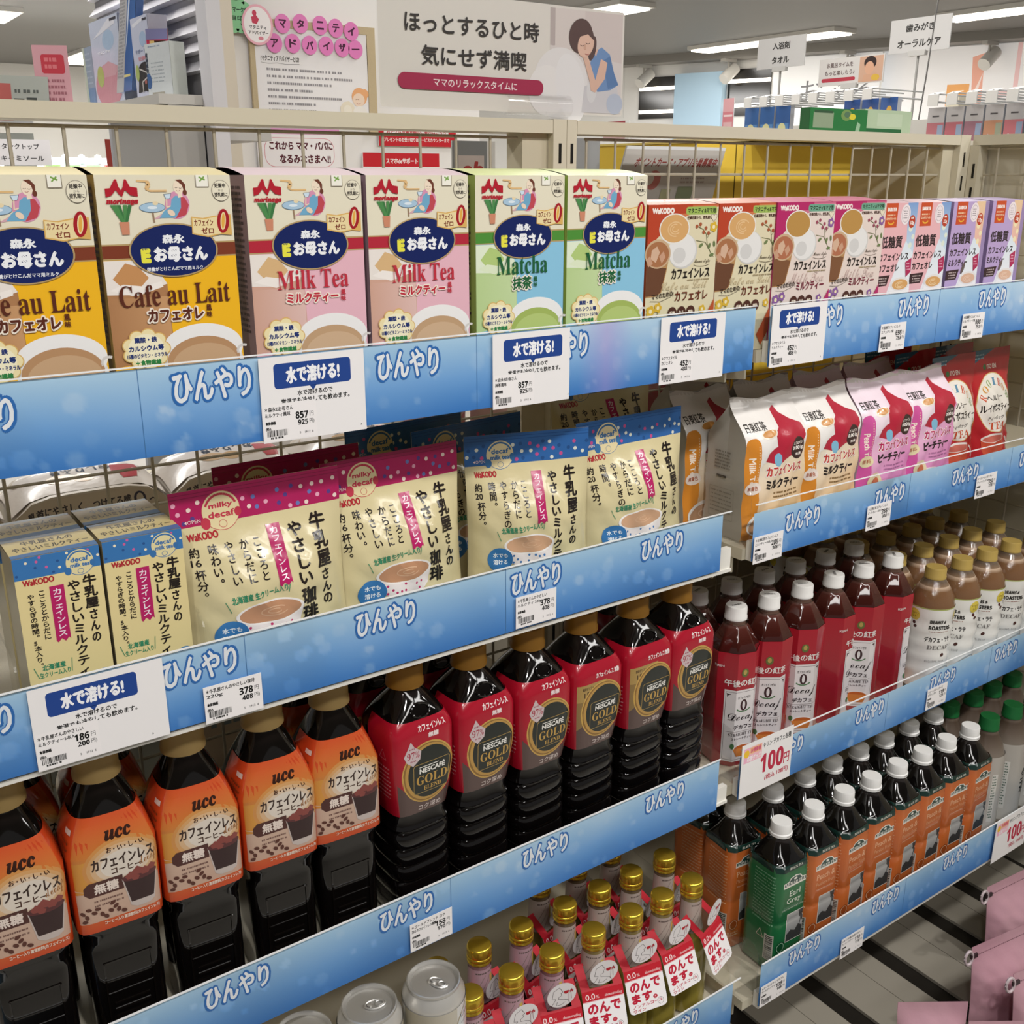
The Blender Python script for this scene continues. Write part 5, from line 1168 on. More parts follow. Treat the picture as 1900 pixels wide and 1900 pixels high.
row7 = ['beside the green one', 'second orange one', 'third orange one', 'fourth orange one', 'fifth orange one', 'sixth orange one', 'last orange one before the green caps']
for i, x in enumerate((1.0545, 1.12, 1.181, 1.243, 1.304, 1.366, 1.429)):
    place('ahm', lambda: ahmad('o'), (x, -0.003, Z4), (-0.05, 0.02, -0.03, 0.03, 0.0, -0.04, 0.02)[i], 'front orange labelled tea bottle with white cap, %s' % row7[i], 'bottle', AG)
row8 = ['first', 'second', 'third', 'fourth', 'fifth', 'sixth', 'seventh']
for i, x in enumerate((1.044, 1.113, 1.174, 1.236, 1.298, 1.362, 1.427)):
    place('ahm', lambda: ahmad('o'), (x, 0.0595, Z4), 0.05 * (i % 3) - 0.05, 'shaded orange labelled tea bottle, %s in the row behind' % row8[i], 'bottle', AG)
place('ahm', lambda: ahmad('o'), (0.972, 0.064, Z4), -0.1, 'shaded orange labelled tea bottle behind the green one', 'bottle', AG)
place('ahm', lambda: ahmad('o'), (0.975, 0.126, Z4), 0.1, 'shaded orange tea bottle farthest left, its cap hidden by the card', 'bottle', AG)
# --- clear bottles with green caps
CS = [(0.0, 0.027, 0.027, 2), (0.005, 0.0315, 0.0315, 2), (0.12, 0.0315, 0.0315, 2), (0.145, 0.0305, 0.0305, 2), (0.165, 0.024, 0.024, 2), (0.18, 0.0165, 0.0165, 2), (0.187, 0.0138, 0.0138, 2), (0.19, 0.0135, 0.0135, 2)]
FROST = principled('frosted_bottle', 0.28, 0.5, coat=0.4)
def namacha():
    a = Art(); a.rect(-100, 0, 100, 140, 'b4aea6', 'c9c6c0')
    for o in (-66, 0, 66):
        a.t(sans('DECAF'), o - 10, 8, o + 12, 13, '3a3836', b=0.15); a.lines(o - 8, 16, o + 10, 4, 4, 1.5, '6a6866', 3); a.vt('生茶', o - 12, 44, o + 8, 92, '1f1d1b', b=0.5)
        a.vt('デカフェ', o + 12, 46, o + 17, 76, '5a5856'); a.ell(o + 2, 98, 1.4, 1.4, 'b0402e')
        a.rect(o + 21, 30, o + 31, 118, 'dad8d2'); a.lines(o + 22, 33, o + 30, 16, 5, 2.4, '6a7a6e', 4)
    return bottle('green_tea_bottle', CS, '8d8378', FROST, (0.0155, 0.187, 0.2085, '1c6a36', 0.0006, CAPM), a, 0.148, 0.08, GLOSS, body_cols=['8d8378'] * 4 + ['6f6155', '544539', '7a6c60', '8a7c72'])
CG = 'pale tea bottles with green caps'
gl = ['beside the last orange tea bottle', 'nearest the hundred yen card', 'at the right edge of view']
for i, (x, rz) in enumerate(((1.4985, 0.9), (1.5665, 0.3), (1.634, 0.5))):
    place('nama', namacha, (x, 0.005, Z4), rz, 'front pale bottle with green cap, %s' % gl[i], 'bottle', CG)
for i, (x, y) in enumerate(((1.486, 0.068), (1.554, 0.067), (1.61, 0.067), (1.674, 0.068), (1.5, 0.13), (1.57, 0.13))):
    place('nama', namacha, (x, y, Z4), 0.4 * i, 'shaded pale bottle with green cap, %s behind the front ones' % row8[i], 'bottle', CG)
# --- small wine bottles with neck tags, and cans
WS = [(0.0, 0.021, 0.021, 2), (0.004, 0.0245, 0.0245, 2), (0.085, 0.0245, 0.0245, 2), (0.1, 0.0235, 0.0235, 2), (0.118, 0.0175, 0.0175, 2), (0.132, 0.0142, 0.0142, 2), (0.165, 0.0132, 0.0132, 2), (0.174, 0.013, 0.013, 2)]
WINE = principled('wine_glass_bottle', 0.05, 0.5, coat=0.7)
def wine_tag():
    """neck collar with a hole, then a hanging card; v = 0 at the collar's front edge"""
    a = Art(); w = 26
    for x0, y0, x1, y1 in ((-w, -32, -15, 0), (15, -32, w, 0), (-15, -32, 15, -29), (-15, -2.4, 15, 0)): a.rect(x0, y0, x1, y1, 'b81f2e', keep=True)
    a.poly([(-w, 0), (w, 0), (w, 44), (w - 1, 49), (w - 5, 51), (-w + 5, 51), (-w + 1, 49), (-w, 44)], 'f3eff0'); a.rect(-w, 0, w, 12, 'c0202f'); a.rect(-w, 11.6, w, 12.6, 'e9b6ba')
    a.t('0.0', -22, 3.4, -10, 10, 'f3dcdc', b=0.15); a.t('%', -9, 6, -5, 9.6, 'f3dcdc'); a.t(bital('shonantrading'), 2, 6.4, 24, 10.4, 'f0d0d0')
    a.t('のんで', -21, 14.5, 21, 27, 'bf1f3a', b=0.75); a.t('ます。', -21, 28.5, 14, 40, 'bf1f3a', b=0.75); a.t('ノンアルコール', -21, 41.4, 20, 45, 'c03a50', b=0.15); a.t('ワイン', -21, 46, -4, 49.6, 'c03a50', b=0.15); a.arc(17, 44, 4, 4, 0.5, '9a9496', 100, 440, 14)
    return a
def wine_disc():
    a = Art(); a.ell(0, 0, 17.5, 18.5, 'f3eff0', 34)
    k = 'a05a66'; hd = '4a3a3e'; q = lambda pts: [(x * 1.15, (y + 3) * 1.15) for x, y in pts]
    a.line(q([(-10, 0), (-9, -10), (-3, -14), (0, -9), (1, -7), (-1, -6), (0, -3), (-3, -1), (-3, 2)]), 0.55, hd); a.line(q([(-10, 0), (-6, 1), (-8, 6), (-10, 9)]), 0.55, hd); a.line(q([(-3, 2), (2, 3), (7, 5), (9, 9)]), 0.55, hd); a.line(q([(-4, 5), (-5, 10), (0, 10), (4, 7)]), 0.55, hd)
    a.poly(q([(2, -8), (7, -8.6), (7, -5.4), (4.6, -3.8), (2.4, -5)]), 'c0202f'); a.line(q([(7, -7), (12, -7)]), 0.9, 'c0202f'); a.line(q([(8, 6), (7.4, -4), (9, -9)]), 0.5, k); a.line(q([(10.6, 4), (9.6, -4), (10, -10)]), 0.5, k); a.line(q([(9, -5), (10, -9), (11.4, -5)]), 1.2, 'c0202f')
    return a
def wine(kind):
    col, low = {'w': ('8a7a4a', '9a8a3c'), 'p': ('8f6a70', '7a2a34'), 'd': ('6a5a44', '7a6a34')}[kind]
    e = bottle('wine_bottle', WS, col, WINE, (0.0148, 0.1715, 0.1925, 'ffffff', 0.0006, GOLD), None, body_cols=[low] * 4 + [low, col, col, col])
    bpy.data.objects.remove([c for c in e.children if c.name.startswith('cap')][0])
    g = G(); g.lathe([(0.0136, 0.1705), (0.0146, 0.171), (0.0147, 0.1735), (0.0139, 0.1743), (0.0139, 0.1748), (0.0149, 0.1757), (0.0149, 0.1785), (0.0141, 0.1793), (0.0146, 0.1803), (0.0147, 0.1885), (0.0141, 0.191), (0.0125, 0.1923), (0.0, 0.1926)], 40, 'ffffff', cap1=False); g.build('cap', GOLD, e, angle=50)
    a = Art(); a.rect(-30, 0, 30, 44, 'b7a9a0' if kind != 'p' else 'b897a0'); a.lines(-14, 4, 14, 1, 3, 2, '6a5c58', 2); a.line([(-20, 40), (-2, 8)], 0.7, '8a7c78'); a.line([(-14, 42), (4, 10)], 0.7, '8a7c78'); a.line([(-8, 43), (10, 12)], 0.7, '8a7c78')
    a.rect(4, 10, 9, 30, 'c9b75a')
    g = G(); Surf(WS).label(g, a, 0.1655, 0.14); g.build('neck_label', GLOSS, e, angle=40)
    t0 = Vector((0, -0.86, -0.51)).normalized(); n0 = Vector((0, -0.51, 0.86)).normalized(); t1 = Vector((0, -0.42, -0.908)).normalized(); n1 = Vector((0, -0.908, 0.42)).normalized(); O = Vector((0, -0.0295, 0.1305))
    def ft(u, v, h):
        t, n = (t0, n0) if v < 0 else (t1, n1)
        return tuple(O + Vector((u / 1000, 0, 0)) + t * (v / 1000) + n * (h + 0.0002))
    A = wine_tag(); g = G(); g.art(A, ft, vl=[0])
    bk = [ft(x, y, -0.0004) for x, y in ((-26, 0), (-26, 44), (-25, 49), (-21, 51), (21, 51), (25, 49), (26, 44), (26, 0))]; g.add(bk, [tuple(range(8))], 'e6dede')
    for x0, y0, x1, y1 in ((-26, -32, -15, 0), (15, -32, 26, 0), (-15, -32, 15, -29), (-15, -2.4, 15, 0)): g.add([ft(x0, y0, -0.0004), ft(x1, y0, -0.0004), ft(x1, y1 - 0.001, -0.0004), ft(x0, y1 - 0.001, -0.0004)], [(0, 1, 2, 3)], 'a81c2a')
    td = Vector((0, 0.12, -0.99)).normalized(); nd = Vector((0, -0.99, -0.12)).normalized(); OD = Vector((0, -0.0335, 0.1565)); gd = G()
    for k in (0, 1): gd.art(wine_disc() if k == 0 else Art().ell(0, 0, 17.5, 18.5, 'e6dede', 34), lambda u, v, h: tuple(OD + Vector((u / 1000, 0, 0)) + td * (v / 1000) + nd * (h - 0.0004 * k)))
    nt_ = g.build('neck_tag', PAPER, e, smooth=False); gd.build('tag_disc', PAPER, nt_, smooth=False)
    return e
WG = 'small wine bottles with gold caps and white tags'
o1 = ['at the right end', 'second from the right end', 'third from the right end', 'fourth from the right end', 'third from the cans', 'second from the cans', 'beside the cans']
for i, (x, k) in enumerate(((0.829, 'w'), (0.778, 'w'), (0.727, 'w'), (0.668, 'w'), (0.606, 'p'), (0.549, 'p'), (0.494, 'p'))):
    place('wine' + k, lambda q=k: wine(q), (x, 0.002, Z4), (0.3, 0.0, -0.2, -0.3, -0.3, -0.2, -0.2)[i], 'front wine bottle with gold cap, %s of its row' % o1[i], 'wine bottle', WG)
for i, (x, k) in enumerate(((0.835, 'd'), (0.777, 'd'), (0.724, 'd'), (0.669, 'd'), (0.603, 'p'), (0.543, 'p'), (0.486, 'd'))):
    place('wine' + k, lambda q=k: wine(q), (x, 0.0585, Z4), (0.1, 0.3, 0.2, 0.1, 0.2, 0.1, 0.2)[i], 'second row wine bottle in shade, %s' % o1[i], 'wine bottle', WG)
for i, x in enumerate((0.79, 0.732, 0.672)):
    place('wined', lambda: wine('d'), (x, 0.115, Z4), 0.2, 'third row wine bottle in deep shade, %s' % o1[i], 'wine bottle', WG)
def can():
    e = empty('drink_can'); r = 0.033
    prof = [(0.024, 0.0), (0.027, 0.003), (0.0325, 0.01), (r, 0.014), (r, 0.104), (0.0325, 0.108), (0.0275, 0.1165), (0.0268, 0.118)]
    g = G(); g.lathe(prof, 40, 'd8d5cf', cap1=False); g.build('can_body', [principled('can_print', 0.3, 0.5, 0.5)], e)
    a = Art(); a.rect(-103, 0, 103, 88, 'dcdad6'); a.hgrad(-70, 0, -8, 88, 'a39a84', 'c6bfb0')
    a.ell(14, 36, 26, 34, 'a89c84', 36); a.ell(14, 36, 24, 32, 'd7dcdc', 36); a.t(serif('YUMY SELECT'), -4, 11, 32, 16.5, '5a5a5c'); a.t(script('alcohol free'), -2, 20, 30, 26, '8a8a8c'); a.t(serif('0.00%'), -2, 32, 30, 44, '8a7a4a')
    g = G(); S = Surf([(0.0, r, r, 2), (0.014, r, r, 2), (0.104, r, r, 2), (0.118, r, r, 2)]); S.label(g, a, 0.1035, 0.06); g.build('can_print', GLOSS, e, angle=50)
    g = G(); g.lathe([(0.0272, 0.1175), (0.0282, 0.1188), (0.0282, 0.1215), (0.0268, 0.122), (0.026, 0.1205), (0.0252, 0.1165), (0.0235, 0.1158), (0.0225, 0.117), (0.0, 0.1174)], 44, 'ffffff', cap0=False); g.build('lid', SILVER, e, angle=30)
    g = G(); pts = [(0.006 * math.cos(t), -0.006 + 0.0105 * math.sin(t), 0.1186) for t in [2 * PI * i / 18 for i in range(19)]]; g.tube(pts, 0.0011, 'ffffff')
    pts = [(0.0036 * math.cos(t), -0.0105 + 0.0042 * math.sin(t), 0.1188) for t in [2 * PI * i / 14 for i in range(15)]]; g.tube(pts, 0.0008, 'ffffff'); g.lathe([(0.0026, 0.1172), (0.0026, 0.1198), (0.0015, 0.1202)], 12, 'ffffff', 0, 0, 0.0)
    g.build('pull_tab', SILVER, part_of(e, 'lid'), angle=40); return e
CN = 'silver and white drink cans'
for i, (x, y, z, rz, lb) in enumerate(((0.4425, -0.008, 0.122, 0.5, 'upper silver can nearest the wine bottles'), (0.372, 0.0, 0.122, 1.3, 'upper silver can in the middle of three'), (0.302, 0.004, 0.122, 0.2, 'upper silver can farthest from the wine bottles'),
                              (0.4425, -0.008, 0, 0.3, 'lower silver can standing under the one nearest the wine'), (0.372, 0.0, 0, 0.1, 'lower silver can standing under the middle one'), (0.302, 0.004, 0, 0.9, 'lower silver can standing under the farthest one'))):
    place('can', can, (x, y, Z4 + z), rz, lb, 'can', CN)

# ================================================================ pink zip pouches on the base deck
def zip_pouch(W, Hh, T, seed, zipper=True):
    e = empty('zip_pouch'); a = Art(); W_, H_ = W * 1000, Hh * 1000
    a.rect(0, 0, W_, H_, 'c79aa6'); a.pill(W_ * 0.62, H_ * 0.45, W_ * 0.82, H_ * 0.53, 2.6, '5a4048'); a.pill(W_ * 0.63, H_ * 0.46, W_ * 0.81, H_ * 0.52, 2.2, 'c79aa6'); a.t(sans('YUMO'), W_ * 0.65, H_ * 0.47, W_ * 0.79, H_ * 0.51, '5a4048', b=0.15)
    pouch_geo(a, W, Hh, T, 10, seed, 'b78a98', 0.0012).build('pouch_body', FILMBAG, e, angle=60)
    if zipper:
        g = G(); a = Art(); n = int(W_ / 4)
        for i in range(n): a.rect(6 + i * 4, 14, 7.6 + i * 4, 15.4, '5a3a46', keep=i > 0)
        g.art(a, lambda u, v, h: (u / 1000 - W / 2, -0.0018 - h, Hh - v / 1000)); g.build('stitching', PAPER, e, smooth=False)
        g = G(); g.tube([(-W / 2 - 0.008 + 0.008 * math.cos(t), -0.002, Hh - 0.014 + 0.011 * math.sin(t)) for t in [2 * PI * i / 14 for i in range(15)]], 0.0022, 'c9b9bc'); g.box(-W / 2 - 0.004, -W / 2 + 0.01, -0.0035, -0.0005, Hh - 0.017, Hh - 0.011, '3a2c30'); g.build('zip_pull', CAPM, part_of(e, 'pouch_body'))
    return e
DK = H - 1.24
for i, (x, y, W, Hh, rz, lean, lb) in enumerate(((1.372, -0.155, 0.16, 0.15, -0.15, -0.1, 'large dusty pink zip pouch standing under the orange bottles'), (1.51, -0.085, 0.14, 0.15, -0.1, -0.1, 'dusty pink zip pouch farthest back at the right edge'),
                                  (1.36, -0.225, 0.14, 0.15, -0.2, -0.12, 'pale pink zip pouch leaning in front at the lower right corner'), (1.165, -0.16, 0.10, 0.13, -0.6, -0.12, 'pale pink pouch whose tip shows left at the bottom edge'), (1.215, -0.235, 0.09, 0.125, -0.6, -0.15, 'small pale pink pouch tip second from left at the bottom edge'))):
    o = zip_pouch(W, Hh, 0.026, 90 + i, i < 3); o.location = (x, y, DK); o.rotation_euler = (lean, 0, rz); tag(o, lb, 'pouch', 'pink zip pouches')
# ================================================================ things above and behind the gondola
def slab(g, o, u, n, w, h, th, col, mi=0, vd=Vector((0, 0, -1))):
    """box whose front face starts at o (upper left), u right, vd down, n out of the front"""
    c = []
    for d in (0.0, -th):
        for b in (0, h):
            for a in (0, w): c.append(tuple(o + u * a + vd * b + n * d))
    g.add(c, [(0, 1, 3, 2), (4, 6, 7, 5), (0, 4, 5, 1), (2, 3, 7, 6), (0, 2, 6, 4), (1, 5, 7, 3)], col, mi)
def panel(name, o, u, w, h, art, label, cat, th=0.003, col='eeeeec', mat=None, group=None, vd=(0, 0, -1), parent=None, back=None):
    o = Vector((o[0], o[1], o[2] + H)); u = Vector(u).normalized(); vd = Vector(vd).normalized(); n = u.cross(-vd).normalized()
    g = G(); slab(g, o, u, n, w, h, th, back or col, 0, vd)
    g.art(art, lambda x, y, k: tuple(o + u * (x / 1000) + vd * (y / 1000) + n * (0.0004 + k)), dz=0.00006)
    ob = g.build(name, mat or PAPER, parent, smooth=False)
    return tag(ob, label, cat, group)
# --- acrylic sign with the sleeping woman
W_, H_ = 366, 127
a = Art(); a.pill(0, 0, W_, H_, 4, 'dfdad2')
a.rect(244, 3, 363, 124, 'd9cfca'); a.poly([(244, 3), (252, 3), (252, 46), (244, 48)], 'b9adaa'); a.rect(300, 3, 363, 70, 'd2c6c2'); a.poly([(244, 46), (363, 62), (363, 124), (244, 124)], 'd8d0cd')
a.ell(262, 92, 44, 44, 'e4e1e0', 36); a.ell(240, 100, 30, 30, 'e9e6e4', 30); a.ell(278, 96, 24, 42, 'e8e6e6', 30, rot=-14)
a.poly([(300, 92), (330, 84), (356, 92), (362, 124), (296, 124)], 'cfcdd0'); a.ell(312, 98, 8, 14, 'd9d8d9', 16); a.ell(352, 112, 14, 13, 'b9c2d2', 20)
a.poly([(316, 50), (328, 44), (342, 52), (350, 74), (358, 88), (344, 95), (322, 98), (314, 82), (306, 70)], '7393c0'); a.poly([(330, 60), (342, 54), (352, 80), (358, 88), (340, 94)], '5f80ae')
a.poly([(327, 58), (338, 62), (334, 82), (318, 99), (311, 97), (308, 84), (298, 60), (290, 48), (298, 44), (308, 62), (318, 84)], 'd8b3a0'); a.poly([(314, 48), (322, 46), (318, 56)], 'd8b3a0')
a.ell(293, 33, 19, 21, '5b4643', 26, rot=24); a.ell(312, 46, 6, 15, '5b4643', 18, rot=12); a.ell(301, 42, 12.4, 16.6, 'dcb7a4', 24, rot=30); a.poly([(280, 30), (292, 20), (312, 26), (316, 38), (304, 30), (290, 34)], '5b4643')
a.arc(304, 40, 3, 1.4, 0.7, '4a3836', 0, 180, 8); a.arc(295, 43, 3, 1.4, 0.7, '4a3836', 0, 180, 8); a.arc(303, 53, 3, 1.2, 1.0, 'b5746a', 0, 180, 8); a.poly([(299, 42), (301, 42), (301, 48), (297.6, 48)], 'cfa692')
a.t('ほっとするひと時', 34, 23, 226, 45, '3a3634', b=0.35); a.t('気にせず満喫', 55, 57.5, 207, 79.5, '3a3634', b=0.35)
a.pill(23, 88.5, 233, 106.5, 8.9, 'a3304f'); a.t('ママのリラックスタイムに', 71, 93, 192, 102.4, 'ecd9da', b=0.2)
e = empty('acrylic_sign', (0.801, 0.363, H + 0.0705), 0, 'clear acrylic sign with a sleeping woman and dark red bar on the rail', 'sign')
g = G(); g.art(a, lambda u, v, k: (u / 1000 - 0.183, -0.0016 - k, 0.134 - v / 1000), dz=0.00006); g.quad((-0.181, -0.0008, 0.009), (0.181, -0.0008, 0.009), (0.181, -0.0008, 0.132), (-0.181, -0.0008, 0.132), 'e6e2da'); g.build('printed_sheet', CARD, e, smooth=False)
g = G(); g.box(-0.185, 0.185, -0.0034, -0.0024, 0.005, 0.1365, 'ffffff'); g.build('acrylic_sheet', CLEAR, e, smooth=False)
g = G(); n = 12; g.loft([[(x, -0.004 + 0.012 * math.cos(t) * 0.9 - 0.002, 0.016 + 0.013 * math.sin(t)) for t in [PI * 0.4 + 2 * PI * 0.62 * i / n for i in range(n + 1)]] + [(x, -0.004 + 0.0105 * math.cos(t) * 0.9 - 0.002, 0.016 + 0.0115 * math.sin(t)) for t in [PI * 0.4 + 2 * PI * 0.62 * i / n for i in range(n, -1, -1)]] for x in (-0.012, 0.088)], 'ffffff')
g.box(-0.005, 0.08, -0.016, 0.016, 0.0, 0.003, 'ffffff'); g.build('clear_clip', CLEAR, e)

# --- white column with the adviser notice board
g = G(); g.box(0.885, 1.575, 1.6, 2.3, 0.0, H + 1.25, 'f1efee'); struct('column', g, PLAIN)
g = G(); g.box(0.88, 0.925, 1.575, 1.6, 0.0, H + 1.25, 'd9cfbe'); struct('trim_2', g, METAL)
g = G(); g.box(0.9255, 0.930, 1.598, 1.6, 0.0, H + 1.25, '8c8880'); struct('trim_3', g, METAL)
YP = 1.596
a = Art(); a.rect(0, 0, 276, 200, 'f4f2f4'); a.t('?マタニティアドバイザーとは?', 12, 60, 104, 72, '5a5658', b=0.35); a.line([(12, 75), (30, 77), (50, 75), (70, 77), (104, 75)], 0.8, '8a8688')
for i, w_ in enumerate((190, 215, 160, 110, 185, 120, 120)): a.lines(24, 86 + i * 14.2, 24 + w_, 1, 9, 5, '98959a', 2 + i)
a.ell(252, 138, 20, 20, 'f0b27e', 22); a.ell(250, 145, 15.5, 15, 'f6ddc8', 20); a.ell(268, 130, 8, 10, 'f0b27e', 14, rot=-30); a.arc(246, 145, 4, 2, 1, '9a6a4a', 180, 360, 8); a.arc(249, 151, 5, 3, 1, 'c0706a', 0, 180, 8)
a.ell(220, 168, 20, 20, 'efe6d2', 9); a.ell(220, 168, 11, 11, 'f6f0e2', 14); a.ell(252, 172, 18, 14, 'f6f2ec', 14)
e = empty('notice_board', (0.965, YP, H + 0.332), 0, 'cork framed notice board with a handwritten sheet on the white column', 'notice board')
o = panel('written_sheet', (0.977, YP - 0.006, 0.312 + 0.006), (1, 0, 0), 0.276, 0.2, a, None, None); o.parent = e; o.location = -Vector(e.location)
g = G()
for x0, x1, z0, z1 in ((0, 0.31, -0.016, 0), (0, 0.0115, -0.23, -0.016), (0.289, 0.31, -0.23, -0.016)): g.box(x0, x1, -0.008, 0.0, z0, z1, 'b59a74')
g.build('cork_frame', principled('cork', 0.9, 0.1, col='c8b796', bump=0.4, bscale=300), e, smooth=False)
for i, (ch, x, z) in enumerate((('マ', 1.044, 0.324), ('タ', 1.087, 0.327), ('ニ', 1.135, 0.327), ('テ', 1.174, 0.324), ('ィ', 1.213, 0.32), ('ア', 1.022, 0.283), ('ド', 1.066, 0.285), ('バ', 1.107, 0.284), ('イ', 1.148, 0.285), ('ザ', 1.188, 0.284), ('ー', 1.222, 0.282))):
    a = Art(); a.ell(19, 20, 18.5, 20, 'e884c4', 26)
    if ch == 'ー': a.line([(9, 20), (29, 19)], 3, '4a1a3a')
    else: a.t(ch, 10, 11, 28, 29, '4a1a3a', b=0.9)
    o0 = Vector((x - 0.019, YP - 0.011, z + 0.02 + H)); g = G(); g.art(a, lambda u, v, k: tuple(o0 + Vector((u / 1000, -k, -v / 1000)))); g.art(a, lambda u, v, k: tuple(o0 + Vector((u / 1000, 0.0008, -v / 1000))))
    tag(g.build('paper_disc', PAPER, smooth=False), 'pink paper disc lettered %s on the notice board' % (['ma', 'ta', 'ni', 'te', 'small i', 'a', 'do', 'ba', 'large i', 'za', 'long dash'][i]), 'paper cutout', 'pink lettered paper discs')
def cutout(pts_art, x, z, label, d=0.012):
    o0 = Vector((x, YP - d, z + H)); g = G(); g.art(pts_art, lambda u, v, k: tuple(o0 + Vector((u / 1000, -k, -v / 1000))))
    g.art(pts_art, lambda u, v, k: tuple(o0 + Vector((u / 1000, 0.0008, -v / 1000)))); tag(g.build('paper_cutout', PAPER, smooth=False), label, 'paper cutout')
a = Art()
for i in range(10): a.ell(36 + 24 * math.cos(i * 0.628), 38 + 26 * math.sin(i * 0.628), 12, 12, '8fcf9c', 14, keep=i > 0)
a.ell(36, 38, 26, 28, '8fcf9c'); a.t('このマークが', 10, 22, 62, 33, '2a4a34', b=0.5); a.t('目印!!', 24, 40, 56, 50, '2a4a34', b=0.5); a.poly([(42, 54), (54, 62), (56, 56), (58, 70), (44, 70), (50, 66)], '22382a')
cutout(a, 0.903, 0.372, 'green cloud shaped paper with an arrow at the top left of the board')
a = Art(); a.ell(36, 41, 36, 41, 'eeb4c2', 32); a.ell(36, 41, 31, 36, 'f6f1f2', 32); a.ell(30, 18, 5, 6, 'c8405a'); a.poly([(22, 26), (34, 22), (40, 30), (34, 40), (24, 38)], 'c8405a'); a.t('マタニティ', 16, 42, 56, 50, '4a4648', b=0.3); a.t('アドバイザー', 14, 53, 60, 61, '4a4648', b=0.3); a.ell(42, 68, 6, 4, 'e08a9a')
cutout(a, 0.948, 0.358, 'round white badge with pink rim beside the green cloud paper', 0.014)
a = Art(); a.rect(0, 0, 205, 95, 'f6f2f4'); a.rect(0, 0, 205, 12, 'e79ad0'); a.pill(16, 20, 190, 84, 24, 'e0a0aa'); a.pill(17.4, 21.4, 188.6, 82.6, 23, 'f6f2f4'); a.t('これから ママ・パパに', 28, 28, 186, 46, '5a1a2a', b=0.8); a.t('なるみなさまへ!!', 52, 56, 180, 76, '5a1a2a', b=0.8)
panel('handwritten_poster', (0.968, YP - 0.004, 0.106), (1, 0, 0), 0.205, 0.095, a, 'white poster with pink top strip and handwriting below the notice board', 'poster')
a = Art(); a.rect(0, 0, 220, 46, 'c8202e'); a.pill(14, 4, 198, 20, 3, 'f6eef0'); a.t('おトクな会員登録のご案内はこちら', 22, 7, 190, 17, 'c8303e', b=0.3); a.t('プレゼントのお受け取りはサービスカウンターまで', 14, 26, 200, 36, 'f6e6e6', b=0.3)
panel('red_flyer', (1.278, YP - 0.004, 0.118), (1, 0, 0), 0.21, 0.046, a, 'upper red flyer with white lettering on the white column', 'flyer', group='red flyers on the column')
a = Art(); a.rect(0, 0, 214, 70, 'f3f1f0'); a.rect(0, 0, 214, 32, 'c8202e'); a.t('スマホdeサポート', 62, 11, 152, 25, 'f6e6e6', b=0.6); a.pill(10, 38, 74, 66, 12, 'f0b89a'); a.pill(12, 40, 72, 66, 11, 'f6e8d6'); a.lines(90, 44, 160, 2, 9, 5, '4a4a4a', 3)
panel('red_flyer', (1.232, YP - 0.006, 0.056), (1, 0, 0), 0.212, 0.07, a, 'lower flyer with red header over a white sheet on the column', 'flyer', group='red flyers on the column')

# --- grey slatted end panel with hanging goods
e = empty('slat_panel', (0.62, 1.2, H + 0.4), 0, 'pale grey slatted display panel standing behind the left end of the rail', 'display panel')
g = G(); g.box(0.0, 0.012, -0.30, 0.3, -1.85, 0.5, 'c9c8cc'); sp_ = g.build('panel_board', METAL, e, smooth=False)
for i in range(26):
    z = 0.46 - i * 0.0275; g = G(); g.add([(-0.001, -0.30, z), (-0.001, 0.3, z), (-0.014, 0.3, z - 0.016), (-0.014, -0.30, z - 0.016), (-0.002, -0.3, z - 0.018), (-0.002, 0.3, z - 0.018)], [(0, 3, 2, 1), (3, 4, 5, 2), (0, 4, 3), (1, 2, 5)], 'd9d7dc'); g.build('slat', METAL, sp_, smooth=False)
g = G(); g.box(-0.018, 0.004, -0.345, -0.301, -1.85, 0.5, 'd6d4d8'); g.build('edge_post', METAL, e, smooth=False)
g = G(); g.box(0.0125, 0.09, -0.30, 0.3, -0.345, -0.325, 'bdbab6'); g.build('lower_ledge', METAL, e, smooth=False)
g = G(); g.box(0.535, 0.604, 0.9, 1.47, H + 0.105, H + 0.1195, 'c9c6c0'); tag(g.build('display_ledge', METAL, smooth=False), 'grey ledge under the packs in front of the slatted panel', 'ledge')
g = G(); g.box(0.548, 0.60, 0.90, 1.22, 0.0, H + 0.1045, 'a9a6a2'); tag(g.build('display_cabinet', METAL, smooth=False), 'grey cabinet under the slatted panel seen through the wire grid', 'cabinet')
def fitart(a, w, h):
    mx = max(v[0] for v in a.V); my = max(v[1] for v in a.V); b = Art(); b.F = a.F; b.C = a.C
    b.V = [(max(0, v[0]) * w * 1000 / mx, max(0, v[1]) * h * 1000 / my, v[2]) for v in a.V]; return b
def lean_pack(o, u, w, h, art, th, label, cat='pack', col='c9ccd6', mat=None, lean=0.0, side=0.0):
    art = fitart(art, w, h)
    vd = Vector((0.0, 0.0, -1.0)) + Vector(u).normalized() * side
    return panel('hanging_pack', o, u, w, h, art, label, cat, th, col, mat or FILMBAG, 'packs in front of the slatted panel', vd)
u = (0.02, -1, 0)                                                # these face the left of the aisle
a = Art(); a.rect(0, 0, 90, 190, 'b9bfd0'); a.ell(56, 50, 18, 22, '9fb4cc'); a.poly([(8, 40), (40, 20), (60, 6), (80, 4), (80, 20)], 'd4d4dc'); a.rect(66, 6, 86, 12, '3a3a44'); a.ell(45, 150, 42, 50, 'bd8590', 28); a.poly([(20, 110), (50, 96), (80, 112), (70, 130), (30, 130)], 'c29aa2'); a.ell(22, 126, 11, 24, 'a3b265', 18); a.t('マタニティ', 20, 70, 60, 78, 'eef0f6', b=0.3)
lean_pack((0.573, 1.382, 0.268), u, 0.17, 0.148, a, 0.03, 'white and pink support belt box at the left of the slatted panel', 'box', 'a9afbf')
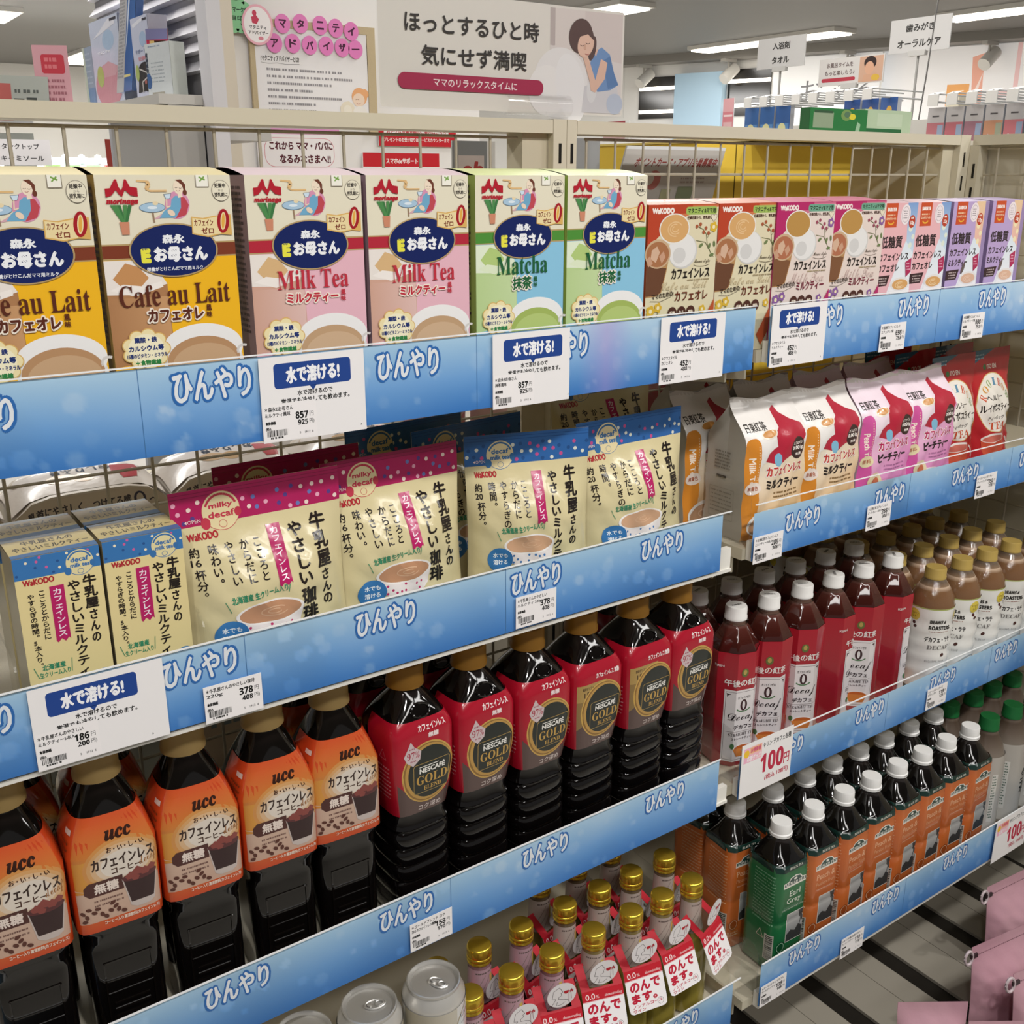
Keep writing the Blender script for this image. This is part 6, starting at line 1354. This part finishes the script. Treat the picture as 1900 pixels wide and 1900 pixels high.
a = Art(); a.rect(0, 0, 105, 250, 'b9b8ba'); a.lines(6, 10, 44, 26, 8, 5, '97969a', 4); a.hgrad(50, 0, 105, 250, '2f5a9c', '3f6cae'); a.poly([(58, 20), (70, 10), (60, 120), (52, 160)], 'cfdcee'); a.rect(50, 210, 90, 216, 'e4d890')
lean_pack((0.565, 1.135, 0.30), u, 0.085, 0.18, a, 0.012, 'clear bag holding folded blue cloth, tilted before the slatted panel', 'bag', '4a6aa0', GLOSS, 0, -0.5)
a = Art(); a.rect(0, 0, 80, 220, 'c3c7da'); a.poly([(6, 16), (30, 10), (60, 4), (60, 12), (10, 26)], 'dfe0ea'); a.rect(56, 8, 76, 14, '3a3a44'); a.ell(52, 60, 16, 20, 'a3b8d4'); a.t('サポート', 12, 84, 60, 96, '7a88a8', b=0.4); a.t('妊婦帯', 24, 104, 64, 116, 'd0909a', b=0.4)
a.ell(48, 140, 28, 20, '2a2a2c'); a.poly([(20, 150), (60, 146), (76, 176), (60, 196), (10, 200)], '2a2a2c'); a.ell(58, 180, 24, 20, '1f1d1f', 22); a.line([(24, 136), (74, 156)], 4, 'c9c4c0'); a.line([(34, 200), (34, 172), (70, 158)], 4, 'c9c4c0'); a.ell(14, 146, 9, 22, 'a9b96a', 18); a.ell(50, 174, 5, 6, 'a8605a')
lean_pack((0.562, 1.093, 0.243), u, 0.085, 0.123, a, 0.03, 'pale blue support belt box with black straps before the slatted panel', 'box', 'b5b4c2')
a = Art(); a.rect(0, 0, 55, 80, 'c23a5a'); a.rect(0, 0, 55, 20, '8a88b4'); a.rect(8, 22, 26, 76, 'e0c07a'); a.poly([(20, 22), (50, 22), (48, 30), (22, 32)], '4a2c20')
lean_pack((0.558, 1.006, 0.22), (0.7, -0.71, 0), 0.036, 0.062, a, 0.002, 'pink window side of the support belt box beside its front', 'box', 'a55a6a')
a = Art(); a.rect(0, 0, 60, 130, 'd3d8da'); a.lines(8, 6, 40, 1, 4, 3, '8a9ab0', 2); a.lines(12, 46, 44, 6, 9, 2.5, 'a9b2b8', 4); a.rect(10, 118, 40, 127, 'a8a498'); a.ell(4, 90, 7, 20, '4a6a9c', 14); a.vt('産前産後', 0, 20, 6, 70, '3a4456', b=0.3)
lean_pack((0.556, 1.012, 0.198), (0.2, -0.98, 0), 0.075, 0.078, a, 0.025, 'tall white carton with small blue print nearest the slatted panel edge', 'box', 'c9cec8')
a = Art(); a.rect(0, 0, 60, 110, '8a98aa'); a.lines(6, 10, 50, 8, 10, 3, 'a9b4c2', 5); a.rect(0, 70, 60, 110, '6a86aa'); a.poly([(0, 0), (12, 0), (16, 110), (0, 110)], 'b5bcae')
lean_pack((0.575, 1.455, 0.232), u, 0.06, 0.112, a, 0.02, 'grey blue pack at the far left of the slatted panel', 'pack', '7a8898')

# --- goods and signs at far left
def pole(name, x, y, z0, z1, label, r=0.004):
    g = G(); g.rod((x, y, H + z0), (x, y, H + z1), r, 'c2c0ba', n=10); return tag(g.build(name, METAL), label, 'pole')
a = Art(); a.rect(0, 0, 64, 110, 'd9a3aa'); a.pill(14, 16, 56, 50, 5, 'c8414e'); a.lines(20, 22, 50, 2, 12, 7, 'e07a80', 2); a.lines(16, 60, 58, 4, 11, 5, 'a86a74', 4)
o = panel('hanging_tag', (0.494, 1.5, 0.238), (0.9, -0.43, 0), 0.05, 0.11, a, 'pink hanging tag with a red patch at the upper left', 'tag')
a = Art(); a.rect(0, 0, 90, 80, 'c9cec4'); a.rect(0, 14, 24, 80, 'd8736c'); a.lines(30, 24, 80, 1, 5, 6, '6a706a', 3); a.rect(28, 40, 46, 48, '4a504c'); a.rect(50, 38, 68, 46, '4a504c'); a.lines(30, 58, 84, 2, 12, 6, '8a908a', 6)
panel('product_card', (0.425, 1.5, 0.182), (0.9, -0.1, 0), 0.058, 0.09, a, 'pale green product card with a red corner at the upper left', 'card', vd=(-0.05, 0, -1))
a = Art(); a.rect(0, 0, 210, 100, 'dcd9da'); a.t('タンクトップ', 26, 16, 168, 38, '3f3d40', b=0.6); a.t('キャミソール', 18, 62, 182, 84, '3f3d40', b=0.6)
panel('shelf_sign', (0.49, 2.0, 0.084), (1, 0, 0), 0.122, 0.055, Art(), 'x', 'x') if False else None
s_ = 0.58
a2 = Art()
for (x, y, k), c in zip(a.V, a.C): a2.V.append((x * s_, y * s_, k)); a2.C.append(c)
a2.F = a.F; panel('shelf_sign', (0.494, 2.0, 0.084), (1, 0, 0), 0.122, 0.058, a2, 'white sign card for vests and camisoles seen through the left grid', 'sign')
# far shelf with small bottles
g = G(); g.box(1.4, 3.4, 8.2, 8.7, 0.0, H - 0.113, 'c2c8cc'); g.box(1.4, 3.4, 8.66, 8.7, H - 0.11, H + 0.15, 'f0f1f4'); tag(g.build('far_display_shelf', PLAIN, smooth=False), 'pale far shelf with small bottles beyond the left grid', 'shelf')
def far_bottle():
    e = empty('shelf_bottle'); g = G(); g.lathe([(0.05, 0), (0.055, 0.01), (0.055, 0.16), (0.03, 0.2), (0.02, 0.21)], 14, 'c6d2d8'); g.build('bottle_body', CAPM, e)
    g = G(); g.lathe([(0.026, 0.21), (0.026, 0.27), (0.01, 0.28)], 12, 'a8b0b8'); g.build('cap', CAPM, e)
    g = G(); g.lathe([(0.0555, 0.03), (0.0555, 0.12)], 14, '7a8c9c', cap0=False, cap1=False); g.build('label', CAPM, e); return e
for i in range(9):
    place('farb', far_bottle, (1.75 + i * 0.125, 8.35, H - 0.11), 0, 'small pale pump bottle far beyond the left grid', 'bottle', 'pump bottles on the far shelf')
for i, c in enumerate(('b04a3c', 'b04a3c', 'a05242', '8fb86a', '9cc88a', 'a8d0a0', 'd0504c', 'd85a54')):
    g = G(); x = 1.55 + i * 0.15; g.box(x - 0.055, x + 0.055, 8.22, 8.28, H - 0.1095, H + (0.02 if i < 3 else 0.09), c); g.box(x - 0.05, x + 0.05, 8.215, 8.22, H - 0.10, H - 0.03, 'e4dcd4')
    tag(g.build('far_box', PAPER, smooth=False), ['brown red box low on the far shelf', 'light green refill pack on the far shelf', 'red refill pack at the right of the far shelf'][0 if i < 3 else 1 if i < 6 else 2], 'box', ['brown boxes', 'green packs', 'red packs'][0 if i < 3 else 1 if i < 6 else 2] + ' on the far shelf')
for i, (x, z) in enumerate(((1.20, 0.20), (1.74, 0.24))):
    a = Art(); a.rect(0, 0, 150, 240, 'c8cdc8' if i == 0 else 'b5453c'); a.rect(0, 150, 150, 240, 'b84a48')
    panel('hanging_banner', (1.04 + i * 0.48, 4.9, 0.20 - 0.02 * i), (1, 0, 0), 0.12, 0.15, a, ['red and grey banner hanging second from the left beyond the grid', 'plain red banner hanging just left of the slatted panel ledge'][i], 'banner')

# --- yellow storage box and tilted leaflets behind the second grid
e = empty('yellow_box', (1.47, 0.62, 0), 0, 'large yellow box standing behind the second wire grid', 'box')
g = G(); g.box(-0.195, 0.2, -0.11, 0.2, H - 0.42, H + 0.052, 'f0cc4c'); g.box(-0.105, -0.103, -0.1106, -0.11, H - 0.42, H + 0.052, '6a5614'); g.build('box_body', PAPER, e, smooth=False)
g = G(); g.box(-0.197, 0.202, -0.112, 0.202, H + 0.0525, H + 0.056, 'f2d878'); g.build('lid', PAPER, e, smooth=False)
g = G(); g.box(0.95, 1.75, 0.45, 1.1, 0.0, H - 0.425, 'cfc8b8'); tag(g.build('counter_cabinet', METAL, smooth=False), 'ivory low counter behind the second grid under the yellow box', 'cabinet')
a = Art(); a.rect(0, 0, 210, 120, 'bdb9b4'); a.rect(0, 0, 210, 5, 'e0e2e4'); a.t('ポイントカード・アプリ会員募集中', 22, 17, 196, 32, '8a3c38', b=0.4, slant=0.3); a.ell(70, 52, 15, 15, 'b5706a'); a.ell(62, 50, 9, 10, 'c9c2ba'); a.lines(24, 40, 56, 3, 6, 2.6, '9a8a86', 2); a.lines(128, 42, 180, 3, 6, 2.6, '9a8a86', 3); a.lines(24, 64, 60, 3, 7, 3, 'a8a09a', 4)
a.rect(92, 66, 112, 88, 'a8a886'); a.rect(126, 62, 160, 84, '7c8468'); a.line([(40, 100), (100, 94)], 2, '5a5a58'); a.ell(120, 104, 7, 8, 'b5706a'); a.ell(150, 100, 6, 7, 'c07a6a')
panel('leaflet_stand', (1.095, 0.475, 0.045), (1, 0, 0), 0.185, 0.12, a, 'grey tilted leaflet about a point card in front of the yellow box', 'leaflet', 0.003, 'b5b1ac', vd=(-0.32, -0.0, -1))
g = G(); g.box(1.06, 1.10, 0.52, 0.56, H - 0.4245, H + 0.0, '8d8f92'); g.box(1.02, 1.075, 0.515, 0.52, H - 0.10, H + 0.055, '9fa1a2'); tag(g.build('display_tablet', METAL, smooth=False), 'grey tablet display left of the tilted leaflet', 'tablet')
a = Art(); a.rect(0, 0, 60, 70, '8f9294'); a.rect(10, 20, 55, 60, 'd4c8c4'); a.t('ah', 16, 28, 52, 50, 'b5403c', b=1.5, slant=0.2)
panel('logo_board', (0.845, 0.57, 0.05), (1, 0, 0), 0.075, 0.2, a, 'small grey board with a red logo left of the frame post', 'board')

# --- packs on top behind the rail, right side
g = G(); g.box(1.40, 2.0, 0.44, 0.70, H + 0.058, H + 0.066, 'cfc8b8'); tag(g.build('top_ledge', METAL, smooth=False), 'ivory ledge behind the second rail carrying the green pack', 'ledge')
g = G(); g.box(1.42, 1.98, 0.5, 0.68, H - 0.0, H + 0.0575, 'cfc8b8') if False else None
a = Art(); a.rect(0, 0, 170, 48, '2f7a42'); a.rect(10, 7, 68, 32, '94a58a'); a.rect(12, 4, 66, 8, '3a5a40'); a.ell(106, 10, 16, 9, '7a9a5a'); a.ell(124, 12, 10, 5, 'e0d040'); a.ell(108, 9, 9, 5, '5a7a60'); a.lines(16, 38, 80, 1, 4, 6, '4a8a58', 2); a.lines(86, 36, 160, 1, 4, 8, 'b8cc5a', 3); a.poly([(140, 20), (150, 24), (146, 46), (132, 46)], '9cc2a0')
panel('green_pack', (1.496, 0.47, 0.1125), (1, 0.03, 0), 0.16, 0.048, fitart(a, 0.16, 0.048), 'dark green wrapped pack standing behind the rail', 'pack', 0.02, '2a6a3a', GLOSS)
a = Art(); a.rect(0, 0, 150, 48, 'b9ccae'); a.rect(4, 32, 120, 48, '2f6a40'); a.rect(40, 6, 120, 28, 'c4d4ba')
panel('pale_green_pack', (1.662, 0.485, 0.116), (1, 0.06, 0), 0.15, 0.05, a, 'pale green wrapped pack beside the dark green pack', 'pack', 0.02, 'aec4a4', GLOSS)
# fixture with hooks, facing left
e = empty('hook_fixture', (2.85, 1.2, 0), 0, 'ivory fixture with hooks standing beyond the rail at the right', 'fixture')
g = G(); g.box(0.0, 0.03, -0.9, 0.7, 0.0, H + 0.16, 'd2cfc8'); g.build('back_panel', METAL, e, smooth=False)
g = G(); g.box(-0.055, -0.0, -0.162, -0.122, 0.3, H + 0.215, IVORY); slots(g, -0.02, -0.162, H - 0.3, H + 0.2, 0.005); o = g.build('post', METAL, e, smooth=False)
def hook():
    e = empty('display_hook'); g = G(); g.rod((0, 0, 0), (0.25, 0, 0.0), 0.0025, 'b8b8b8'); g.rod((0, 0, 0.02), (0.25, 0, 0.02), 0.002, 'b8b8b8'); g.build('wire_arm', WIRE, e)
    g = G(); g.box(-0.004, 0.0, -0.015, 0.015, -0.010, 0.018, 'd4d2ce'); g.add([(-0.004, -0.015, 0.018), (-0.004, 0.015, 0.018), (0.024, 0.015, 0.025), (0.024, -0.015, 0.025)], [(0, 1, 2, 3)], 'efeeec'); g.build('tag_holder', CAPM, e, smooth=False); return e
PACKC = ['3f66a0', '3f66a0', '3a5f9a', None, None, '2a4a86', '2a4a86', '2f5390']
hn = ['first', 'second', 'third', 'fourth', 'fifth', 'sixth', 'seventh', 'eighth']
def hang_pack(x, y, z, w, h, art, label, group):
    return panel('hanging_packet', (x, y + w / 2, z), (0, -1, 0), w, h, art, label, 'packet', 0.018, 'b9bcc4', GLOSS, group)
for i in range(8):
    y = 1.635 - i * 0.063; place('hook', hook, (2.6, y, H + 0.215), 0, 'white tagged hook, %s of the eight left of the post' % hn[i], 'hook', 'display hooks with white tags')
    if PACKC[i]:
        a = Art(); a.rect(0, 0, 56, 130, PACKC[i]); a.rect(4, 50, 52, 126, '5a86b8'); a.ell(26, 66, 15, 18, 'd3cf9c'); a.rect(8, 90, 48, 110, '4a9ab0')
        if i < 3: hang_pack(2.62, y, 0.205, 0.056, 0.13, a, 'blue packet with a pale patch, %s from the left' % hn[i], 'blue packets on hooks')
        else:
            a = Art(); a.rect(0, 0, 56, 60, PACKC[i]); a.ell(30, 34, 9, 12, 'd8a83c'); hang_pack(2.70, y, 0.215, 0.056, 0.09, a, 'dark blue packet hanging above the green packs, %s hook' % hn[i], 'dark blue packets on hooks')
cols = ['b56a72', 'b5606a', '9a6a78', 'c08a6a', 'c07078', '2a6a3a']
for i in range(6):
    y = 0.985 - i * 0.055; place('hook', hook, (2.6, y, H + 0.188), 0, 'white tagged hook, %s of the six right of the post' % hn[i], 'hook', 'display hooks with white tags')
    a = Art(); a.rect(0, 0, 50, 40, 'b8b4b4'); a.rect(0, 38, 50, 120, cols[i]); a.rect(32, 44, 48, 118, '8f9fb8' if i != 3 else '9aa08a'); a.rect(14, 20, 34, 24, '4a4648'); a.ell(14, 80, 4, 10, 'd9c2c4')
    hang_pack(2.62, y, 0.175, 0.05, 0.12, a, 'clear toothbrush style packet right of the post, %s hook' % hn[i], 'packets hanging right of the post')
a = Art(); a.rect(0, 0, 60, 160, '5a8cc0'); a.rect(0, 60, 60, 130, 'b9cfe2'); a.rect(0, 130, 60, 160, 'd8d4cc')
panel('blue_carton', (2.58, 0.70, 0.19), (0, -1, 0), 0.06, 0.14, a, 'blue and white carton at the right edge above the rail', 'carton', 0.04, '5a8cc0')
# hanging category signs, facing left
def cat_sign(y0, y1, z0, z1, t1, t2, label, x=3.1):
    w, h = (y0 - y1) * 1000, (z1 - z0) * 1000; a = Art(); a.rect(0, 0, w, h, 'cfcdcb')
    k1, k2 = len(t1) * h * 0.13, len(t2) * h * 0.13
    a.t(t1, w / 2 - k1, h * 0.16, w / 2 + k1, h * 0.40, '3d3b39', b=0.9); a.t(t2, w / 2 - k2, h * 0.62, w / 2 + k2, h * 0.86, '3d3b39', b=0.9)
    e = empty('category_sign', (x, (y0 + y1) / 2, H + z0), 0, label, 'sign', 'white category signs on poles')
    o = panel('sign_card', (x, y0, z1), (0, -1, 0), y0 - y1, z1 - z0, a, None, None); o.parent = e; o.location = -Vector(e.location)
    g = G(); g.box(-0.008, 0.008, -0.03, 0.03, -0.012, 0.004, 'c9c7c3'); g.rod((0.004, 0, -0.012), (0.004, 0, -(z0 + H)), 0.004, 'a8a6a2', n=8); g.build('sign_pole', METAL, e, smooth=False)
cat_sign(2.068, 1.85, 0.371, 0.472, '入浴剤', 'タオル', 'white sign for bath salts and towels above the hook fixture')
cat_sign(1.508, 1.292, 0.376, 0.475, '歯みがき', 'オーラルケア', 'white sign for toothpaste and oral care above the hook fixture')
a = Art(); a.rect(0, 0, 262, 86, 'd6d2ce'); a.t('お風呂タイムを', 32, 14, 140, 30, '6a5a58', b=0.5); a.t('もっと楽しもう♪', 26, 38, 148, 54, '6a5a58', b=0.5); a.pill(14, 62, 152, 74, 6, 'b8404e')
a.rect(166, 4, 258, 82, 'cfa890'); a.ell(208, 24, 24, 20, '3a2e2c'); a.ell(206, 40, 18, 20, 'd9a98c'); a.poly([(180, 82), (186, 60), (232, 58), (252, 82)], 'd2a488'); a.ell(232, 70, 16, 10, 'd8b04a')
e = empty('bath_time_sign', (3.1, 1.65, H + 0.296), 0, 'sign with a child photo and red bar between the two white signs', 'sign')
o = panel('sign_card', (3.1, 1.782, 0.382), (0, -1, 0), 0.262, 0.086, a, None, None); o.parent = e; o.location = -Vector(e.location)
g = G(); g.box(-0.008, 0.008, -0.03, 0.03, -0.012, 0.004, 'c9c7c3'); g.rod((0.004, 0, -0.012), (0.004, 0, -(0.296 + H)), 0.004, 'a8a6a2', n=8); g.build('sign_pole', METAL, e, smooth=False)
g = G(); g.tube([(3.1, 1.345, H + 1.25), (3.1, 1.345, H + 0.56), (3.1, 1.36, H + 0.3), (3.1, 1.38, H + 0.05)], 0.0025, '6a6866'); tag(g.build('ceiling_cable', WIRE), 'thin grey cable hanging beside the toothpaste sign', 'cable')
for i, (x0, s_, lb) in enumerate(((1.24, 0.0, 'pink printed shelf card at the foot of the left dark window'), (1.39, 0.0, 'red and pink upright card left of the blue packets'))):
    a = Art(); a.rect(0, 0, 120, 60, 'd3b0b2'); a.rect(0, 0, 120, 14, 'a84a52'); a.lines(10, 24, 110, 3, 11, 5, 'b87a80', 3)
    a3 = Art(); a3.rect(0, 0, 45, 110, 'cf8088'); a3.rect(0, 0, 45, 40, 'd9a4a8'); a3.rect(4, 48, 41, 54, 'e8d0d0'); a3.rect(4, 70, 41, 105, 'd9b0b2')
    if i == 0: panel('shelf_card', (2.6, 2.33, 0.19), (0, -1, 0), 0.14, 0.07, a, lb, 'card')
    else: panel('upright_card', (2.58, 1.72, 0.235), (0, -1, 0), 0.045, 0.13, a3, lb, 'card')

# --- wet wipe packs and others on the far side of the gondola, seen through the wire
g = G(); g.box(0.0, 0.86, 0.405, 0.72, H - 0.425, H - 0.405, IVORY2); tag(g.build('rear_shelf', METAL, smooth=False), 'rear shelf board carrying the white wipe packs', 'shelf', 'rear shelf boards')
g = G(); g.box(0.0, 0.86, 0.405, 0.72, H - 0.765, H - 0.745, IVORY2); tag(g.build('rear_shelf', METAL, smooth=False), 'rear shelf board behind the coffee bottles', 'shelf', 'rear shelf boards')
def wipes():
    a = Art(); W, Hh = 170, 78; a.rect(0, 0, W, Hh, 'cdbfae'); a.t('乳首にやさしく、つけてる感', 16, 10, 128, 25, '2e2430', b=0.4); a.ell(138, 17, 7, 11, '2a2440'); a.ell(138, 17, 4, 8, 'cdbfae'); a.t('へ', 148, 14, 160, 22, '2e2430', b=0.4)
    t = Art(); t.rect(0, 0, W, 90, 'ddd4cb'); t.ell(85, 40, 74, 36, 'c9b8a4', 36); t.ell(85, 40, 72, 34, 'e4ddd8', 36); t.t('おしりふき', 52, 44, 118, 60, '3a4a60', b=0.5, rot=180); t.t('moony', 70, 28, 104, 38, '2a3a78', b=0.5, rot=180); t.poly([(118, 50), (148, 46), (150, 62), (116, 66)], 'c05a62'); t.poly([(122, 66), (146, 64), (142, 78), (126, 80)], 'b5343c'); t.ell(60, 68, 16, 8, 'd4b48e'); t.ell(84, 70, 12, 8, 'cfae86')
    g = G(); n = 8; rings = []
    for i in range(n + 1):
        x = -0.085 + 0.17 * i / n; k = 1 - abs(i / n * 2 - 1) ** 5 * 0.35
        rings.append([(x, 0.0, 0.0), (x, 0.1, 0.0), (x, 0.1, 0.062 * k), (x, 0.05, 0.07 * k), (x, 0.0, 0.058 * k)])
    g.loft(rings, 'd6ccc0')
    g.art(a, lambda u, v, h: (u / 1000 - 0.085, -0.0004 - h, (0.056 - v / 1000 * 0.7) * (1 - abs(u / 85 - 1) ** 5 * 0.3)), ul=[20 * i for i in range(1, 9)])
    g.art(t, lambda u, v, h: (u / 1000 - 0.085, 0.095 - v / 1000, (0.059 + 0.012 * math.sin(PI * min(1, max(0, v / 90)))) * (1 - abs(u / 85 - 1) ** 5 * 0.3) + 0.0005 + h), ul=[20 * i for i in range(1, 9)], vl=[15 * i for i in range(1, 6)])
    return g.build('wet_wipe_pack', FILMBAG, angle=50)
WP = 'white wet wipe packs behind the wire'
for i, x in enumerate((0.085, 0.262, 0.438, 0.615)):
    place('wipes', wipes, (x, 0.42, H - 0.4045), 0, 'white wet wipe pack behind the wire, %s' % ['cut by the left edge of view', 'above the small cream boxes', 'above the magenta pouches', 'behind the blue banded pouches'][i], 'wipe pack', WP, sc=(1, 1, 1.15))
for i, x in enumerate((0.72, 0.83)):
    a = Art(); a.rect(0, 0, 100, 150, 'b56a72'); a.poly([(0, 40), (100, 20), (100, 60), (0, 90)], 'd9b4b6'); a.poly([(0, 100), (100, 80), (100, 110), (0, 130)], 'c98a90')
    g = pouch_geo(a, 0.105, 0.15, 0.03, 10, 70 + i, 'a86068'); o = g.build('pink_film_pack', GLOSS, angle=60); o.location = (x + 0.02, 0.46, H - 0.4045); tag(o, 'glossy pink pack behind the wire, %s' % ['nearer the blue pouches', 'nearer the white tea packs'][i], 'pack', 'glossy pink packs behind the wire')
g = G(); g.box(0.88, 1.76, 0.405, 0.44, H - 0.425, H - 0.405, IVORY2); tag(g.build('rear_shelf', METAL, smooth=False), 'rear shelf board behind the white tea packs', 'shelf', 'rear shelf boards')
for i, x in enumerate((0.98, 1.1, 1.22)):
    a = Art(); a.rect(0, 0, 110, 160, 'a85a66'); a.poly([(0, 40), (110, 20), (110, 60), (0, 90)], 'c99aa0'); a.lines(10, 100, 90, 4, 12, 6, 'c08a90', i)
    g = pouch_geo(a, 0.115, 0.16, 0.025, 10, 80 + i, '985058'); o = g.build('pink_film_pack', GLOSS, angle=60); o.location = (x, 0.432, H - 0.4045); tag(o, 'glossy pink pack behind the tea packs, %s from the post' % hn[i], 'pack', 'glossy pink packs behind the wire')
for i, (x0, x1, zz, c, lb) in enumerate(((0.10, 0.33, 0.17, 'b5b8b4', 'grey printed parcel behind the orange coffee bottles'), (0.36, 0.5, 0.14, 'c9b7a2', 'beige parcel behind the gap between coffee labels'), (0.56, 0.72, 0.2, 'eceae6', 'white parcel behind the red labelled coffee bottles'))):
    a = Art(); w = (x1 - x0) * 1000; a.rect(0, 0, w, zz * 1000, c); a.lines(14, 20, w - 20, 3, 24, 10, '8a98a0' if i < 2 else 'd4d0cc', i + 2)
    panel('rear_parcel', (x0, 0.43, -0.744 + zz), (1, 0, 0), x1 - x0, zz, a, lb, 'parcel', 0.12, c)
# lamp housings over the aisle in front of the shelves
for i, (x, y, w, lb) in enumerate(((0.2, -1.25, 1.25, 'left'), (2.6, -1.25, 0.85, 'right'))):
    e = empty('ceiling_light', (x, y, H + 1.25), 0, 'ceiling light over the aisle, %s hand one' % lb, 'ceiling light', 'fluorescent ceiling lights')
    g = G(); g.box(-w, w, -0.14, 0.14, -0.03, 0.0, 'd8d6d2'); g.build('frame', METAL, e, smooth=False)
